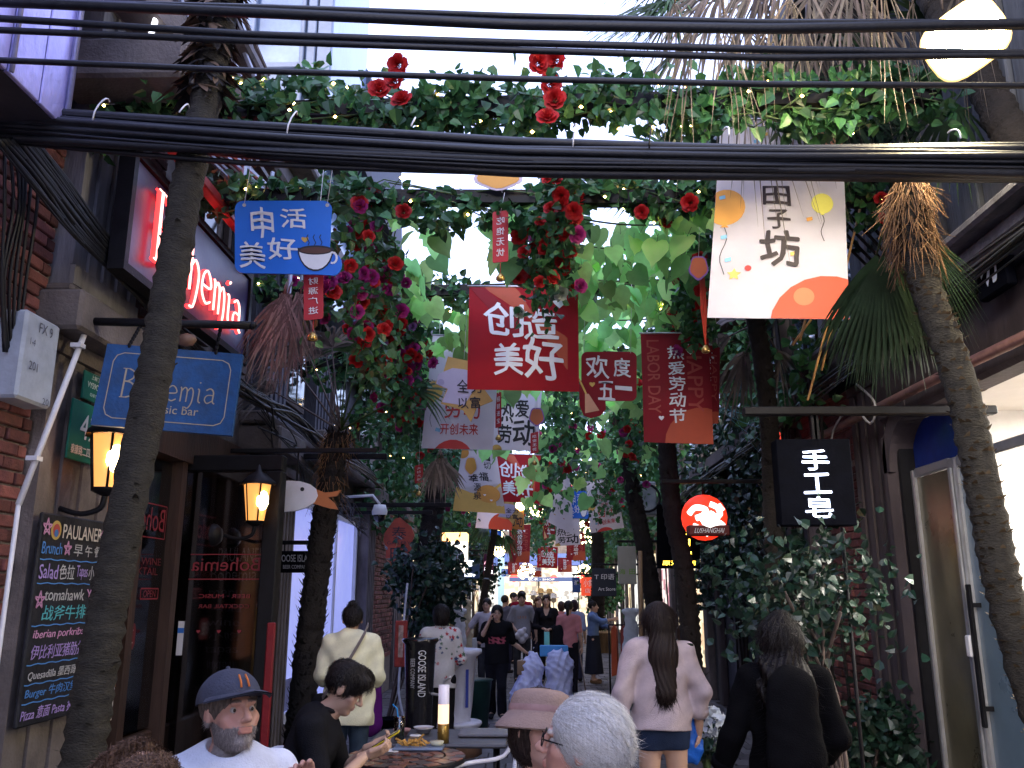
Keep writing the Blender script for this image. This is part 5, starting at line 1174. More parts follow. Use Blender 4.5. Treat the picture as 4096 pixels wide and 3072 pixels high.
def banner(kind, q, Y, label, grp=None, dy=0, bend=.03, Yt=None, top=True):
    (x0, y0), (x1, y1), (x2, y2), (x3, y3) = q; Yb = Y+dy
    s = Surf(V(x0, y0, Y), V(x1, y1, Yt or Y), V(x2, y2, Yb), V(x3, y3, (Yt or Y)+dy), (lambda u, v: bend*np.sin(math.pi*v)*np.sin(2.2*u+.4)) if bend else None)
    o = thing('hanging_banner', label, 'banner', tuple(s.p(.5, 0)), 0, grp); mb = MB()
    base = {'create': redb, 'tzf': whb, 'future': whb, 'love': whb, 'labor': redd, 'spring': whb, 'sunw': whb, 'orange': M('banner_orange', (.5, .22, .06), .8, trans=.3), 'twist': whb}[kind]
    s.sheet(mb, base, 10, 12); part('cloth', mb, o); p = MB(); f = MB()
    if kind == 'create':
        s.poly(p, [(.14, 0), (.42, 0), (.9, .5), (.9, .8)], band, .002); s.poly(p, [(.0, 0), (.14, 0), (.55, .42), (.42, .5)], redd, .0025)
        s.heart(p, .83, .14, .07, wht, .003); s.circ(p, .8, .09, .03, wht, .0035)
        for t_, qd in (('创', (.14, .16, .5, .5)), ('造', (.5, .22, .82, .52)), ('美', (.24, .56, .5, .86)), ('好', (.5, .5, .86, .9))): s.text(f, t_, *qd, wht, bold=.035, brush=1.4, d=.006, seed=ord(t_) % 7)
    elif kind == 'tzf':
        s.circ(p, .86, 1.03, .42, sun_m, .003); s.circ(p, .68, .9, .075, sun2, .005); s.circ(p, 1.0, .1, .22, PL('print_peach', (.7, .3, .16)), .003)
        s.balloon(p, .08, .47, .15, orb, inkb); s.balloon(p, .82, .45, .085, yel2, inkb); s.star(p, .17, .8, .055, yeb, .004); s.circ(p, .27, .77, .025, inkr, .004)
        for (a, b_, c_, m_) in ((.12, .73, 8, ltb), (.08, .62, 20, ltb), (.72, .53, 60, orb), (.6, .7, 10, yeb), (.38, .08, 30, yeb), (.3, .12, 60, ltb), (.05, .42, 30, ltb)): s.poly(p, [(a-.025, b_-.005), (a+.02, b_-.012), (a+.025, b_+.006), (a-.02, b_+.012)], m_, .0055, 1)
        isf = PL('ink_soft', (.03, .02, .025)); s.text(f, '潮', .35, .2, .57, .325, isf, bold=.04, brush=1.3, d=.006); s.text(f, '田', .36, .365, .575, .465, isf, bold=.05, brush=1.3, d=.006); s.text(f, '子', .4, .485, .575, .58, isf, bold=.04, brush=1.5, d=.006); s.text(f, '坊', .35, .59, .64, .76, isf, bold=.05, brush=1.3, d=.006)
    elif kind == 'future':
        s.circ(p, .44, 1.1, .3, PL('sun_red', (.5, .04, .04)), .003); s.balloon(p, .1, .5, .13, yeb, inkb); s.poly(p, [(.18, .82), (.25, .83), (.24, .86), (.17, .85)], ltb, .004, 1); s.poly(p, [(.62, .1), (.72, .08), (.72, .12), (.63, .13)], yeb, .004, 1)
        for t_, qd in (('人民', (.4, .1, .72, .24)), ('创造', (.28, .26, .68, .42)), ('历史', (.42, .45, .64, .54)), ('劳动', (.28, .56, .78, .74)), ('开创未来', (.24, .78, .78, .88))): s.text(f, t_, *qd, inkr, bold=.03, brush=1.1, d=.006)
    elif kind == 'love':
        for t_, qd in (('热', (.02, .3, .42, .62)), ('爱', (.45, .3, .75, .55)), ('劳', (.1, .64, .4, .9)), ('动', (.42, .58, .92, .94))): s.text(f, t_, *qd, inkb, bold=.04, brush=1.4, d=.006)
        s.circ(p, .1, 1.0, .12, yeb)
    elif kind == 'labor':
        s.circ(p, .85, 1.02, .55, band, .003); s.text(p, 'HAPPY', .66, .12, .88, .72, ghost, rot=90, bold=.02, d=.0035); s.text(p, 'LABOR DAY', .08, .06, .26, .74, ghost, rot=90, bold=.02, d=.0035)
        s.heart(p, .72, .16, .07, wht, .004); s.circ(p, .68, .1, .025, wht); s.heart(p, .26, .78, .04, wht, .004)
        s.vtext(f, '热爱劳动节', .38, .12, .62, .84, wht, gap=.12, bold=.035, brush=1.2, d=.006)
    elif kind == 'spring':
        s.poly(p, [(0, .62), (1, .52), (1, 1), (0, 1)], yeb, .002); s.circ(p, .7, .7, .25, orb, .003); s.circ(p, .05, .05, .16, orb, .003)
        s.vtext(f, '一切', .62, .06, .8, .32, inkb, brush=1, bold=.02, d=.006); s.text(f, '幸', .25, .38, .48, .52, inkb, brush=1.3, bold=.04, d=.006); s.text(f, '福', .5, .36, .72, .5, inkb, brush=1.3, bold=.04, d=.006)
        s.text(f, '的', .74, .47, .8, .5, inkb, d=.006); s.vtext(f, '源泉', .38, .54, .55, .82, inkb, brush=1, bold=.02, d=.006)
        for a, b_ in ((.62, .72), (.75, .8), (.25, .66)): s.heart(p, a, b_, .03, wht, .005)
    elif kind == 'sunw':
        s.circ(p, .75, .9, .4, sun_m, .003); s.star(p, .2, .45, .07, yeb); s.circ(p, .3, .3, .03, inkr); s.text(f, '子坊', .6, .02, .9, .25, inkb, brush=1, bold=.02, d=.006)
    elif kind == 'orange': s.text(f, '劳动', .05, .3, .9, .9, inkb, brush=1.2, bold=.03, d=.006)
    elif kind == 'twist':
        s.circ(p, .55, .5, .28, PL('sun_red', (.5, .04, .04)), .004); s.circ(p, .6, .85, .04, inkr); s.star(p, .2, .85, .08, yeb); s.circ(p, .9, 1.05, .3, sun_m)
    if p.n: part('print', p, o)['kind'] = 'stuff'
    if f.n: part('lettering', f, o)['kind'] = 'stuff'
    mb = MB(); a = Vector(s.p(-.02, 0)); b_ = Vector(s.p(1.02, 0)); mb.tube([a+Vector((0, 0, .008)), b_+Vector((0, 0, .008))], .009, rod_m, 6); part('rod', mb, o)
    mb = MB(); zz = 4.5
    for u in (.1, .9): a = Vector(s.p(u, 0)); mb.tube([a, Vector((a.x, a.y, zz))], .0025, white_m, 3)
    part('string', mb, o)['kind'] = 'stuff'
    return o
banner('tzf', ((1557, 260), (1818, 260), (1528, 686), (1834, 690)), 5.4, 'tall white banner with orange balloon and black brush characters', dy=-.2, bend=.02)
g1 = 'red banners wishing to create something beautiful'
banner('create', ((1014, 620), (1248, 622), (1009, 841), (1251, 846)), 7.0, 'large red square banner with white brush characters at the centre', g1)
banner('future', ((935, 725), (1082, 730), (910, 968), (1064, 972)), 8.6, 'lilac white banner with red characters and yellow balloon at centre left')
banner('love', ((1075, 820), (1172, 822), (1062, 972), (1162, 974)), 10.5, 'white banner with heavy black characters below the large red banner')
banner('labor', ((1384, 722), (1530, 720), (1391, 955), (1541, 960)), 7.5, 'dark red banner with a vertical row of white characters and faint HAPPY LABOR DAY')
banner('labor', ((1500, 740), (1555, 750), (1505, 915), (1552, 915)), 7.7, 'edge of a second red banner peeking out behind the labor day banner')
banner('spring', ((998, 972), (1072, 975), (978, 1103), (1092, 1110)), 13, 'yellow and white banner with black characters under the lilac one')
banner('create', ((1066, 980), (1168, 984), (1060, 1082), (1165, 1088)), 15, 'smaller red square banner with white characters beneath the black lettered one', g1)
banner('future', ((1266, 1042), (1328, 1035), (1275, 1152), (1348, 1140)), 17, 'tilted white banner with red characters right of the small blue sign', bend=.06)
banner('twist', ((1212, 990), (1226, 990), (1184, 1128), (1240, 1156)), 15, 'white banner twisted into a cone with a red disc', bend=.12)
banner('sunw', ((1036, 1072), (1108, 1078), (1027, 1140), (1106, 1146)), 19, 'white banner with an orange sun low under the yellow one')
banner('orange', ((1096, 1095), (1132, 1097), (1098, 1142), (1132, 1145)), 20, 'small orange banner with black characters below the star shaped board')
banner('labor', ((1100, 1135), (1146, 1133), (1100, 1215), (1144, 1216)), 22, 'narrow bright red banner hanging far down the lane, left of centre')
banner('love', ((1204, 1126), (1252, 1120), (1199, 1180), (1254, 1176)), 20, 'small white banner with two black characters near the light balls')
banner('labor', ((1224, 1150), (1262, 1150), (1224, 1210), (1265, 1211)), 24, 'orange red banner half behind the small white banner')
banner('create', ((1162, 1181), (1205, 1182), (1160, 1226), (1204, 1228)), 33, 'smallest red square banner with white characters far down the lane', g1)
banner('labor', ((1097, 1214), (1122, 1214), (1097, 1242), (1122, 1242)), 34, 'tiny red banner at the far left end of the row')
banner('sunw', ((1142, 1226), (1170, 1226), (1142, 1246), (1170, 1246)), 38, 'tiny white banner with orange sun over the end shop')
banner('labor', ((1205, 1205), (1235, 1205), (1205, 1236), (1235, 1236)), 38, 'tiny red banner right of the smallest square banner')

# rigid boards
def board(kind, x0, y0, x1, y1, Y, label, grp=None, tilt=0, mirror=False):
    k = (x1-x0); h = (y1-y0)
    s = Surf(V(x0, y0, Y), V(x1, y0+tilt, Y), V(x0, y1, Y), V(x1, y1+tilt, Y)); o = thing('hanging_board', label, 'hanging board', tuple(s.p(.5, .5)), 0, grp)
    fn = lambda u, v, d: s.p(u, v, -d)
    p = MB(); f = MB(); mb = MB(); a = s.asp()
    def rrect(x0, y0, x1, y1, r, n=5):
        out = []
        for cx_, cy_, a0 in ((x1-r, y0+r*a, -90), (x1-r, y1-r*a, 0), (x0+r, y1-r*a, 90), (x0+r, y0+r*a, 180)):
            for i in range(n+1): t = math.radians(a0+90*i/n); out.append((cx_+r*math.cos(t), cy_+r*a*math.sin(t)))
        return out
    if kind == 'coffee':
        bm_ = M('board_blue', (.01, .14, .62), .5, .05, 6, .03)
        outl = rrect(.01, .01, .92, .95, .08); i = [j for j, q in enumerate(outl) if q[0] > .85 and q[1] > .5][0]
        outl = [q for q in outl if not (q[0] > .8 and q[1] > .5)]; j = max(range(len(outl)), key=lambda t: outl[t][0]-outl[t][1]*.01 if outl[t][1] < .5 else -9)
        bul = [(.9, .66)]+[(.93+.085*math.cos(t), .84+.13*math.sin(t)*1.1) for t in np.linspace(-1.2, 1.5, 8)]+[(.8, .97)]
        outl = outl[:j+1]+bul+outl[j+1:]
        mb.prism(outl, fn, .012, bm_); part('board', mb, o)
        for t_, qd in (('申', (.16, .1, .38, .5)), ('活', (.44, .12, .68, .38)), ('美', (.06, .55, .3, .9)), ('好', (.32, .5, .6, .78))): s.text(f, t_, *qd, wht, bold=.03, brush=1.2, d=.004)
        s.heart(p, .67, .52, .035, yeb, .003)
        s.poly(p, [(.6+.17*(1-math.cos(t)), .63+.3*math.sin(t)) for t in np.linspace(0, math.pi, 12)], inkb, .003, 2); s.poly(p, [(.615+.155*(1-math.cos(t)), .65+.26*math.sin(t)) for t in np.linspace(0, math.pi, 12)], wht, .0045, 2)
        s.circ(p, .77, .66, .165, inkb, .005, .28); s.circ(p, .77, .665, .145, PL('coffee', (.1, .04, .03)), .006, .22)
        s.line(p, [(.93+.04*math.cos(t), .76+.07*math.sin(t)) for t in np.linspace(-2, 2, 8)], .02, wht, .006)
        for q in (.7, .76, .82): s.line(p, [(q+.012*math.sin(i*1.6), .6-i*.035) for i in range(5)], .008, inkb, .006)
        for q in (.1, .88): s.circ(p, q, .07, .018, PL('eyelet', (.5, .5, .5)), .003)
    elif kind == 'may':
        mb.prism(rrect(.06, .02, .98, .74, .1), fn, .012, redd); part('board', mb, o)
        m2 = MB(); m2.prism([(.02, .5), (.3, .45), (.46, .72), (.47, .86), (.38, .95), (.22, .99), (.1, .95), (.03, .8)], lambda u, v, d: s.p(u, v, -d+.003), .012, redd); part('board', m2, o)
        for t_, qd in (('欢', (.14, .08, .52, .42)), ('度', (.6, .12, .88, .4)), ('五', (.34, .46, .62, .74)), ('一', (.62, .52, .9, .6))): s.text(f, t_, *qd, wht, bold=.035, brush=1.2, d=.008)
        s.heart(p, .24, .5, .05, yeb, .006); s.poly(p, [(.12, .64), (.18, .64), (.36, .88), (.12, .92)], PL('broom', (.6, .32, .2)), .008, 1); s.line(p, [(.14, .64), (.02, .42)], .03, yeb, .007)
    elif kind == 'star':
        mb.prism([(.22, .0), (.62, .08), (.68, .3), (1, .68), (.72, .78), (.62, 1), (.48, .82), (.1, .72), (.2, .5), (.0, .42), (.06, .28), (.14, .24)], fn, .012, PL('star_yellow', (.55, .34, .1))); part('board', mb, o)
        s.poly(p, [(.14, .24), (.3, .18), (.5, .2), (.7, .25), (.68, .5), (.5, .75), (.12, .7), (.22, .5), (.02, .42), (.05, .28)], greyb, .003); s.circ(p, .1, .4, .06, PL('violet_mid', (.3, .27, .4)), .004)
        for t_, qd in (('全', (.38, .36, .58, .56)), ('力', (.62, .42, .8, .56)), ('以', (.4, .64, .58, .8)), ('富', (.6, .62, .78, .8))): s.text(f, t_, *qd, inkb, bold=.035, brush=1.2, d=.006)
    elif kind == 'tag':
        mb.prism(rrect(0, 0, 1, 1, .12), fn, .008, PL('tag_red', (.42, .02, .03))); part('board', mb, o); s.vtext(f, grp_text[0], .25, .12, .75, .95, wht, gap=.3, bold=.01, d=.003, mirror=mirror)
    elif kind in ('disc', 'cloud'):
        o_m, i_m = (PL('plate_rim', (.6, .5, .6)), orb) if kind == 'disc' else (PL('plate_violet', (.25, .12, .45)), sun2)
        pl = [(.5+.5*math.cos(t)*(1+.06*math.sin(5*t)), .5+.5*math.sin(t)*(1+.06*math.sin(5*t))) for t in np.linspace(0, 6.28, 24)[:-1]]
        mb.prism(pl, fn, .01, o_m); part('board', mb, o); s.poly(p, [(.5+(u-.5)*.86, .5+(v-.5)*.86) for u, v in pl], i_m, .003)
    if p.n: part('print', p, o)['kind'] = 'stuff'
    if f.n: part('lettering', f, o)['kind'] = 'stuff'
    mb = MB()
    for u in ((.1, .88) if kind in ('coffee', 'may') else (.5,)): q = Vector(s.p(u, .04)); mb.tube([q, Vector((q.x+.03, q.y, 4.45))], .0025, white_m, 3)
    part('string', mb, o)['kind'] = 'stuff'
    if kind == 'tag':
        q = Vector(s.p(.5, 1)); mb = MB(); mb.tube([q, q-Vector((0, 0, .1))], .003, inkr, 3); part('cord', mb, o)
        mb = MB(); mb.lathe([(0, .05), (.012, .045), (.03, .02), (.032, 0), (.022, -.01), (0, -.012)], q-Vector((0, 0, .13)), M('brass', (.5, .32, .1), .3, metal=.8), 10); part('bell', mb, o)
    return o
grp_text = ['']
g2 = 'blue boards with a cup of coffee'
board('coffee', 505, 432, 735, 598, 5.0, 'large blue board with white characters and a coffee cup', g2)
board('coffee', 1226, 1060, 1271, 1122, 15.4, 'small blue coffee board beside the twisted white banner', g2)
board('coffee', 1056, 1145, 1086, 1182, 22, 'tiny blue coffee board near the drooping green palm', g2)
board('coffee', 1083, 1229, 1099, 1246, 34, 'farthest blue coffee board before the end shop', g2)
board('may', 1248, 757, 1378, 905, 7.45, 'dark red rounded board with white characters and a broom', 'red rounded boards for the first of May')
board('may', 1172, 1115, 1200, 1168, 21, 'small red rounded board left of the little white banner', 'red rounded boards for the first of May')
board('may', 1122, 1217, 1143, 1238, 34, 'tiny red rounded board far away over the end shop', 'red rounded boards for the first of May')
board('star', 940, 770, 1065, 912, 7.7, 'large yellow and lilac star board with black characters', 'star boards')
board('star', 1068, 1078, 1132, 1132, 17, 'small pale star board under the small red square banner', 'star boards')
for tx, q, Y, lab, mi in (('吃饱无忧', (1064, 458, 1098, 568), 5.6, 'red tag with mirrored characters hanging in the bright sky gap', True), ('财源广进', (656, 590, 698, 692), 5.1, 'red tag with mirrored characters below the large blue board', True),
                      ('大桔大利', (896, 1006, 914, 1045), 9, 'small red tag hanging beside dry fronds on the left', False), ('吃饱无忧', (1146, 936, 1163, 981), 10, 'red tag at the corner of the black lettered banner', False),
                      ('招财进宝', (1070, 850, 1083, 925), 9, 'narrow red tag beside the star board', False), ('平安喜乐', (1163, 1196, 1170, 1215), 30, 'tiny red tag far away left of the smallest square banner', False)):
    grp_text[0] = tx; board('tag', *q, Y, lab, 'red lucky tags with bells', mirror=mi, tilt=-4)
board('disc', 1024, 352, 1128, 410, 5.6, 'orange plate with a pale rim half hidden by the cable bundle', 'shaped plates above the tags')
board('cloud', 1488, 552, 1530, 604, 5.9, 'orange and violet plate left of the tall white banner', 'shaped plates above the tags')
board('cloud', 1143, 880, 1176, 920, 10, 'violet plate above the red tag by the black lettered banner', 'shaped plates above the tags')
board('disc', 1003, 985, 1031, 1027, 11.5, 'small orange plate in front of the yellow and white banner', 'shaped plates above the tags')
mb = MB(); a = V(1518, 600, 6.0); b_ = V(1524, 745, 6.0)
for k in range(4): mb.tube([a+Vector((.01*k-.02, 0, 0)), a.lerp(b_, .5)+Vector((.012*k-.02, 0, 0)), b_], .005, PL('ribbon_red', (.5, .05, .02)), 4)
mb.lathe([(0, .05), (.012, .045), (.03, .02), (.032, 0), (.022, -.01), (0, -.012)], b_-Vector((0, 0, .05)), MATS['brass'], 10); solo('ribbon_bell', mb, 'red ribbon with a brass bell left of the tall white banner', 'bell')
# straw coloured sticks behind the tall banner
for k, (xa, ya, xb, yb) in enumerate(((1870, 400, 1775, 800), (1752, 690, 1712, 745), (1790, 690, 1745, 865), (1740, 690, 1728, 735))):
    mb = MB(); mb.tube([V(xa, ya, 5.9), V(xb, yb, 5.9)], .009, M('straw', (.5, .28, .1), .6), 5); solo('bamboo_stick', mb, ['long straw coloured stick hanging right of the tall white banner', 'short straw stick below the tall banner, left of the others', 'straw stick slanting down below the tall banner towards the wall', 'tiny straw stick between the two below the banner'][k], 'stick', 'straw sticks behind the tall banner')
# light balls
for k, (x, y, Y, r) in enumerate(((1162, 1098, 22, .2), (1265, 1150, 22, .28), (1137, 1235, 33, .3), (1262, 1236, 33, .28), (1078, 1190, 26, .16), (1075, 1155, 26, .14), (1248, 1195, 28, .18), (1125, 1092, 20, .1))):
    mb = MB(); c = np.array(V(x, y, Y)); P = NR.normal(size=(70, 3)); P /= np.linalg.norm(P, axis=1)[:, None]
    oc = npv([(1, 0, 0), (-1, 0, 0), (0, 1, 0), (0, -1, 0), (0, 0, 1), (0, 0, -1)]); of = np.array([[0, 2, 4], [2, 1, 4], [1, 3, 4], [3, 0, 4], [2, 0, 5], [1, 2, 5], [3, 1, 5], [0, 3, 5]])
    for p in P: mb.add(c+p*r+oc*.028, of, EM('ball_bulb', (1, .82, .42), 4))
    mb.tube([Vector(c), (c[0], c[1], 4.4)], .008, black_m, 3)
    solo('light_ball', mb, ['ball of warm bulbs above the twisted banner tip', 'largest ball of bulbs right of the small white banner', 'ball of bulbs left of the smallest square banner', 'ball of bulbs right of the smallest square banner', 'lower of two small light balls by the drooping palm', 'upper of two small light balls by the drooping palm', 'light ball under the orange red banner', 'tiny light ball below the small red square banner'][k], 'light ball', 'balls of warm bulbs')

pl_ = bpy.data.lights.new('flood_spill', 'POINT'); pl_.energy = 22; pl_.color = (1, .8, .42); pl_.shadow_soft_size = .15; po = bpy.data.objects.new('flood_spill', pl_); C.objects.link(po); po.location = Vector(V(2085, 85, 3.9))+Vector((-.1, -.28, -.1))
# ================================================================ signs on the right
hs_ = thing('black_sign', 'black box sign with three glowing white characters below a bracket', 'sign', V(1760, 1040, 5.4))
s_ = Surf(V(1676, 948, 5.4), V(1846, 950, 5.45), V(1690, 1134, 5.4), V(1848, 1136, 5.45)); mb = MB()
A = Vector(s_.p(0, 0)); B_ = Vector(s_.p(1, 1)); mb.bbox((A.x, 5.41, B_.z), (B_.x, 5.53, A.z), char_m, .006); part('box', mb, hs_)
s2 = Surf((A.x, 5.408, A.z), (B_.x, 5.408, A.z), (A.x, 5.408, B_.z), (B_.x, 5.408, B_.z)); mb = MB(); s2.vtext(mb, '手工皂', .33, .13, .69, .95, EM('lit_white', (.66, .74, 1), 1.5), gap=.14, bold=.035, brush=.5, d=.004)
part('lettering', mb, hs_)
mb = MB(); zt = V(1760, 885, 5.45).z; mb.bbox((A.x-.18, 5.43, zt-.035), (2.95, 5.5, zt+.02), black_m, .008); mb.box((A.x+.25, 5.455, A.z), (A.x+.28, 5.48, zt-.03), black_m); mb.box((B_.x-.2, 5.455, A.z), (B_.x-.17, 5.48, zt-.03), black_m); part('bracket', mb, hs_)
mb = MB(); mb.tube([(V(1818, 1136, 5.6).x, 5.6, 0), (V(1818, 1136, 5.6).x, 5.6, 2.1)], .012, black_m, 6); solo('thin_post', mb, 'thin black post in front of the right brick wall', 'post')
# red ball lantern
bl_ = thing('ball_lantern', 'round red and white lit lantern sign with a dark name plate', 'lantern sign', V(1520, 1115, 8.6))
c = V(1521, 1118, 8.6); r = .225; mb = MB(); mb.sphere(c, r, EM('ball_red', (.7, .025, .008), .55), 20); 
part('ball', mb, bl_); mb = MB()
def on_ball(pts, w_, m_):
    P = []
    for (u, v) in smooth_line(pts): z = math.sqrt(max(0, 1-u*u-v*v)); P.append(Vector(c)+Vector((u, -z, v))*r*1.01)
    mb.tube(P, w_, m_, 6)
wb = EM('ball_white', (1, .95, .9), .8)
for pts, w_ in (([(-.75, .1), (-.5, .35), (-.1, .25), (-.2, .02), (-.5, -.1)], .03), ([(.1, .5), (.4, .35), (.5, .05), (.2, -.1)], .03), ([(-.2, -.1), (0, -.4), (.3, -.3), (.6, -.45)], .045), ([(-.6, -.4), (-.3, -.55), (0, -.75)], .03), ([(.5, .5), (.7, .25)], .02), ([(.05, .1), (.2, .0), (.05, -.15)], .03)): on_ball(pts, w_, wb)
part('swirl', mb, bl_)['kind'] = 'stuff'
mb = MB(); A = V(1478, 1138, 8.6); B_ = V(1566, 1160, 8.6); mb.bbox((A.x, 8.36, B_.z), (B_.x, 8.5, A.z), PL('name_plate', (.1, .01, .01)), .01); part('name_plate', mb, bl_)
mb = MB(); s_ = Surf((A.x, 8.356, A.z), (B_.x, 8.356, A.z), (A.x, 8.356, B_.z), (B_.x, 8.356, B_.z)); s_.text(mb, 'LUSHANGHAI', .15, .3, .85, .75, wht, shear=.05, bold=.01); part('lettering', mb, bl_)['kind'] = 'stuff'
mb = MB(); zt = V(1500, 1040, 8.6).z; mb.bbox((V(1428, 1040, 8.6).x, 8.58, zt-.02), (2.95, 8.62, zt+.02), black_m, .005); mb.tube([(c.x, 8.6, c.z+r), (c.x, 8.6, zt)], .008, black_m, 5); part('bracket', mb, bl_)
# yellow neon 包
ny = thing('neon_sign', 'dark board with yellow glowing characters under the red ball lantern', 'sign', V(1470, 1180, 10.5))
s_ = Surf(V(1420, 1090, 10.5), V(1512, 1090, 10.5), V(1420, 1228, 10.5), V(1512, 1228, 10.5)); mb = MB(); s_.sheet(mb, char_m, 1, 1, .05); part('board', mb, ny)
mb = MB(); ye = EM('neon_yellow', (1, .6, .05), 3); s_.text(mb, '小', .55, .12, .7, .28, ye); s_.text(mb, '笼', .5, .32, .72, .48, ye); s_.text(mb, '包', .4, .5, .8, .8, ye, bold=.03); s_.text(mb, '原汁老面', .12, .88, .9, .95, ye); part('lettering', mb, ny)['kind'] = 'stuff'
# other signs: (x0,y0,x1,y1,Y,board,[(text,rect,mat,v)],label)
gw = EM('glow_white', (.9, .95, 1), 1.6)
def sign(x0, y0, x1, y1, Y, bm_, items, label, name='shop_sign', th=.06, pole=None):
    s = Surf(V(x0, y0, Y), V(x1, y0, Y), V(x0, y1, Y), V(x1, y1, Y)); o = thing(name, label, 'sign', tuple(s.p(.5, .5)))
    A = Vector(s.p(0, 0)); B_ = Vector(s.p(1, 1)); mb = MB(); mb.bbox((A.x, Y+.001, B_.z), (B_.x, Y+th, A.z), bm_, .008); part('board', mb, o); mb = MB()
    for t_, qd, m_ in items:
        if t_ == 'fan': s.poly(mb, [(.5, .4)]+[(.5+.36*math.cos(a), .38-.3*math.sin(a)) for a in np.linspace(.5, 2.64, 8)], m_); continue
        if t_ == 'o': s.circ(mb, *qd, m_); continue
        s.text(mb, t_, *qd, m_, bold=.02, d=.004)
    if mb.n: part('lettering', mb, o)['kind'] = 'stuff'
    if pole is not None:
        mb = MB(); mb.bbox((min(A.x, pole), Y+.01, A.z+.06), (max(B_.x, pole), Y+.045, A.z+.1), black_m, .004)
        for u in (.15, .85): x = A.x+(B_.x-A.x)*u; mb.tube([(x, Y+.03, A.z), (x, Y+.03, A.z+.06)], .006, black_m, 4)
        part('bracket', mb, o)
    return o
sign(598, 1190, 690, 1237, 8.4, char_m, [('GOOSE ISLAND', (-.25+.27, .18, .92, .5), PL('sign_grey', (.5, .5, .52))), ('BEER COMPANY', (.15, .65, .75, .82), PL('sign_grey', (.5, .5, .52)))], 'black GOOSE ISLAND beer sign on the left, beside the goose board', pole=-2.7)
sign(995, 1207, 1036, 1250, 20, PL('navy', (.01, .05, .16)), [('fan', None, gw), ('京扇子', (.2, .72, .8, .9), gw)], 'navy sign with a white fan mark down on the left', pole=-2.9)
sign(1044, 1196, 1066, 1243, 21, PL('wine', (.08, .01, .05)), [('饰品', (.1, .62, .9, .92), gw), ('小铺', (.1, .3, .9, .55), EM('glow_pink', (1, .5, .6), 1))], 'dark wine coloured sign right of the navy fan sign', pole=-2.9)
sign(1279, 1228, 1332, 1288, 18, PL('navy_dark', (.012, .02, .04)), [('T 印语', (.1, .2, .9, .4), wht), ('Art Store', (.25, .68, .95, .8), wht)], 'dark navy art store sign hanging on the right', pole=2.9)
sign(1255, 1247, 1284, 1287, 24, PL('vermilion', (.45, .05, .02), emit=(.5, .05, .02), es=.4), [('小食', (.2, .1, .85, .5), wht), ('店', (.3, .6, .7, .85), wht)], 'vermilion shop sign with white marks at the right', pole=2.9)
sign(1236, 1247, 1254, 1280, 26, PL('blue_flag', (.03, .08, .25)), [('茶', (.2, .2, .8, .5), wht)], 'blue sign left of the vermilion one', pole=2.9)
sign(1334, 1180, 1376, 1262, 14.5, PL('beige_board', (.42, .4, .33)), [('海', (.1, .6, .4, .74), PL('leaf_green', (.2, .4, .05))), ('田', (.6, .6, .9, .74), PL('leaf_green', (.2, .4, .05)))], 'beige board with green characters by the wooden framed shop', pole=2.9)
sign(1664, 852, 1688, 950, 9.2, PL('sign_red', (.4, .03, .02), emit=(.6, .05, .03), es=.5), [('酒', (.1, .05, .9, .4), wht), ('坊', (.1, .5, .9, .85), wht)], 'small red sign high on the right wall past the bracket', pole=2.9)
sign(1100, 1247, 1240, 1256, 41.6, PL('fascia_blue', (.05, .09, .25)), [('艺术 · SHOP', (.3, .2, .7, .8), wht)], 'long blue name board over the end shop')
# lit box sign with warm top
lb = thing('lit_box_sign', 'glowing glass box sign with orange roof on the left above the shops', 'sign', V(980, 1200, 18))
A = V(955, 1150, 18); B_ = V(1008, 1268, 18); C_ = V(955, 1170, 18)
mb = MB(); mb.bbox((A.x, 18, C_.z), (B_.x, 18.4, A.z), EM('orange_glow', (1, .45, .15), 1.4), .02); part('top', mb, lb)
mb = MB(); D_ = V(955, 1235, 18); mb.box((A.x+.01, 18.02, D_.z), (B_.x-.01, 18.38, C_.z-.002), EM('warm_glow', (.9, .8, .68), .9)); part('box', mb, lb)
s_ = Surf((A.x, 18.015, C_.z), (B_.x, 18.015, C_.z), (A.x, 18.015, D_.z), (B_.x, 18.015, D_.z)); mb = MB(); s_.circ(mb, .55, .5, .34, inkb); s_.circ(mb, .4, .5, .2, sun_m, .006); s_.text(mb, '切', .58, .35, .85, .65, wht, d=.008); part('print', mb, lb)['kind'] = 'stuff'
mb = MB(); mb.tube([(A.x+.2, 18.2, 0), (A.x+.2, 18.2, D_.z)], .03, tan_m, 6); mb.tube([(B_.x-.3, 18.2, 0), (B_.x-.3, 18.2, D_.z)], .03, tan_m, 6); part('leg', mb, lb)
# gallery sign: gourd shaped red board
ga_ = thing('gallery_sign', 'red gourd shaped wooden GALLERY sign with dark characters', 'sign', V(860, 1170, 12.6))
s_ = Surf(V(826, 1118, 12.6), V(895, 1118, 12.6), V(826, 1226, 12.6), V(895, 1226, 12.6)); fn = lambda u, v, d: s_.p(u, v, -d)
mb = MB(); mb.prism([(.4, .02), (.55, 0), (.7, .08), (.9, .18), (1, .35), (.93, .5), (.98, .62), (.95, .85), (.8, .97), (.55, 1), (.3, .95), (.1, .8), (.12, .6), (.02, .45), (.08, .3), (.25, .15)], fn, .05, M('lacquer', (.33, .05, .025), .5, .3, 5)); part('board', mb, ga_)
mb = MB(); s_.text(mb, '泰', .3, .18, .75, .44, inkb, d=.004); s_.text(mb, 'GALLERY', .15, .48, .88, .54, inkb, d=.004); s_.text(mb, '晤', .25, .6, .75, .88, inkb, d=.004); part('lettering', mb, ga_)['kind'] = 'stuff'
mb = MB(); z = s_.p(.5, 0)[2]; x = s_.p(.5, 0)[0]; mb.bbox((-2.9, 12.6, z+.05), (x+.5, 12.65, z+.1), black_m, .005); mb.tube([(x, 12.62, z), (x, 12.62, z+.06)], .01, black_m, 4); part('bracket', mb, ga_)
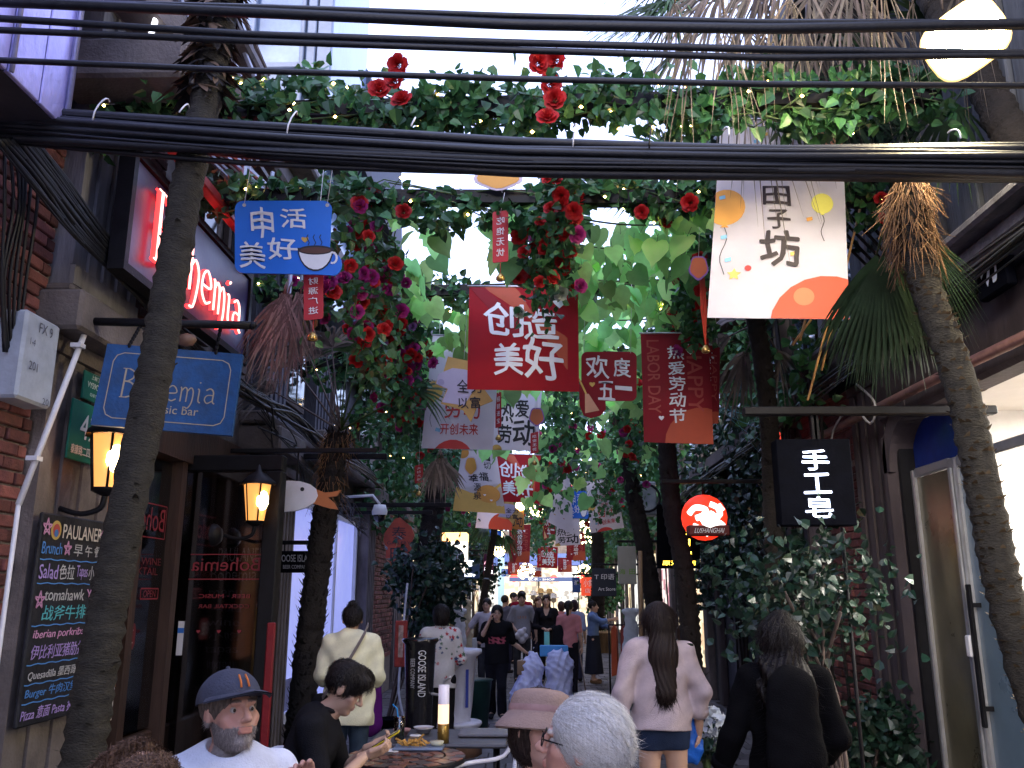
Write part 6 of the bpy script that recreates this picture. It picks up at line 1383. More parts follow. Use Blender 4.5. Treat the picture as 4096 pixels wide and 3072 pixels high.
# dome camera
dc = thing('dome_camera', 'white dome security camera left of the gallery sign', 'camera', V(820, 1110, 11.8)); c = V(820, 1105, 11.8)
mb = MB(); mb.lathe([(0, .1), (.08, .09), (.11, .0), (.1, -.05)], c, white_m, 14); part('housing', mb, dc); mb = MB(); mb.sphere(c+Vector((0, 0, -.06)), .085, darkgl_m, 12); part('dome', mb, dc)
mb = MB(); mb.tube([c+Vector((0, 0, .1)), c+Vector((-.1, 0, .22)), (-2.6, 11.8, c.z+.2)], .02, white_m, 6); part('arm', mb, dc)
# goose board
gb = thing('goose_board', 'white goose head cut-out board with open orange beak', 'sign', V(640, 1070, 7.5))
s_ = Surf(V(560, 1036, 7.5), V(736, 1036, 7.5), V(560, 1106, 7.5), V(736, 1106, 7.5)); fn = lambda u, v, d: s_.p(u, v, -d)
hd = [(.0, .15), (.15, .08), (.35, .03), (.5, .05), (.62, .14), (.7, .3), (.72, .5), (.68, .7), (.58, .86), (.45, .96), (.28, 1), (.1, .95), (.0, .85)]
mb = MB(); mb.prism(hd, fn, .04, PL('goose_white', (.66, .68, .76), .6)); part('head', mb, gb)
mb = MB(); mb.prism([(.69, .28), (.8, .4), (.9, .38), (1.0, .32), (.95, .5), (.84, .55), (.92, .72), (.96, .92), (.85, .88), (.72, .78), (.66, .74), (.715, .5)], lambda u, v, d: s_.p(u, v, -d-.004), .032, PL('beak_orange', (.4, .14, .05))); part('beak', mb, gb)
mb = MB(); s_.circ(mb, .53, .3, .025, inkb, .004); part('eye', mb, gb)
mb = MB(); a = V(640, 1036, 7.5); mb.tube([(a.x, 7.52, a.z-.02), (a.x, 7.52, a.z+.25)], .008, black_m, 4); mb.bbox((-2.7, 7.5, a.z+.24), (a.x+.7, 7.54, a.z+.28), black_m, .004); part('bracket', mb, gb)
# pole brackets on the left further back
for (x, y, Y, L, lab) in ((835, 985, 9.0, 1.0, 'black bracket bar sticking out over the tangled wires'), (975, 1090, 12.0, .9, 'dark pole above the gallery sign')):
    p = V(x, y, Y); mb = MB(); mb.bbox((-2.75, Y, p.z-.03), (p.x, Y+.06, p.z+.03), black_m, .008); solo('bracket_bar', mb, lab, 'bracket')
# air conditioner
ac = thing('air_conditioner', 'weathered air conditioner box among leaves on the right', 'air conditioner', V(1396, 1075, 14)); A = V(1372, 1040, 14); B_ = V(1420, 1112, 14)
mb = MB(); mb.bbox((A.x, 14, B_.z), (B_.x, 14.4, A.z), M('old_white', (.25, .28, .3), .6, .3), .02); part('case', mb, ac); mb = MB(); mb.lathe([(.2, 0), (.22, .02), (.24, 0)], ((A.x+B_.x)/2, 13.99, (A.z+B_.z)/2), black_m, 18, Matrix.Rotation(math.radians(90), 4, 'X')); part('grille', mb, ac)
# ================================================================ people: smooth implicit bodies
def snet(f, lo, hi, h):
    lo = np.array(lo, np.float32); n = np.maximum(3, np.ceil((np.array(hi)-lo)/h).astype(int)+1)
    g = [lo[i]+h*np.arange(n[i], dtype=np.float32) for i in range(3)]
    P = np.stack(np.meshgrid(*g, indexing='ij'), -1).reshape(-1, 3); d = f(P).reshape(n); s = d < 0
    cs = [s[i:n[0]-1+i, j:n[1]-1+j, k:n[2]-1+k] for i in (0, 1) for j in (0, 1) for k in (0, 1)]
    c = sum(q.astype(np.int8) for q in cs); act = (c > 0) & (c < 8); idx = -np.ones(act.shape, int); ijk = np.argwhere(act); idx[act] = np.arange(len(ijk))
    if len(ijk) == 0: return np.zeros((0, 3)), np.zeros((0, 4), int)
    acc = np.zeros((len(ijk), 3)); cnt = np.zeros(len(ijk))
    for ax in range(3):
        o1, o2 = [q for q in range(3) if q != ax]
        for a in (0, 1):
            for b in (0, 1):
                off = np.zeros(3, int); off[o1] = a; off[o2] = b; p0 = ijk+off; p1 = p0.copy(); p1[:, ax] += 1
                d0 = d[tuple(p0.T)]; d1 = d[tuple(p1.T)]; m = (d0 < 0) != (d1 < 0); t = d0[m]/(d0[m]-d1[m]+1e-12)
                q = p0[m].astype(float); q[:, ax] += t; acc[m] += q; cnt[m] += 1
    V_ = lo+h*acc/cnt[:, None]; fs = []
    for ax in range(3):
        o1, o2 = [(1, 2), (2, 0), (0, 1)][ax]
        a = np.take(s, range(n[ax]-1), ax); b = np.take(s, range(1, n[ax]), ax); e = np.argwhere(a != b)
        e = e[(e[:, o1] > 0) & (e[:, o2] > 0) & (e[:, o1] < n[o1]-1) & (e[:, o2] < n[o2]-1)]
        if not len(e): continue
        def at_(da, db): q = e.copy(); q[:, o1] -= da; q[:, o2] -= db; return idx[tuple(q.T)]
        F_ = np.stack([at_(1, 1), at_(0, 1), at_(0, 0), at_(1, 0)], 1); ins = a[tuple(e.T)]; F_[~ins] = F_[~ins][:, ::-1]; fs.append(F_)
    return V_, np.concatenate(fs)
def cone(a, b, r0, r1, flat=1.): return ('c', np.array(a, np.float32), np.array(b, np.float32), r0, r1, flat)
def ell(c, r, rot=None): return ('e', np.array(c, np.float32), np.array(r, np.float32), rot)
def dprim(p, q):
    if q[0] == 'c':
        _, a, b, r0, r1, fl = q; pa = p-a; ba = b-a
        t = np.clip(pa@ba/max(1e-9, float(ba@ba)), 0, 1); v = pa-t[:, None]*ba
        if fl != 1: v = v*np.array([1, 1/fl, 1], np.float32)
        return (np.sqrt((v*v).sum(1))-(r0+(r1-r0)*t))*(fl if fl < 1 else 1)
    _, c, r, rot = q; v = p-c
    if rot is not None: v = v@rot
    k0 = np.sqrt(((v/r)**2).sum(1)); k1 = np.sqrt(((v/(r*r))**2).sum(1))+1e-9; return k0*(k0-1)/k1
def smin(a, b, k): h = np.clip(.5+.5*(b-a)/k, 0, 1); return b+(a-b)*h-k*h*(1-h)
def field(prims, k=.03, sub=(), noise=None):
    def f(p):
        d = None
        for q in prims:
            kk = k
            if isinstance(q, tuple) and q[0] == 'k': kk = q[1]; q = q[2]
            e = dprim(p, q); d = e if d is None else smin(d, e, kk)
        for q, kk in sub: d = -smin(-d, dprim(p, q), kk)
        if noise is not None: d = d+noise(p)
        return d
    return f
def pbox(prims, pad):
    lo = np.full(3, 9.); hi = -lo
    for q in prims:
        if q[0] == 'k': q = q[2]
        if q[0] == 'c': r = max(q[3], q[4])+pad; lo = np.minimum(lo, np.minimum(q[1], q[2])-r); hi = np.maximum(hi, np.maximum(q[1], q[2])+r)
        else: r = q[2].max()+pad; lo = np.minimum(lo, q[1]-r); hi = np.maximum(hi, q[1]+r)
    return lo, hi
def rotZX(yaw, pitch, roll=0): return np.array(Matrix.Rotation(yaw, 3, 'Z') @ Matrix.Rotation(pitch, 3, 'X') @ Matrix.Rotation(roll, 3, 'Y'), np.float32)
def hand_prims(wr, d, nrm, curl=.4, s=1., side=1, spread=.12):
    wr = np.array(wr, float); d = np.array(d, float); d /= np.linalg.norm(d); n = np.array(nrm, float); n -= d*(n@d); n /= np.linalg.norm(n); x = np.cross(d, n)*side
    P = [cone(wr-d*.03*s, wr+d*.02*s, .023*s, .024*s), cone(wr+d*.03*s-x*.022*s, wr+d*.08*s-x*.028*s, .016*s, .013*s), cone(wr+d*.03*s+x*.018*s, wr+d*.075*s+x*.026*s, .017*s, .013*s), cone(wr+d*.03*s, wr+d*.08*s, .018*s, .013*s)]
    for i, (o, L) in enumerate(((-.032, .062), (-.011, .074), (.011, .078), (.031, .07))):
        b = wr+d*.085*s+x*o*s; q = d+x*o*spread*20*.12; q /= np.linalg.norm(q); c = b
        for j, fr in enumerate((.44, .31, .25)):
            an = curl*(j+.6)*(1+.12*i*-1); v = q*math.cos(an)+n*math.sin(an); e = c+v*L*fr*s; P.append(('k', .005, cone(c, e, (.0095-.001*j)*s, (.0085-.001*j)*s))); c = e
    b = wr+d*.025*s+x*.03*s; e = b+(d*.6+x*.7+n*.3)*.045*s; g = e+(d*.85+x*.15+n*.45)*.035*s
    P += [('k', .012, cone(b, e, .014*s, .011*s)), ('k', .006, cone(e, g, .0105*s, .008*s))]
    return P
def head_prims(hc, Rm, s=1., female=0, beard=0):
    T = lambda *p: hc+(Rm@np.array(p, np.float32))*s
    k = .94 if female else 1.
    P = [ell(T(0, .014, .03), np.array((.076, .094, .093))*s, Rm), ('k', .03*s, ell(T(0, -.028, -.045), np.array((.057*k, .062, .072))*s, Rm)), ('k', .025*s, ell(T(0, -.066, -.098), np.array((.027*k, .024, .02))*s, Rm)),
         ('k', .02*s, cone(T(-.045, -.055, -.02), T(-.03, -.06, -.045), .022*s, .02*s)), ('k', .02*s, cone(T(.045, -.055, -.02), T(.03, -.06, -.045), .022*s, .02*s)),
         ('k', .012*s, cone(T(-.034, -.082, .026), T(.034, -.082, .026), .011*s, .011*s)), ('k', .01*s, cone(T(0, -.09, .014), T(0, -.114, -.026), .0075*s, .0125*s)),
         ('k', .008*s, cone(T(-.012, -.1, -.03), T(.012, -.1, -.03), .0085*s, .0085*s)), ('k', .006*s, cone(T(-.019, -.092, -.055), T(.019, -.092, -.055), .006*s, .006*s)), ('k', .006*s, cone(T(-.016, -.091, -.066), T(.016, -.091, -.066), .0075*s, .0075*s)),
         ('k', .01*s, ell(T(.079, .008, -.005), np.array((.01, .02, .032))*s, Rm)), ('k', .01*s, ell(T(-.079, .008, -.005), np.array((.01, .02, .032))*s, Rm))]
    sub = [(cone(T(.02, -.1, .006), T(.042, -.092, .006), .01*s, .009*s), .012*s), (cone(T(-.02, -.1, .006), T(-.042, -.092, .006), .01*s, .009*s), .012*s), (cone(T(-.018, -.1, -.0605), T(.018, -.1, -.0605), .002*s, .002*s), .004*s)]
    return P, sub, T
def foldn(amp, sd=0, fz=30):
    def f(p): return amp*(.5*np.sin(p[:, 2]*fz+4*np.sin(p[:, 0]*7+sd)+3*np.sin(p[:, 1]*9))+.35*np.sin(p[:, 0]*33+p[:, 2]*14+sd)+.3*np.sin(p[:, 1]*27-p[:, 2]*19+sd*2))
    return f
def add_net(mb, f, lo, hi, h, m, colf):
    v, q = snet(f, lo, hi, h)
    if len(v): mb.add(v, q, m, True, colf(v) if callable(colf) else np.tile(np.array(colf, float), (len(v), 1)))
    return v
SK = dict(asian=(.50, .31, .22), pale=(.55, .34, .27), red=(.46, .25, .19), tan=(.4, .24, .16))
def person(label, loc, rz, H=1.65, pose=None, skin='asian', top=None, bot=None, hair=None, shoes=(.03, .03, .035), h=.014, hh=None, head=(0, 0, 0), curl=(.4, .4), hands=None, female=0, build=1., group=None, beard=None, face=True, handh=.006, brow=None):
    s = H/1.70; o = thing('person', label, 'person', loc, rz, group, local=True); sk = np.array(SK[skin])
    J = dict(pel=(0, 0, .92), che=(0, 0, 1.30), nek=(0, .01, 1.455), hed=(0, -.012, 1.585))
    for sd, x in (('L', 1), ('R', -1)): J.update({'sh'+sd: (.165*x*build, 0, 1.39), 'el'+sd: (.21*x*build, .03, 1.11), 'ha'+sd: (.225*x*build, -.04, .87), 'hip'+sd: (.085*x, 0, .9), 'kn'+sd: (.095*x, -.01, .49), 'an'+sd: (.1*x, .02, .08), 'to'+sd: (.115*x, -.12, .035)})
    J.update(pose or {}); J = {k: np.array(v, float)*s for k, v in J.items()}
    b = build; Rm = rotZX(*[math.radians(a) for a in head]); hc = J['hed'].astype(np.float32)
    up = J['che']-J['pel']; up /= np.linalg.norm(up)
    body = [cone(J['che'], J['pel']+up*.08*s, .145*s*b, .13*s*b, .68), cone(J['pel']+up*.06*s, J['pel']-up*.01*s, .14*s*b, .15*s*b, .75), ('k', .05, cone(J['shL'], J['shR'], .052*s, .052*s)), ('k', .03, cone(J['nek']-up*.05*s, hc+np.array((0, .02, -.06))*s, .056*s*(1-.12*female), .05*s*(1-.12*female)))]
    if female: body += [('k', .03, ell(J['che']+np.array((sx*.065, -.085, -.02))*s, np.array((.055, .045, .055))*s)) for sx in (1, -1)]
    hp = []
    for sd in 'LR':
        d = J['ha'+sd]-J['el'+sd]; d /= np.linalg.norm(d); wr = J['ha'+sd]
        body += [('k', .03, cone(J['sh'+sd], J['el'+sd], .046*s*b, .036*s)), ('k', .015, cone(J['el'+sd], J['el'+sd]*.6+wr*.4, .036*s, .036*s)), ('k', .015, cone(J['el'+sd]*.6+wr*.4, wr, .036*s, .025*s))]
        body += [('k', .03, cone(J['hip'+sd], J['kn'+sd], .085*s*b, .055*s)), ('k', .02, cone(J['kn'+sd], J['kn'+sd]*.6+J['an'+sd]*.4, .052*s, .052*s)), ('k', .02, cone(J['kn'+sd]*.6+J['an'+sd]*.4, J['an'+sd], .05*s, .034*s)), ('k', .02, cone(J['an'+sd]-np.array((0, 0, .01)), J['to'+sd], .04*s, .033*s))]
        nr = (hands or {}).get(sd) or (d, (-.9 if sd == 'L' else .9, -.3, 0))
        hp.append(hand_prims(wr, nr[0], nr[1], curl[0 if sd == 'L' else 1], s*(1-.08*female), 1 if sd == 'L' else -1))
    hpr, hsub, T = head_prims(hc, Rm, s, female)
    def skcol(v):
        c = np.tile(sk, (len(v), 1)); q = ((v-hc)@Rm)/s
        lip = (np.abs(q[:, 0]) < .024) & (np.abs(q[:, 2]+.0605) < .011) & (q[:, 1] < -.085); c[lip] = sk*np.array((.85, .68, .7))
        br = (np.abs(np.abs(q[:, 0])-.032) < .02) & (np.abs(q[:, 2]-.03) < .0055) & (q[:, 1] < -.06); c[br] = brow or (.05, .035, .03)
        ck = np.exp(-(((np.abs(q[:, 0])-.045)/.02)**2+((q[:, 2]+.03)/.022)**2))*(q[:, 1] < -.03); c *= 1+ck[:, None]*np.array((.05, -.08, -.05))
        if beard:
            bm_ = (np.abs(q[:, 0]) < .09) & (q[:, 2] < -.048+.5*np.maximum(0, q[:, 1]+.06)) & (q[:, 2] > -.15) & (q[:, 1] < .03) & ~lip & (((q**2).sum(1)) < .03); rr = NR.uniform(.75, 1.25, len(v))[:, None]; c[bm_] = (np.array(beard)*rr)[bm_]
        return c
    mb = MB(); hz = hc[2]-.07*s
    lo, hi = pbox(body, .02); fb = field(body, .04)
    cut = J['nek']+np.array((0, 0, .045*s))
    fcut = lambda p: np.maximum(fb(p), (p[:, 2]-cut[2]))
    add_net(mb, fcut, lo, hi, h, skin_m, skcol)
    hb = hh or h*.7; add_net(mb, field(hpr+[('k', .03, cone(J['nek'], hc+np.array((0, .02, -.06))*s, .054*s*(1-.12*female), .05*s*(1-.12*female)))], .03, hsub), hc-np.array((.12, .14, .17))*s, hc+np.array((.12, .15, .15))*s, hb, skin_m, skcol)
    for p in hp: lo, hi = pbox(p, .01); add_net(mb, field(p, .012), lo, hi, handh, skin_m, skcol)
    part('body', mb, o)
    if beard:  # loose beard hairs over the coloured skin
        vv = np.concatenate(mb.V); cc = np.concatenate(mb.cols); q = ((vv-hc)@Rm)/s; ok = np.where((cc[:, 0] < .24) & (cc[:, 2] > .08) & ((q**2).sum(1) < .03))[0]
        n = 1900; i_ = NR.choice(ok, n); p = vv[i_]; out = p-np.array(T(0, .0, -.03)); out /= np.linalg.norm(out, axis=1)[:, None]; tg = out*.7+np.array((0, 0, -1.))+NR.normal(size=(n, 3))*.35; tg /= np.linalg.norm(tg, axis=1)[:, None]; sd_ = np.cross(out, tg); l = NR.uniform(.006, .016, n)[:, None]
        VV = np.stack([p-sd_*.0007, p+sd_*.0007, p+tg*l+out*.002], 1).reshape(-1, 3); bi = np.arange(n)*3; bmx = MB(); bmx.add(VV, np.stack([bi, bi+1, bi+2], 1), hair_m, False, np.repeat(np.array(beard)*NR.uniform(.4, 2.2, n)[:, None], 3, 0)); part('beard', bmx, o)['kind'] = 'stuff'
    if face:
        for sx in (-1, 1):
            e = MB(); c = T(sx*.031, -.0735, .005); e.sphere(tuple(c), .0112*s, PL('eye_white', (.36, .33, .31), .3), 10); c2 = T(sx*.031, -.0805, .004); e.sphere(tuple(c2), .0062*s, PL('iris', (.03, .018, .012), .15), 8); part('eye', e, o)
    tc = lambda c: (c if callable(c) else (lambda v: np.tile(np.array(c, float), (len(v), 1))*(1+.06*np.sin(v[:, 2:3]*60+v[:, 0:1]*31))))
    if top:
        lo_ = top.get('loose', 1.); sl = top.get('sleeve', .45); hem = top.get('hem', .88)*s; rl = top.get('rs', .062)*s*lo_
        P = [cone(J['che']+up*.02*s, J['pel']+up*.05*s, .158*s*b*lo_, .15*s*b*lo_, .72), ('k', .05, cone(J['shL']-np.array((.01, 0, 0)), J['shR']+np.array((.01, 0, 0)), .064*s, .064*s))]
        if top.get('hem', .88) < .92: P.append(('k', .05, cone(J['pel']+up*.05*s, J['pel']-up*.12*s, .155*s*b*lo_, .17*s*b*lo_, .78)))
        if female: P += [('k', .04, ell(J['che']+np.array((sx*.065, -.088, -.02))*s, np.array((.06, .052, .06))*s)) for sx in (1, -1)]
        for sd in 'LR':
            a, e, w_ = J['sh'+sd], J['el'+sd], J['ha'+sd]
            if sl <= .5: P.append(('k', .03, cone(a, a+(e-a)*sl*2, rl, rl*1.02)))
            else: P += [('k', .03, cone(a, e, rl, rl*.86)), ('k', .02, cone(e, e+(w_-e)*(sl-.5)*2, rl*.86, rl*.72))]
        sub = [(ell(J['nek']+np.array((0, -.035, .05))*s, np.array((.068, .075, .085))*s), .012)]
        if top.get('open'): sub.append((cone(J['che']+np.array((0, -.14, .0))*s, J['nek']+np.array((0, -.08, .0))*s, .03*s, .07*s), .01))
        nz = foldn(top.get('fold', .006), len(label), 26); f0 = field(P, .03, sub, nz); f = lambda p: np.maximum(f0(p), (hem-p[:, 2])+.012*np.sin(p[:, 0]*9+1))
        mb = MB(); lo2, hi2 = pbox(P, .02); add_net(mb, f, lo2, hi2, h*.8, cloth_m, tc(top['col']))
        if top.get('collar'):
            c = J['nek']; mb.tube([c+np.array((.062*math.cos(t), .055*math.sin(t)-.0, .015-.02*math.sin(-t)*(t > 3.14)))*s for t in np.linspace(-.9, 4.04, 12)], .014*s, cloth_m, 6, True, top['collar'])
        if sl > .5:
            for sd in 'LR': q = J['el'+sd]+(J['ha'+sd]-J['el'+sd])*(sl-.5)*2; d = J['ha'+sd]-J['el'+sd]; d /= np.linalg.norm(d); mb.tube([q-d*.02, q+d*.018], rl*.8, cloth_m, 12, True, tc(top['col'])(np.array([q]))[0]*.95)
        part(top.get('name', 'shirt'), mb, o)
    if bot:
        kd = bot['kind']; mb = MB(); wz = J['pel']+up*.07*s
        if kd in ('pants', 'shorts'):
            P = [cone(wz, J['pel']-up*.02, .146*s*b, .158*s*b, .76)]
            for sd in 'LR':
                P.append(('k', .03, cone(J['hip'+sd], J['kn'+sd], .098*s*b, .072*s)))
                if kd == 'pants': P.append(('k', .02, cone(J['kn'+sd], J['an'+sd]+(0, 0, .02*s), .072*s, bot.get('cuff', .06)*s)))
            f0 = field(P, .025, (), foldn(.004, 3, 22)); hm = bot.get('hem', 0)*s; f = (lambda p: np.maximum(f0(p), hm-p[:, 2])) if kd == 'shorts' else f0
            lo2, hi2 = pbox(P, .02); add_net(mb, f, lo2, hi2, h, cloth_m, tc(bot['col']))
        else:
            hm = bot.get('hem', .25)*s; c0 = J['pel']; n = 40; rows = []
            for i in range(9):
                t = i/8; z = wz[2]+(hm-wz[2])*t; r = (.165+.08*t**1.1*bot.get('flare', 1))*s
                for j in range(n): a = 2*math.pi*j/n; q = r*(1+.05*t*math.sin(a*9+1)); rows.append((c0[0]+q*math.cos(a), c0[1]*(1-t)+q*.85*math.sin(a), z))
            V_ = np.array(rows); F_ = np.array([[i*n+j, i*n+(j+1) % n, (i+1)*n+(j+1) % n, (i+1)*n+j] for i in range(8) for j in range(n)]); mb.add(V_, F_[:, ::-1], cloth_m, True, tc(bot['col'])(V_))
        part(kd if kd != 'skirt' else 'skirt', mb, o)
    for sd in 'LR':
        if shoes is None: break
        P = [cone(J['an'+sd]-np.array((0, -.02, .03))*s, J['to'+sd]-np.array((0, .0, .0)), .045*s, .04*s)]; f0 = field(P, .02); f = lambda p: np.maximum(f0(p), .0-p[:, 2]); mb = MB(); lo2, hi2 = pbox(P, .01); add_net(mb, f, lo2, hi2, max(.01, h*.8), cloth_m, shoes); part('shoe', mb, o)
    if hair:
        k = hair.get('kind', 'short'); hcv = hair.get('col', (.012, .009, .009)); P = [ell(T(0, .022, .04), np.array((.088, .103, .096))*s, Rm)]; sub = [(ell(T(0, -.125, -.035), np.array((.07, .088, .1))*s, Rm), .012), (ell(T(0, -.05, -.16), np.array((.075, .13, .11))*s, Rm), .01)]
        amp = hair.get('amp', .004)
        if k == 'bob': P += [('k', .03, ell(T(0, .035, -.025), np.array((.093, .085, .095))*s, Rm))]; sub = sub[:1]
        if k == 'bun': P += [('k', .015, ell(T(0, .06, .135), np.array((.04, .04, .035))*s, Rm))]
        if k == 'pony': P += [('k', .02, cone(T(0, .11, -.01), T(0, .125, -.13), .035*s, .022*s))]
        if k == 'mop': P += [('k', .02, ell(T(0, -.03, .085), np.array((.085, .085, .055))*s, Rm))]
        if k in ('long', 'wavy'):
            L = hair.get('len', .42); w_ = .085 if k == 'long' else .115
            P += [('k', .04, cone(T(0, .06, .0), T(0, .115, -.2), .085*s, w_*s, .62)), ('k', .04, cone(T(0, .115, -.2), T(0, .155, -L), w_*s, w_*.8*s, .5))]; sub = sub[:1]
        nz = lambda p: amp*np.sin(np.arctan2(p[:, 1]-hc[1], p[:, 0]-hc[0])*34+7*np.sin(p[:, 2]*11))+(amp*1.8*np.sin(p[:, 2]*42+3*np.sin(p[:, 0]*25)+p[:, 1]*20) if k in ('wavy', 'mop', 'curly') else 0)
        if k == 'curly': P = [ell(T(0, .02, .02), np.array((.108, .108, .11))*s, Rm)]; 
        mb = MB(); lo2, hi2 = pbox(P, .03); v = add_net(mb, field(P, .03, sub, nz), lo2, hi2, hair.get('h', h*.6), hair_m, (lambda v: np.array(hcv)*(1+.35*np.sin(np.arctan2(v[:, 1]-hc[1], v[:, 0]-hc[0])*60+v[:, 2]*30))[:, None]))
        part('hair', mb, o)
        if hair.get('strands') and len(v):
            n = hair['strands']; L = hair.get('sl', .05); idx = NR.randint(0, len(v), n); p = v[idx]; out = p-np.array(T(0, .02, .03)); out /= np.linalg.norm(out, axis=1)[:, None]
            g = np.array(hair.get('flow', (0, .3, -1.)))+NR.normal(size=(n, 3))*hair.get('mess', .25); tg = g-out*(g*out).sum(1)[:, None]*.85; tg /= np.linalg.norm(tg, axis=1)[:, None]; sdv = np.cross(out, tg); ww = hair.get('sw', .0016)
            l = (L*NR.uniform(.5, 1.3, n))[:, None]; q0 = p+out*.001; q1 = p+tg*l*.5+out*.006; q2 = p+tg*l+out*hair.get('lift', .002)
            VV = np.stack([q0-sdv*ww, q0+sdv*ww, q1+sdv*ww*.8, q1-sdv*ww*.8, q2], 1).reshape(-1, 3); bi = np.arange(n)*5
            cc = np.repeat(np.clip(np.array(hcv)*NR.uniform(.6, 1.5, n)[:, None], 0, .8), 5, 0)
            mb = MB(); mb.add(VV, np.concatenate([np.stack([bi, bi+1, bi+2, bi+3], 1)]), hair_m, False, cc); mb.F += np.stack([bi+3, bi+2, bi+4], 1).tolist(); mb.Mi += [0]*n; mb.S += [False]*n
            part('hair_strand', mb, o)['kind'] = 'stuff'
    J['T'] = T; J['Rm'] = Rm
    return o, J
def ppos(vx, vt, Y): p = V(vx, vt, Y); return (p.x, Y, 0), p.z
def wpt(o, p): return Vector(o.location)+Matrix.Rotation(o.rotation_euler.z, 3, 'Z') @ Vector([float(a) for a in p])
PI = math.pi
blk = (.012, .012, .014)
# ---- standing people
loc, H = ppos(1074, 1312, 12.5)
oF, JF = person('woman in black T-shirt with pink print, hand at her ear, pulling a loaded cart', loc, .05, H+.02, dict(elR=(-.27, -.06, 1.16), haR=(-.12, -.13, 1.48), elL=(.25, .12, 1.13), haL=(.46, .22, .98), knL=(.07, -.12, .5), anL=(.08, -.05, .1), toL=(.09, -.18, .05), anR=(-.08, .16, .1), toR=(-.09, .04, .04)),
    top=dict(col=lambda v: np.where(((np.abs(v[:, 0]) < .12) & (np.abs(v[:, 2]-1.05) < .045) & (v[:, 1] < 0) & (np.sin(v[:, 0]*90)+np.sin(v[:, 2]*130+v[:, 0]*40) > -.4))[:, None], np.array((.45, .1, .14)), np.array(blk)), sleeve=.42, hem=.82, loose=1.08), bot=dict(kind='pants', col=(.012, .012, .016), cuff=.075), hair=dict(kind='bob', strands=900), h=.012, female=1, build=1.08, hands={'R': ((.3, -.1, 1), (1, .2, 0)), 'L': ((.8, .3, -.5), (0, -.5, -1))}, curl=(1.0, .9))
loc, H = ppos(1127, 1281, 17.5)
oH, JH = person('man in a grey printed T-shirt holding white plush toys', loc, .1, H, dict(elR=(-.25, .0, 1.13), haR=(-.13, -.17, .99), elL=(.27, .02, 1.12), haL=(.28, -.06, .88)), top=dict(col=lambda v: np.where(((np.abs(v[:, 0]) < .09) & (np.abs(v[:, 2]-1.22) < .03) & (v[:, 1] < 0) & (np.sin(v[:, 0]*120) > -.2))[:, None], np.array((.35, .2, .15)), np.array((.26, .25, .27))), sleeve=.4, hem=.82, loose=1.06), bot=dict(kind='pants', col=(.05, .05, .055)), hair=dict(kind='mop'), h=.016, curl=(.4, .9))
loc, H = ppos(1180, 1286, 17.2)
oI, JI = person('woman in a black blazer clasping her hands over a turquoise bottle', loc, 0, H, dict(elR=(-.24, -.02, 1.1), haR=(-.06, -.2, 1.06), elL=(.24, -.02, 1.1), haL=(.06, -.2, 1.05)), top=dict(col=(.015, .014, .018), sleeve=.92, hem=.75, open=1, name='blazer'), bot=dict(kind='pants', col=(.012, .012, .014)), hair=dict(kind='long', len=.25, col=(.03, .015, .01)), h=.016, female=1, hands={'L': ((-1, -.2, -.2), (0, 0, -1)), 'R': ((1, -.2, -.2), (0, 0, -1))}, curl=(.9, .9))
loc, H = ppos(1228, 1299, 15.3)
oJ, JJ = person('woman in a pink top seen from behind with a low ponytail and black bag', loc, PI-.2, H, dict(anL=(.1, .12, .08), toL=(.1, 0, .04)), top=dict(col=(.5, .2, .2), sleeve=.4, hem=.86, loose=.98), bot=dict(kind='pants', col=(.014, .013, .017), cuff=.05), hair=dict(kind='pony'), h=.014, female=1)
loc, H = ppos(1280, 1299, 17.4)
oK, JK = person('woman in a blue shirt and long black skirt reaching towards the clothes rack', loc, PI/2-.15, H, dict(elR=(-.2, -.2, 1.28), haR=(-.16, -.44, 1.33), elL=(.2, -.2, 1.18), haL=(.14, -.4, 1.16)), top=dict(col=(.13, .2, .38), sleeve=.7, hem=.93, loose=1.12), bot=dict(kind='skirt', col=(.018, .02, .03), hem=.2, flare=.9), hair=dict(kind='bun'), h=.014, female=1, shoes=(.2, .12, .07), curl=(.6, .6))
loc, H = ppos(1052, 1294, 15.6)
oG, JG = person('man in a white T-shirt leaning behind the woman in black', loc, -.25, H, dict(elR=(-.33, -.02, 1.18), haR=(-.4, -.1, .95)), top=dict(col=(.55, .5, .56), sleeve=.42, hem=.82), bot=dict(kind='pants', col=(.05, .05, .06)), hair=dict(kind='short'), h=.016)
loc, H = ppos(1091, 1287, 19.5)
person('dark haired person in a dark grey shirt stretching an arm, behind the man in white', loc, PI-.5, H, dict(elL=(.33, -.05, 1.3), haL=(.52, -.1, 1.32)), top=dict(col=(.1, .1, .13), sleeve=.45, hem=.82), bot=dict(kind='pants', col=(.03, .03, .05)), hair=dict(kind='short'), h=.02, face=False)
loc, H = ppos(1110, 1281, 22)
person('man in a dark suit and white shirt looking sideways in the crowd', loc, 1.1, H, {}, skin='pale', top=dict(col=lambda v: np.where(((np.abs(v[:, 0]) < .05) & (v[:, 1] < -.05) & (v[:, 2] > 1.1))[:, None], np.array((.6, .6, .6)), np.array((.015, .018, .03))), sleeve=.95, hem=.78), bot=dict(kind='pants', col=(.015, .015, .025)), hair=dict(kind='short'), h=.02)
loc, H = ppos(1125, 1277, 20.5)
person('person in a dark red top behind the man in grey', (loc[0]+.02, loc[1], 0), PI, H, dict(elL=(.28, 0, 1.12), elR=(-.28, 0, 1.12)), top=dict(col=(.25, .015, .03), sleeve=.5, hem=.8), bot=dict(kind='pants', col=(.03, .03, .04)), hair=dict(kind='short', col=(.03, .012, .01)), h=.02, build=1.12, face=False)
loc, H = ppos(1163, 1290, 20)
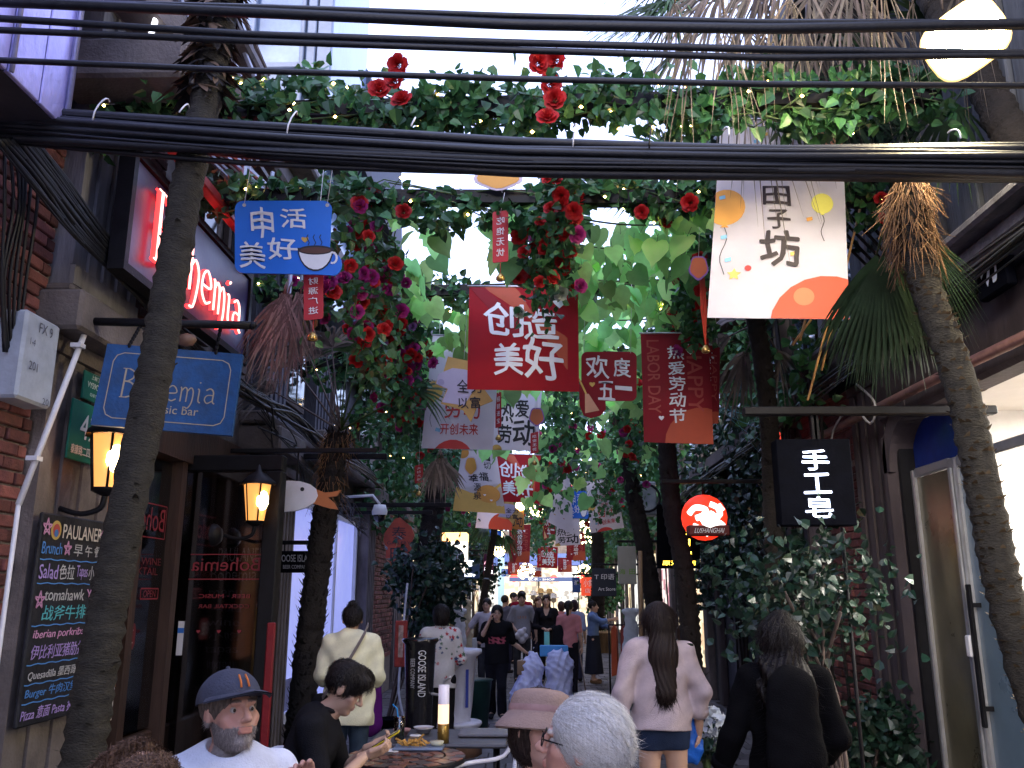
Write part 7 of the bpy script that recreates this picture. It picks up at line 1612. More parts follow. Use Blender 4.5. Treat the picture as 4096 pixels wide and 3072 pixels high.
person('brown haired woman in black just left of the blazer woman', loc, .4, H, {}, top=dict(col=(.03, .025, .03), sleeve=.9, hem=.8), bot=dict(kind='pants', col=(.02, .02, .03)), hair=dict(kind='wavy', len=.22, col=(.09, .035, .02)), h=.02, female=1)
loc, H = ppos(1212, 1300, 19.3)
person('person in a salmon pink top with brown hair, seen from behind', loc, PI+.3, H, {}, top=dict(col=(.6, .22, .2), sleeve=.5, hem=.85), bot=dict(kind='pants', col=(.2, .2, .25)), hair=dict(kind='bob', col=(.04, .018, .014)), h=.02, female=1, face=False)
loc, H = ppos(1240, 1297, 17.8)
person('woman in a pale blue shirt with black shoulder bag behind the pink top', loc, PI-.1, H, {}, top=dict(col=(.3, .34, .5), sleeve=.5, hem=.85), bot=dict(kind='pants', col=(.05, .05, .08)), hair=dict(kind='bob', col=(.03, .01, .015)), h=.02, female=1, face=False)
flw = [(NR.uniform(-.25, .25), NR.uniform(-.2, .2), NR.uniform(.75, 1.45), NR.uniform(.012, .026), [(.42, .02, .03), (.42, .03, .04), (.06, .09, .2), (.08, .15, .1)][NR.randint(4)]) for _ in range(150)]
def floral(v):
    c = np.tile(np.array((.6, .58, .58)), (len(v), 1))
    for x, y, z, r, col in flw:
        m = (np.abs(v[:, 0]-x) < r) & (np.abs(v[:, 2]-z) < r) & (((v[:, 0]-x)**2+(v[:, 2]-z)**2) < r*r*(.6+.4*np.sin(np.arctan2(v[:, 2]-z, v[:, 0]-x)*5))) & (np.sign(v[:, 1]) == np.sign(y)); c[m] = col
    return c
loc, H = ppos(953, 1308, 9.2)
oE, JE = person('woman in a white floral jacket and black trousers standing at the white tub table', loc, PI+.35, H, dict(elL=(.24, -.05, 1.13), haL=(.18, -.24, .98), elR=(-.24, .02, 1.12), haR=(-.16, -.2, .98)), top=dict(col=floral, sleeve=.8, hem=.82, loose=1.05, name='jacket', collar=(.6, .58, .58)), bot=dict(kind='pants', col=(.014, .014, .016), cuff=.06), hair=dict(kind='bob', strands=1200), h=.0105, female=1)
loc, H = ppos(763, 1302, 7.3)
oD, JD = person('woman with a hair bun in a loose pale yellow shirt and jeans seen from behind', loc, PI+.15, H-.03, dict(elR=(-.24, .0, 1.12), haR=(-.2, -.2, 1.0), elL=(.25, 0, 1.14), haL=(.2, -.2, 1.0)), top=dict(col=(.82, .8, .58), sleeve=.72, hem=.72, loose=1.22, rs=.066, fold=.011, collar=(.74, .71, .46)), bot=dict(kind='pants', col=(.04, .06, .09), cuff=.08), hair=dict(kind='bun', strands=1500, sl=.04), h=.011, female=1, build=1.08)
loc, H = ppos(1420, 1305, 5.8)
oR, JR = person('woman with long dark hair walking away in a loose pinkish white jacket and denim shorts', loc, PI+.12, H, dict(elL=(.27, .03, 1.13), haL=(.3, -.0, .85), elR=(-.26, .02, 1.13), haR=(-.26, -.05, .86), anL=(.1, .1, .1)), top=dict(col=(.52, .43, .45), sleeve=.72, hem=.9, loose=1.2, rs=.066, fold=.014, name='jacket'), bot=dict(kind='shorts', col=(.02, .03, .06), hem=.78), hair=dict(kind='long', len=.44, col=(.016, .009, .008), strands=6000, sl=.14, flow=(0, .1, -1), mess=.1, amp=.002), h=.0095, female=1, shoes=(.3, .3, .3), curl=(.5, .9))
loc, H = ppos(1640, 1318, 4.3)
oS, JS = person('black clothed person with long wavy dark hair walking away on the right', (loc[0]+.09, loc[1], 0), PI-.1, H*.985, dict(haR=(-.2, -.16, 1.0), elR=(-.24, .03, 1.12), haL=(.33, -.05, .95), elL=(.27, .02, 1.12)), top=dict(col=(.0035, .0035, .0045), sleeve=.9, hem=.75, loose=1.12, rs=.062, name='coat'), bot=dict(kind='skirt', col=(.004, .004, .005), hem=.3), hair=dict(kind='wavy', len=.5, col=(.005, .003, .003), strands=4500, sl=.11, flow=(0, .1, -1), mess=.35), h=.011, female=1)

# ---- seated people near the camera
def seat(z0, lean=0., dy=0):  # joints for a sitting figure, hip height z0 (scaled by person to H)
    return z0
def sit(tz, extra):  # tz: how far the trunk is lowered from standing
    P = {}
    for k, v in dict(pel=(0, 0, .92), che=(0, 0, 1.30), nek=(0, .01, 1.455), hed=(0, -.012, 1.585), shL=(.17, 0, 1.39), shR=(-.17, 0, 1.39), elL=(.23, .0, 1.13), elR=(-.23, .0, 1.13), haL=(.2, -.2, 1.02), haR=(-.2, -.2, 1.02), hipL=(.09, 0, .9), hipR=(-.09, 0, .9)).items(): P[k] = (v[0], v[1], v[2]-tz)
    for sd, x in (('L', 1), ('R', -1)): P['kn'+sd] = (.13*x, -.44, .93-tz+.02); P['an'+sd] = (.13*x, -.42, .08); P['to'+sd] = (.14*x, -.55, .035)
    P.update(extra); return P
p = V(503, 1476, 3.0); tz = 1.69-p.z-.01
oA, JA = person('man in a grey-blue cap with grey beard and white T-shirt sitting at a table', (p.x, 3.0, 0), .55, 1.7, sit(tz, dict(elL=(.3, -.1, 1.08-tz), haL=(.2, -.24, 1.34-tz))), skin='red', top=dict(col=(.6, .62, .7), sleeve=.42, hem=.3, loose=1.08, fold=.008), bot=dict(kind='pants', col=(.05, .06, .1)), hair=dict(kind='short', col=(.09, .07, .06), h=.007), brow=(.12, .09, .08), beard=(.2, .17, .16), h=.0085, hh=.0042, handh=.0038, head=(14, -12, 0), build=1.2, hands={'L': ((-.25, -.1, 1), (-.5, -.9, 0))}, curl=(.75, .5))
T = JA['T']; Rm4 = Matrix(JA['Rm'].tolist()).to_4x4()
def headlocal(J, o): 
    return Matrix.Translation(o.location) @ Matrix.Rotation(o.rotation_euler.z, 4, 'Z') @ Matrix.Translation(Vector([float(a) for a in J['hed']])) @ Matrix(J['Rm'].tolist()).to_4x4()
def dome(rx, ry, rz, zc, yc, m, zb=0, n=28, k=10, th=.0):
    mb = MB(); v = []
    for i in range(k+1):
        a = (PI/2)*i/k
        for j in range(n): b_ = 2*PI*j/n; v.append((rx*math.cos(a)*math.cos(b_), yc+ry*math.cos(a)*math.sin(b_), zc+zb+rz*math.sin(a)))
    mb.add(v, np.array([[i*n+j, i*n+(j+1) % n, (i+1)*n+(j+1) % n, (i+1)*n+j] for i in range(k) for j in range(n)]), m, True); return mb
def place(mb, Mx):
    for i, v in enumerate(mb.V): mb.V[i] = (v@np.array(Mx.to_3x3()).T)+np.array(Mx.translation)
    return mb
cap_m = M('cap_fabric', (.048, .052, .08), .9, .15, 30, .25, bscale=150)
Mh = headlocal(JA, oA)
cap = thing('baseball_cap', 'grey-blue baseball cap with orange mark worn by the bearded man', 'cap', tuple(Mh.translation))
mb = dome(.101, .12, .104, .042, .018, cap_m, 0); v = []; n = 14
for i in range(n+1):
    a = -1.2+2.4*i/n-PI/2
    for r_, dz in ((1., .0), (1.25, .002), (1.5 if abs(i-n/2) < n*.35 else 1.38, -.006)): v.append((.101*r_*math.cos(a)*.9, .018+.12*(r_)*math.sin(a), .052+dz-.03*abs(math.cos(a))*(r_-1)))
mb.add(v, np.array([[i*3+j, i*3+j+1, i*3+j+4, i*3+j+3] for i in range(n) for j in range(2)]), cap_m, True)
mb.add([(x, y, z+.005) for x, y, z in v], np.array([[i*3+j, i*3+j+1, i*3+j+4, i*3+j+3] for i in range(n) for j in range(2)]), cap_m, True)
mb.sphere((0, .018, .146), .009, cap_m, 8); part('crown', place(mb, Mh), cap)
mb = MB()
for x in (-.014, .014): mb.tube([(x, -.1, .072), (x*.9, -.094, .092), (x*.8, -.08, .113)], .0035, PL('cap_orange', (.6, .16, .03)), 5)
part('emblem', place(mb, Mh), cap)
# young man with the phone
p = V(722, 1450, 4.7); tz = 1.69-p.z-.07
oC, JC = person('young man in a black shirt bent over his yellow phone at the round table', (p.x-.12, 4.75, 0), 1.62, 1.7, sit(tz, dict(pel=(0, .12, .92-tz), che=(0, -.02, 1.27-tz), nek=(0, -.08, 1.42-tz), hed=(0, -.17, 1.53-tz), shL=(.17, -.03, 1.36-tz), shR=(-.17, -.03, 1.36-tz), elL=(.27, -.12, 1.05-tz), elR=(-.24, -.1, 1.03-tz), haL=(.13, -.3, 1.22-tz), haR=(-.01, -.29, 1.2-tz))), top=dict(col=(.012, .012, .015), sleeve=.44, hem=.3, loose=1.12, fold=.01, collar=(.012, .012, .015)), bot=dict(kind='pants', col=(.02, .02, .025)), hair=dict(kind='mop', strands=5000, sl=.035, sw=.0012, mess=.5, h=.007), h=.009, hh=.0045, handh=.004, face=False, head=(0, 32, 0), hands={'L': ((-.35, -1, .35), (-.7, .1, .7)), 'R': ((.2, -1, .3), (.6, .1, .8))}, curl=(.75, .65))
a = wpt(oC, (JC['haL']+JC['haR'])/2+np.array((.0, -.09, .06)))
ph = thing('phone', 'black phone in a yellow case held by the young man', 'phone', tuple(a)); Mx = Matrix.Translation(a) @ Matrix.Rotation(oC.rotation_euler.z, 4, 'Z') @ Matrix.Rotation(math.radians(-30), 4, 'X')
mb = MB(); mb.bbox((-.038, -.08, -.006), (.038, .08, .002), PL('case_yellow', (.6, .45, .02)), .004, Mx); part('case', mb, ph); mb = MB(); mb.bbox((-.035, -.077, .0025), (.035, .077, .006), darkgl_m, .002, Mx); part('screen', mb, ph)
# white haired man
p = V(1262, 1522, 2.55); tz = 1.69-p.z
oT, JT = person('white haired man with sunburnt temple turned left in the foreground', (p.x+.0, 2.55, 0), -1.65, 1.7, sit(tz, {}), skin='red', brow=(.4, .35, .32), top=dict(col=(.3, .32, .4), sleeve=.45, hem=.3, loose=1.1), bot=dict(kind='pants', col=(.1, .1, .12)), hair=dict(kind='short', col=(.8, .78, .75), strands=14000, sl=.06, sw=.001, flow=(.15, .9, -.5), mess=.2, lift=.002, h=.005, amp=.006), h=.01, hh=.0045, head=(-4, -8, 4), build=1.15)
Mh = headlocal(JT, oT); gs_ = thing('glasses', 'dark rimmed glasses worn by the white haired man', 'glasses', tuple(Mh.translation)); mb = MB()
for sx in (-1, 1):
    mb.tube([(sx*.032+.021*math.cos(t), -.103, .004+.017*math.sin(t)) for t in np.linspace(0, 6.28, 14)], .0018, black_m, 5); mb.tube([(sx*.053, -.1, .01), (sx*.076, -.05, .01), (sx*.083, .01, .008)], .0022, black_m, 5)
mb.tube([(-.011, -.105, .006), (.011, -.105, .006)], .0018, black_m, 5); part('frame', place(mb, Mh), gs_)
# woman in the bucket hat
p = V(1166, 1575, 2.95); tz = 1.585-p.z/.953
oU, JU = person('woman in a dusty pink bucket hat whose face peeks past the white haired man', (p.x, 2.95, 0), .35, 1.62, sit(tz, {}), skin='pale', top=dict(col=(.3, .28, .3), sleeve=.6, hem=.3), bot=dict(kind='pants', col=(.05, .05, .06)), hair=dict(kind='bob', col=(.02, .012, .01), strands=1500), h=.011, hh=.005, female=1, head=(10, -6, 8))
Mh = headlocal(JU, oU); hat = thing('bucket_hat', 'dusty pink bucket hat worn by the woman at bottom centre', 'hat', tuple(Mh.translation)); hat_m = M('hat_felt', (.28, .19, .155), .95, .12, 20, .25, bscale=140)
prof = [(.146, .0), (.14, .012), (.118, .036), (.104, .052), (.1, .06), (.099, .085), (.09, .108), (.066, .12), (.03, .124), (0, .125)]
mb = MB(); mb.lathe(prof, (0, .01, 0), hat_m, 30); mb.lathe([(r-.004 if r > .01 else 0, z-.004) for r, z in prof], (0, .01, 0), hat_m, 30); part('crown', place(mb, Mh), hat)
mb = MB(); mb.lathe([(.1035, .052), (.105, .06), (.103, .072)], (0, .01, 0), M('hat_band', (.33, .2, .19), .9), 30); part('band', place(mb, Mh), hat)
# curly haired woman at the bottom left
p = V(300, 1592, 2.45); tz = 1.69-p.z+.02
oB, JB = person('person with brown curly hair at the bottom left, mostly below the frame', (p.x, 2.45, 0), 2.3, 1.66, sit(tz, {}), skin='pale', top=dict(col=(.2, .16, .14), sleeve=.6, hem=.3), bot=dict(kind='pants', col=(.05, .05, .06)), hair=dict(kind='curly', col=(.10, .055, .035), strands=16000, sl=.022, sw=.0013, mess=1.6, lift=.006, h=.006, amp=.009), h=.012, hh=.006, female=1)

# ================================================================ furniture and small things
def arch(o): pass
tb = thing('bistro_table', 'round mosaic topped bistro table in front of the young man', 'table', (-.77, 5.3, 0)); c = Vector((-.78, 5.5, 0)); mos = M('mosaic', (.12, .05, .03), .35, .4, 12, .1, col2=(.03, .03, .04))
mb = MB(); mb.lathe([(0, .742), (.2, .742)], c, M('mosaic_centre', (.08, .04, .03), .35, .4, 22), 32); mb.lathe([(.345, .75), (.36, .745), (.36, .72), (.34, .715), (0, .715)], c, black_m, 40); part('rim', mb, tb)
tm = []
for k in range(2):
    b = MB(); b.bbox((-.045, -.03, -.004), (.045, .03, .003), (M('tile_dark', (.05, .035, .035), .3), M('tile_red', (.16, .06, .035), .3))[k], .004); tm.append(b.mesh('tile'))
for ring, r in enumerate((.06, .13, .2, .27, .325)):
    n = max(5, int(2*PI*r/.1))
    for i in range(n):
        a = 2*PI*(i+.5*(ring % 2))/n; inst('tile', tm[(i+ring) % 2], tb, Matrix.Translation(c+Vector((r*math.cos(a), r*math.sin(a), .747))) @ Matrix.Rotation(a+PI/2, 4, 'Z') @ Matrix.Scale(2*PI*r/n/.1, 4, (1, 0, 0)))
mb = MB(); mb.tube([c+Vector((0, 0, .02)), c+Vector((0, 0, .71))], .025, black_m, 8)
part('column', mb, tb)
for i in range(3): a = i*2.1; mb = MB(); mb.tube([c+Vector((0, 0, .2)), c+Vector((.15*math.cos(a), .15*math.sin(a), .1)), c+Vector((.26*math.cos(a), .26*math.sin(a), .01))], .014, black_m, 6); part('leg', mb, tb)
tz_ = .75
q = VZ(905, 1618, tz_); pl = thing('plate', 'blue-grey rectangular plate of fries and dips on the round table', 'plate', (q.x, q.y, tz_)); mb = MB(); mb.bbox((q.x-.155, q.y-.09, tz_+.001), (q.x+.155, q.y+.09, tz_+.018), M('plate_blue', (.12, .16, .24), .35), .012); part('dish', mb, pl)
mb = MB()
for i in range(38): a = Vector((q.x+R.uniform(-.1, .05), q.y+R.uniform(-.04, .04), tz_+.022+R.random()*.022)); mb.bar(a, a+Vector((R.gauss(0, .03), R.gauss(0, .02), R.gauss(.01, .015))), .009, .009, M('fries', (.5, .27, .06), .7))
fr_ = solo('fries', mb, 'golden fries and fried bites on the plate', 'food'); fr_['kind'] = 'thing'
mb = MB(); mb.lathe([(0, .02), (.03, .02), (.038, .07), (.041, .07), (.034, .075), (.0, .06)], (q.x-.03, q.y+.05, tz_), PL('cup_white', (.6, .6, .62), .35), 20); solo('dip_cup', mb, 'white dip cup standing behind the fries', 'cup')
mb = MB(); mb.lathe([(0, .02), (.035, .02), (.045, .045), (0, .04)], (q.x+.11, q.y+.01, tz_), PL('dip_cream', (.5, .5, .38), .5), 18); solo('dip_bowl', mb, 'small bowl of pale dip at the right end of the plate', 'bowl')
g = VZ(862, 1600, tz_); gl = thing('drinking_glass', 'tall glass with green drink on the round table', 'glass', (g.x, g.y, tz_)); mb = MB(); mb.lathe([(.0, .003), (.032, .003), (.038, .15), (.036, .15), (.03, .008)], (g.x, g.y, tz_), GL('clear_glass', (.85, .9, .92), .03, .15), 20); part('glass', mb, gl); mb = MB(); mb.lathe([(0, .008), (.03, .008), (.033, .06), (0, .06)], (g.x, g.y, tz_), M('mojito', (.08, .12, .04), .2), 16); part('drink', mb, gl)
mb = MB(); mb.tube([(g.x+.01, g.y, tz_+.02), (g.x-.02, g.y, tz_+.2), (g.x-.05, g.y, tz_+.225)], .005, PL('straw_blue', (.02, .25, .6)), 6); solo('drinking_straw', mb, 'blue bent straw in the tall glass', 'straw')
n_ = VZ(838, 1622, tz_); mb = MB(); mb.box((n_.x-.07, n_.y-.05, tz_+.001), (n_.x+.07, n_.y+.05, tz_+.004), paper_m); solo('napkin', mb, 'white napkin near the young man\'s phone', 'napkin')
n_ = VZ(815, 1612, tz_); mb = MB(); mb.bbox((n_.x-.04, n_.y-.02, tz_+.001), (n_.x+.04, n_.y+.02, tz_+.02), PL('purse_red', (.3, .03, .05)), .006); solo('red_case', mb, 'small dark red case lying behind the napkin', 'case')
# second table with candle lamp
tb2 = thing('cafe_table', 'dark table behind the round one carrying a candle lamp', 'table', (-.75, 6.9, 0)); c2 = VZ(965, 1592, .74); mb = MB(); mb.bbox((c2.x-.5, c2.y-.3, .715), (c2.x+.42, c2.y+.35, .74), M('table_dark', (.05, .05, .06), .4), .01); part('top', mb, tb2)
for dx, dy in ((-.42, -.22), (.34, -.22), (-.42, .27), (.34, .27)): mb = MB(); mb.tube([(c2.x+dx, c2.y+dy, .71), (c2.x+dx, c2.y+dy, 0)], .014, black_m, 6); part('leg', mb, tb2)
cl = VZ(957, 1605, .74); cn = thing('candle_lamp', 'cylindrical table lamp, frosted glowing top and golden base', 'lamp', (cl.x, cl.y, .741)); mb = MB(); mb.lathe([(0, .741), (.038, .741), (.038, .86), (0, .86)], (cl.x, cl.y, 0), M('brass_base', (.42, .26, .06), .3, metal=.7), 20); part('base', mb, cn)
mb = MB(); mb.lathe([(.036, .86), (.036, .98)], (cl.x, cl.y, 0), EM('frost_glow', (1, .6, .35), .5), 20); mb.lathe([(.036, .98), (.036, 1.1), (0, 1.1)], (cl.x, cl.y, 0), PL('frosted', (.62, .6, .68), .4, emit=(.8, .7, .9), es=.06), 20); part('shade', mb, cn)
for (x, y, rx, m_, lab, nm) in ((915, 1585, .07, PL('bowl_white', (.5, .5, .55)), 'round bowl of peanuts on the dark table', 'bowl'), (868, 1590, .06, PL('bowl_pink', (.45, .25, .24)), 'pinkish saucer at the left of the dark table', 'saucer')):
    q = VZ(x, y, .74); mb = MB(); mb.lathe([(0, .005), (rx*.6, .005), (rx, .045), (rx*1.03, .045), (rx*.6, .012), (0, .012)], (q.x, q.y, .741), m_, 22); mb.lathe([(0, .03), (rx*.85, .03)], (q.x, q.y, .741), M('peanut', (.3, .12, .07), .8, .4, 60), 16); solo(nm, mb, lab, nm)
q = VZ(1000, 1585, .74); mb = MB(); mb.bbox((q.x-.02, q.y-.18, .745), (q.x+.42, q.y+.12, .762), M('menu_slab', (.09, .09, .11), .4), .005); solo('menu', mb, 'dark menu board lying on the table beside the candle lamp', 'menu')
# white metal chairs
def chair(label, c, rz):
    o = thing('metal_chair', label, 'chair', c, rz, 'white tubular terrace chairs', local=True); wm = PL('white_tube', (.6, .6, .66), .35)
    mb = MB(); mb.bbox((-.22, -.22, .43), (.22, .2, .45), wm, .01); part('seat', mb, o)
    for sx in (-1, 1):
        mb = MB(); mb.tube(smooth_line([(sx*.23, -.2, 0), (sx*.24, -.2, .44), (sx*.25, -.19, .64), (sx*.25, -.1, .68), (sx*.24, .15, .7), (sx*.22, .22, .84)]), .013, wm, 8); part('armrest', mb, o)
        mb = MB(); mb.tube([(sx*.22, .26, 0), (sx*.22, .2, .44), (sx*.22, .24, .86)], .013, wm, 8); part('leg', mb, o)
    mb = MB(); mb.tube([(-.22, .24, .86), (0, .27, .88), (.22, .24, .86)], .013, wm, 8)
    for x in (-.12, 0, .12): mb.tube([(x, .25, .87), (x, .2, .46)], .008, wm, 6)
    part('backrest', mb, o); return o
q = V(1050, 1620, 3.6); chair('white tubular chair left of the bucket hat woman, arm rails showing', (-.2, 5.5, 0), -1.0)
chair('white tubular chair under the capped man', (JA and oA.location.x, 3.05, 0), .55)
chair('white tubular chair under the young man in black', (oC.location.x, oC.location.y+.05, 0), 1.0)
chair('white tubular chair under the white haired man', (oT.location.x, oT.location.y, 0), -1.65); chair('white tubular chair under the bucket hat woman', (oU.location.x, oU.location.y, 0), .35); chair('white tubular chair under the curly haired person', (oB.location.x, oB.location.y, 0), 2.3)
# beer tower
bt = thing('beer_tower', 'black GOOSE ISLAND tap column with a chrome tap', 'beer tower', V(905, 1580, 7.6)); a = V(905, 1385, 7.6); bz = V(905, 1585, 7.6); zz = bz.z
mb = MB(); mb.lathe([(0, zz), (.105, zz), (.115, zz+.05), (.115, zz+.2), (.135, a.z-.03), (.16, a.z), (.15, a.z+.02), (0, a.z+.02)], (a.x, 7.7, 0), M('gloss_black', (.01, .01, .013), .12, .2, spec=.6), 28); part('column', mb, bt)
s_ = Surf((a.x-.1, 7.555, a.z-.06), (a.x+.1, 7.555, a.z-.06), (a.x-.1, 7.575, zz+.28), (a.x+.1, 7.575, zz+.28)); mb = MB(); s_.text(mb, 'GOOSE ISLAND', .52, .03, .85, .97, PL('tap_white', (.55, .55, .58)), rot=90, bold=.01, d=.004); s_.text(mb, 'BEER COMPANY', .2, .2, .38, .8, PL('tap_grey', (.3, .3, .33)), rot=90, d=.004); part('lettering', mb, bt)['kind'] = 'stuff'
mb = MB(); t_ = V(940, 1500, 7.6); mb.tube(smooth_line([(a.x+.1, 7.66, t_.z), (a.x+.2, 7.62, t_.z), (a.x+.22, 7.6, t_.z+.1), (a.x+.28, 7.58, t_.z+.14)]), .012, rod_m, 7); part('tap', mb, bt)
mb = MB(); mb.bbox((a.x-.3, 7.56, 0), (a.x+.3, 7.95, zz-.002), char_m, .02); solo('counter_box', mb, 'dark low cabinet under the tap column', 'cabinet')
# white tub table (spool shaped)
wt = thing('tub_table', 'white spool shaped tub table with rope and blue lettering on a wooden base', 'table', V(985, 1530, 10)); c = V(984, 1420, 9.9); zt = V(985, 1402, 9.9).z; wz_ = PL('tub_white', (.62, .62, .7), .45)
mb = MB(); mb.lathe([(0, zt-.02), (.25, zt-.02), (.29, zt), (.29, zt-.04), (.23, zt-.08), (.19, .5), (.17, .36), (.19, .33)], (c.x, 9.9, 0), wz_, 30); part('tub', mb, wt); mb = MB(); mb.lathe([(.18, .345), (.29, .34), (.3, .32), (.28, .29), (.18, .24), (.15, .22)], (c.x, 9.9, 0), wz_, 30); part('lower_flange', mb, wt)
mb = MB(); mb.lathe([(0, 0), (.3, 0), (.3, .2), (.22, .22), (0, .22)], (c.x, 9.9, 0), M('wood_base', (.2, .11, .07), .7), 12); part('base', mb, wt)
mb = MB(); mb.box((c.x+.13, 9.715, .5), (c.x+.16, 9.73, zt-.2), PL('blue_script', (.03, .05, .3))); part('lettering', mb, wt)
mb = MB(); mb.lathe([(0, 0), (.2, 0), (.25, .6), (.27, .62), (0, .62)], (V(1020, 1450, 11.5).x, 11.5, 0), M('bin_green', (.012, .05, .045), .5), 18); solo('waste_bin', mb, 'dark green bin behind the tub table', 'bin')
# cart and bags
def blob(name, label, cat, prims, m, h=.02, noise=.02, col=(.62, .66, .92), k=.08, group=None):
    mb = MB(); lo, hi = pbox(prims, .06); nz = lambda p: noise*(np.abs(np.sin(p[:, 2]*13+4*np.sin(p[:, 0]*9)))+.8*np.abs(np.sin(p[:, 0]*24+p[:, 2]*9+2*np.sin(p[:, 2]*17)))+.5*np.abs(np.sin(p[:, 1]*31+p[:, 2]*31+p[:, 0]*19)))*.9
    add_net(mb, field(prims, k, (), nz), lo, hi, h, m, col); return solo(name, mb, label, cat, group)
bag_m = M('plastic_bag', (.5, .5, .5), .3, .12, 9, .5, spec=.5, attr='col', bscale=18, trans=.2)
Yb = 12.0; cc_ = V(1130, 1500, Yb)
def bp_(x, y, dy=0): return np.array(V(x, y, Yb+dy), float)
blob('plastic_bag', 'tall bluish translucent plastic sack with pointed top pulled on the cart', 'bag', [cone(bp_(1136, 1500), bp_(1150, 1440), 0.24, .17), cone(bp_(1150, 1440), bp_(1152, 1400), .17, .04), cone(bp_(1125, 1505), bp_(1160, 1505), .16, .16)], bag_m, .013, .028)
blob('plastic_bag', 'rounded bluish plastic sack right of the pointed one', 'bag', [cone(bp_(1207, 1500, -.05), bp_(1208, 1430, -.05), .22, .19), ell(bp_(1210, 1440, -.05), (.2, .19, .2))], bag_m, .013, .026)
ct_ = thing('hand_cart', 'small luggage cart under the two plastic sacks', 'cart', (cc_.x, Yb, 0)); zb_ = V(1165, 1535, Yb).z
mb = MB(); mb.bbox((bp_(1120, 0)[0], Yb-.2, .12), (bp_(1225, 0)[0], Yb+.25, .15), black_m, .01); part('deck', mb, ct_)
for sx in (1130, 1212):
    mb = MB(); mb.lathe([(0, -.02), (.07, -.02), (.08, 0), (.07, .02), (0, .02)], (bp_(sx, 0)[0], Yb-.1, .08), black_m, 14, Matrix.Rotation(PI/2, 4, 'X')); part('wheel', mb, ct_)
hw = wpt(oF, JF['haL']); mb = MB(); mb.tube([hw, hw+Vector((.12, 0, -.25)), (bp_(1125, 0)[0], Yb, .15)], .012, black_m, 6); part('handle', mb, ct_)
mb = MB(); q = V(1195, 1398, Yb); mb.bbox((q.x-.18, Yb+.02, q.z-.12), (q.x+.2, Yb+.14, q.z+.02), PL('blue_folder', (.05, .25, .55)), .01, None); solo('blue_folder', mb, 'blue folder sticking up between the sacks', 'folder')
mb = MB(); q = V(1120, 1425, Yb-.2); mb.bbox((q.x-.02, Yb-.1, q.z-.2), (q.x+.2, Yb+.05, q.z-.02), M('cardboard', (.25, .16, .1), .8), .01); solo('cardboard_box', mb, 'cardboard box on the cart left of the pointed sack', 'box')
# small carried things
q = wpt(oH, JH['haR'])+Vector((.1, -.1, -.05)); blob('plush_toy', 'bunch of white plush toys held by the man in grey', 'plush toy', [ell(np.array(q)+np.array(d_), (r_, r_, r_)) for d_, r_ in (((0, 0, 0), .09), ((.08, 0, -.06), .07), ((-.07, -.02, -.05), .07), ((.02, 0, -.12), .08), ((.06, 0, .07), .05))], cloth_m, .014, .004, (.55, .52, .56), .02)
q = (wpt(oI, JI['haL'])+wpt(oI, JI['haR']))/2+Vector((0, -.06, -.05)); mb = MB(); mb.lathe([(0, 0), (.05, 0), (.052, -.3), (.045, -.36), (0, -.36)], q, PL('turquoise', (.15, .5, .5)), 14); solo('water_bottle', mb, 'turquoise bottle in the blazer woman\'s hands', 'bottle')
q = wpt(oJ, (.18, .02, .95)); blob('handbag', 'black handbag on the shoulder of the woman in pink', 'bag', [cone(np.array(q)+(0, -.05, .12), np.array(q)+(0, -.05, -.08), .1, .14, .5)], cloth_m, .018, .004, (.012, .012, .014))
q = wpt(oJ, (-.26, -.1, 0)); mb = MB(); mb.tube([(q.x, q.y-.1, .0), (q.x-.12, q.y-.05, .85)], .012, M('cane', (.2, .15, .13), .5), 6); solo('walking_stick', mb, 'thin stick leaning beside the woman in pink', 'stick')
# shoulder strap and bag of the yellow shirt woman
P = [wpt(oD, (-.13, .06, 1.44)), wpt(oD, (-.1, .17, 1.36)), wpt(oD, (.02, .19, 1.15)), wpt(oD, (.16, .17, .95)), wpt(oD, (.22, .08, .86))]
sb = thing('shoulder_bag', 'black shoulder bag with grey strap across the pale yellow shirt', 'bag', tuple(P[4])); mb = MB()
for dz in (-.012, -.004, .004, .012): mb.tube([p_+Vector((0, 0, dz)) for p_ in smooth_line([tuple(p_) for p_ in P]) and [Vector(t) for t in smooth_line([tuple(p_) for p_ in P])]], .006, M('strap', (.2, .17, .17), .8), 5)
part('strap', mb, sb); mb = MB(); Pq = [cone(np.array(P[4])+(0, 0, -.02), np.array(P[4])+(0, 0, -.18), .08, .1, .6)]; lo, hi = pbox(Pq, .03); add_net(mb, field(Pq, .02), lo, hi, .016, cloth_m, (.012, .012, .014)); part('bag', mb, sb)
q = V(800, 1530, 7.8); blob('purple_bag', 'purple cushion or bag standing right of the pale yellow shirt', 'bag', [cone(np.array(q)+(0, 0, .18), np.array(q)+(0, 0, -.12), .1, .12, .5)], cloth_m, .018, .003, (.12, .02, .2))
# blue carrier bag of the long haired woman
q = wpt(oR, JR['haR']); qq = np.array(V(1490, 1580, q.y)); blob('carrier_bag', 'bright blue carrier bag in the long haired woman\'s hand', 'bag', [cone(qq+(-.03, 0, .12), qq+(-.02, 0, -.1), .05, .13, .45), cone(np.array(q)+(0, 0, -.04), qq+(-.03, 0, .14), .015, .04)], bag_m, .012, .01, (.01, .12, .55), .04)
# watch / bracelet
q = wpt(oR, JR['haL']); 
# backpack of the dark person
q = wpt(oS, (0, .2, 1.15)); blob('backpack', 'black backpack on the dark clothed person', 'backpack', [cone(np.array(q)+(0, 0, .12), np.array(q)+(0, 0, -.16), .12, .14, .6)], cloth_m, .016, .004, (.005, .005, .006))
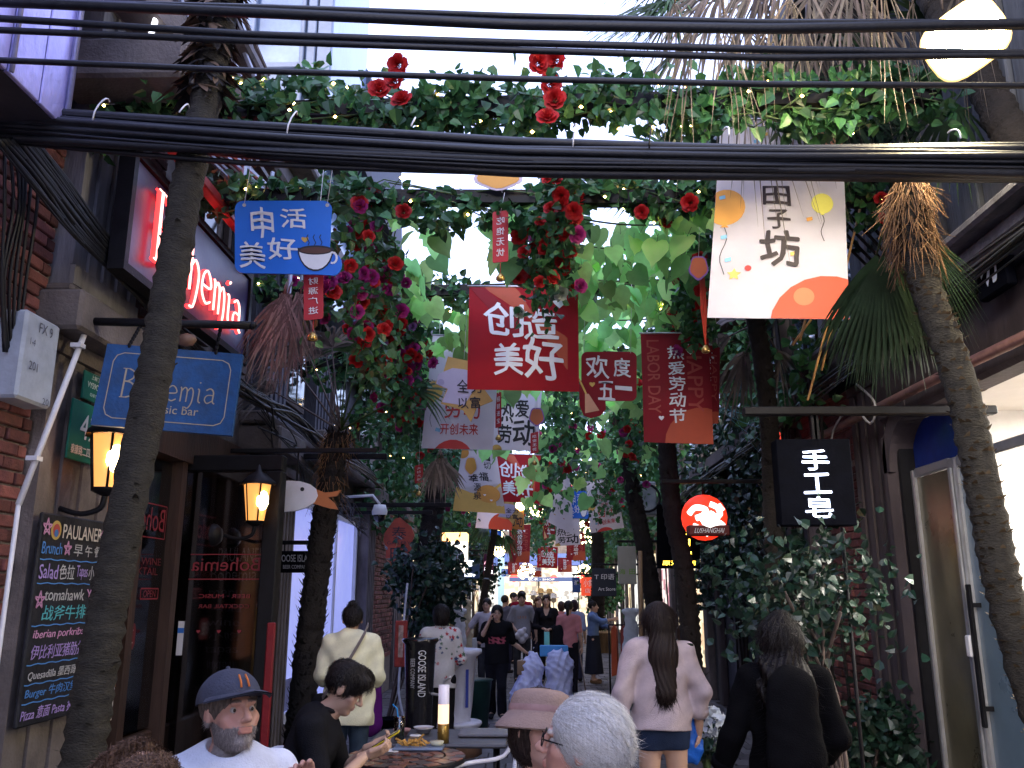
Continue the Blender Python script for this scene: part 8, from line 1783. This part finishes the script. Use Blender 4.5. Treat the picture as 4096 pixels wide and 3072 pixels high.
# chime: clothes rack on the right
rk = thing('clothes_rack', 'clothes rack with dark and orange garments on the right', 'clothes rack', V(1370, 1480, 14.5)); a = V(1315, 1350, 14.5); b_ = V(1385, 1350, 14.5)
mb = MB(); mb.tube([a, b_+Vector((.4, 0, 0))], .015, black_m, 6)
for x in (a.x, b_.x+.4): mb.tube([(x, 14.5, 0), (x, 14.5, a.z)], .015, black_m, 6)
part('frame', mb, rk)
for i, col in enumerate(((.45, .08, .03), (.3, .06, .05), (.02, .02, .03), (.12, .09, .07), (.02, .025, .04), (.2, .18, .16), (.015, .015, .02), (.1, .05, .03), (.03, .03, .03))):
    x = a.x+.06+i*.15; mb = MB(); mb.prism([(0, 0), (.04, -.06), (.05, -.75-.1*(i % 3)), (-.05, -.78-.1*(i % 3)), (-.04, -.06)], lambda u, v, d, x=x: (x+u+d*.5, 14.32+d*3, a.z+v), .1, PL('garment_%d' % i, col, .9, bump=.2)); part('garment', mb, rk)
mb = MB(); mb.tube([V(1383, 1190, 11.8), V(1386, 1500, 11.8)], .03, tan_m, 6); solo('wooden_post', mb, 'light wooden post in front of the clothes shop', 'post')
for k, (x, y, Y, col, lab) in enumerate(((993, 1320, 15.5, (.62, .6, .58), 'white sleeveless dress hanging outside the left shops'), (1008, 1300, 17.5, (.5, .42, .28), 'cream dress behind the white one on the left'), (1362, 1320, 13.6, (.45, .47, .5), 'pale blouse hanging in the wooden framed shop on the right'), (1160, 1300, 32, (.6, .58, .5), 'white dress on a stand before the end shop'))):
    q = V(x, y, Y); L = .95 if k < 2 else .7; blob('hanging_dress', lab, 'dress', [cone(np.array(q)+(-.1, 0, 0), np.array(q)+(.1, 0, 0), .05, .05), cone(np.array(q)+(0, 0, -.05), np.array(q)+(0, 0, -L), .12, .2, .45)], cloth_m, .025, .012, col, .05)
    mb = MB(); mb.tube([q+Vector((0, 0, .05)), q+Vector((0, 0, .35))], .008, black_m, 4); solo('dress_hook', mb, 'hook holding the '+lab.split(' hanging')[0].split(' behind')[0].split(' on a')[0]+[' at left', ' farther left', ' at right', ' far off'][k], 'hook')
for k, (x, y, Y) in enumerate(((1168, 1279, 34), (1152, 1284, 33), (1187, 1280, 34), (1196, 1290, 33))):
    q = V(x, y, Y); mb = MB(); col = M('straw_hat_%d' % (k % 2), ((.6, .38, .15), (.6, .55, .5))[k % 2], .8); mb.lathe([(.22, -.03), (.2, 0), (.12, .01), (.11, .12), (.05, .15), (0, .15)], q, col, 16); mb.tube([q, (q.x, q.y, 0)], .02, black_m, 5); mb.sphere(q+Vector((0, 0, -.1)), .11, PL('form_head', (.5, .4, .3)), 8)
    solo('hat_stand', mb, ['golden straw hat on a stand, middle one before the end shop', 'straw hat on a stand at the left of the group', 'straw hat on a stand right of the golden one', 'palest hat on a stand at the right of the group'][k], 'hat stand', 'hats on stands before the end shop')
mb = MB(); q = V(1025, 1388, 15.4); mb.bbox((q.x-.04, 15.38, q.z-.1), (q.x+.05, 15.42, q.z+.08), PL('fan_white', (.6, .58, .56)), .01, None); solo('paper_fan', mb, 'small white paper fan in the hand of the man in white', 'fan')
rf = V(860, 1330, 9.5); mb = MB(); A = V(853, 1365, 9.6); B_ = V(878, 1420, 9.6); mb.bbox((A.x, 9.6, B_.z-.1), (B_.x, 9.64, V(0, 1340, 9.6).z), M('red_board', (.35, .04, .03), .6, .4, 20), .01); mb.bbox((A.x+.04, 9.595, B_.z), (B_.x-.04, 9.599, V(0, 1350, 9.6).z), PL('poster_pale', (.45, .3, .25), .6, var=.5, scale=20)); solo('poster_stand', mb, 'red framed poster board left of the floral jacket woman', 'poster')
mb = MB(); mb.tube(smooth_line([tuple(V(880, 1260, 11)), tuple(V(866, 1420, 10.5)), tuple(V(862, 1500, 10)), tuple(V(880, 1580, 9.5))]), .014, M('grey_pipe', (.3, .3, .32), .5), 6); solo('drain_pipe', mb, 'pale thin pipe bending down beside the poster board', 'pipe')
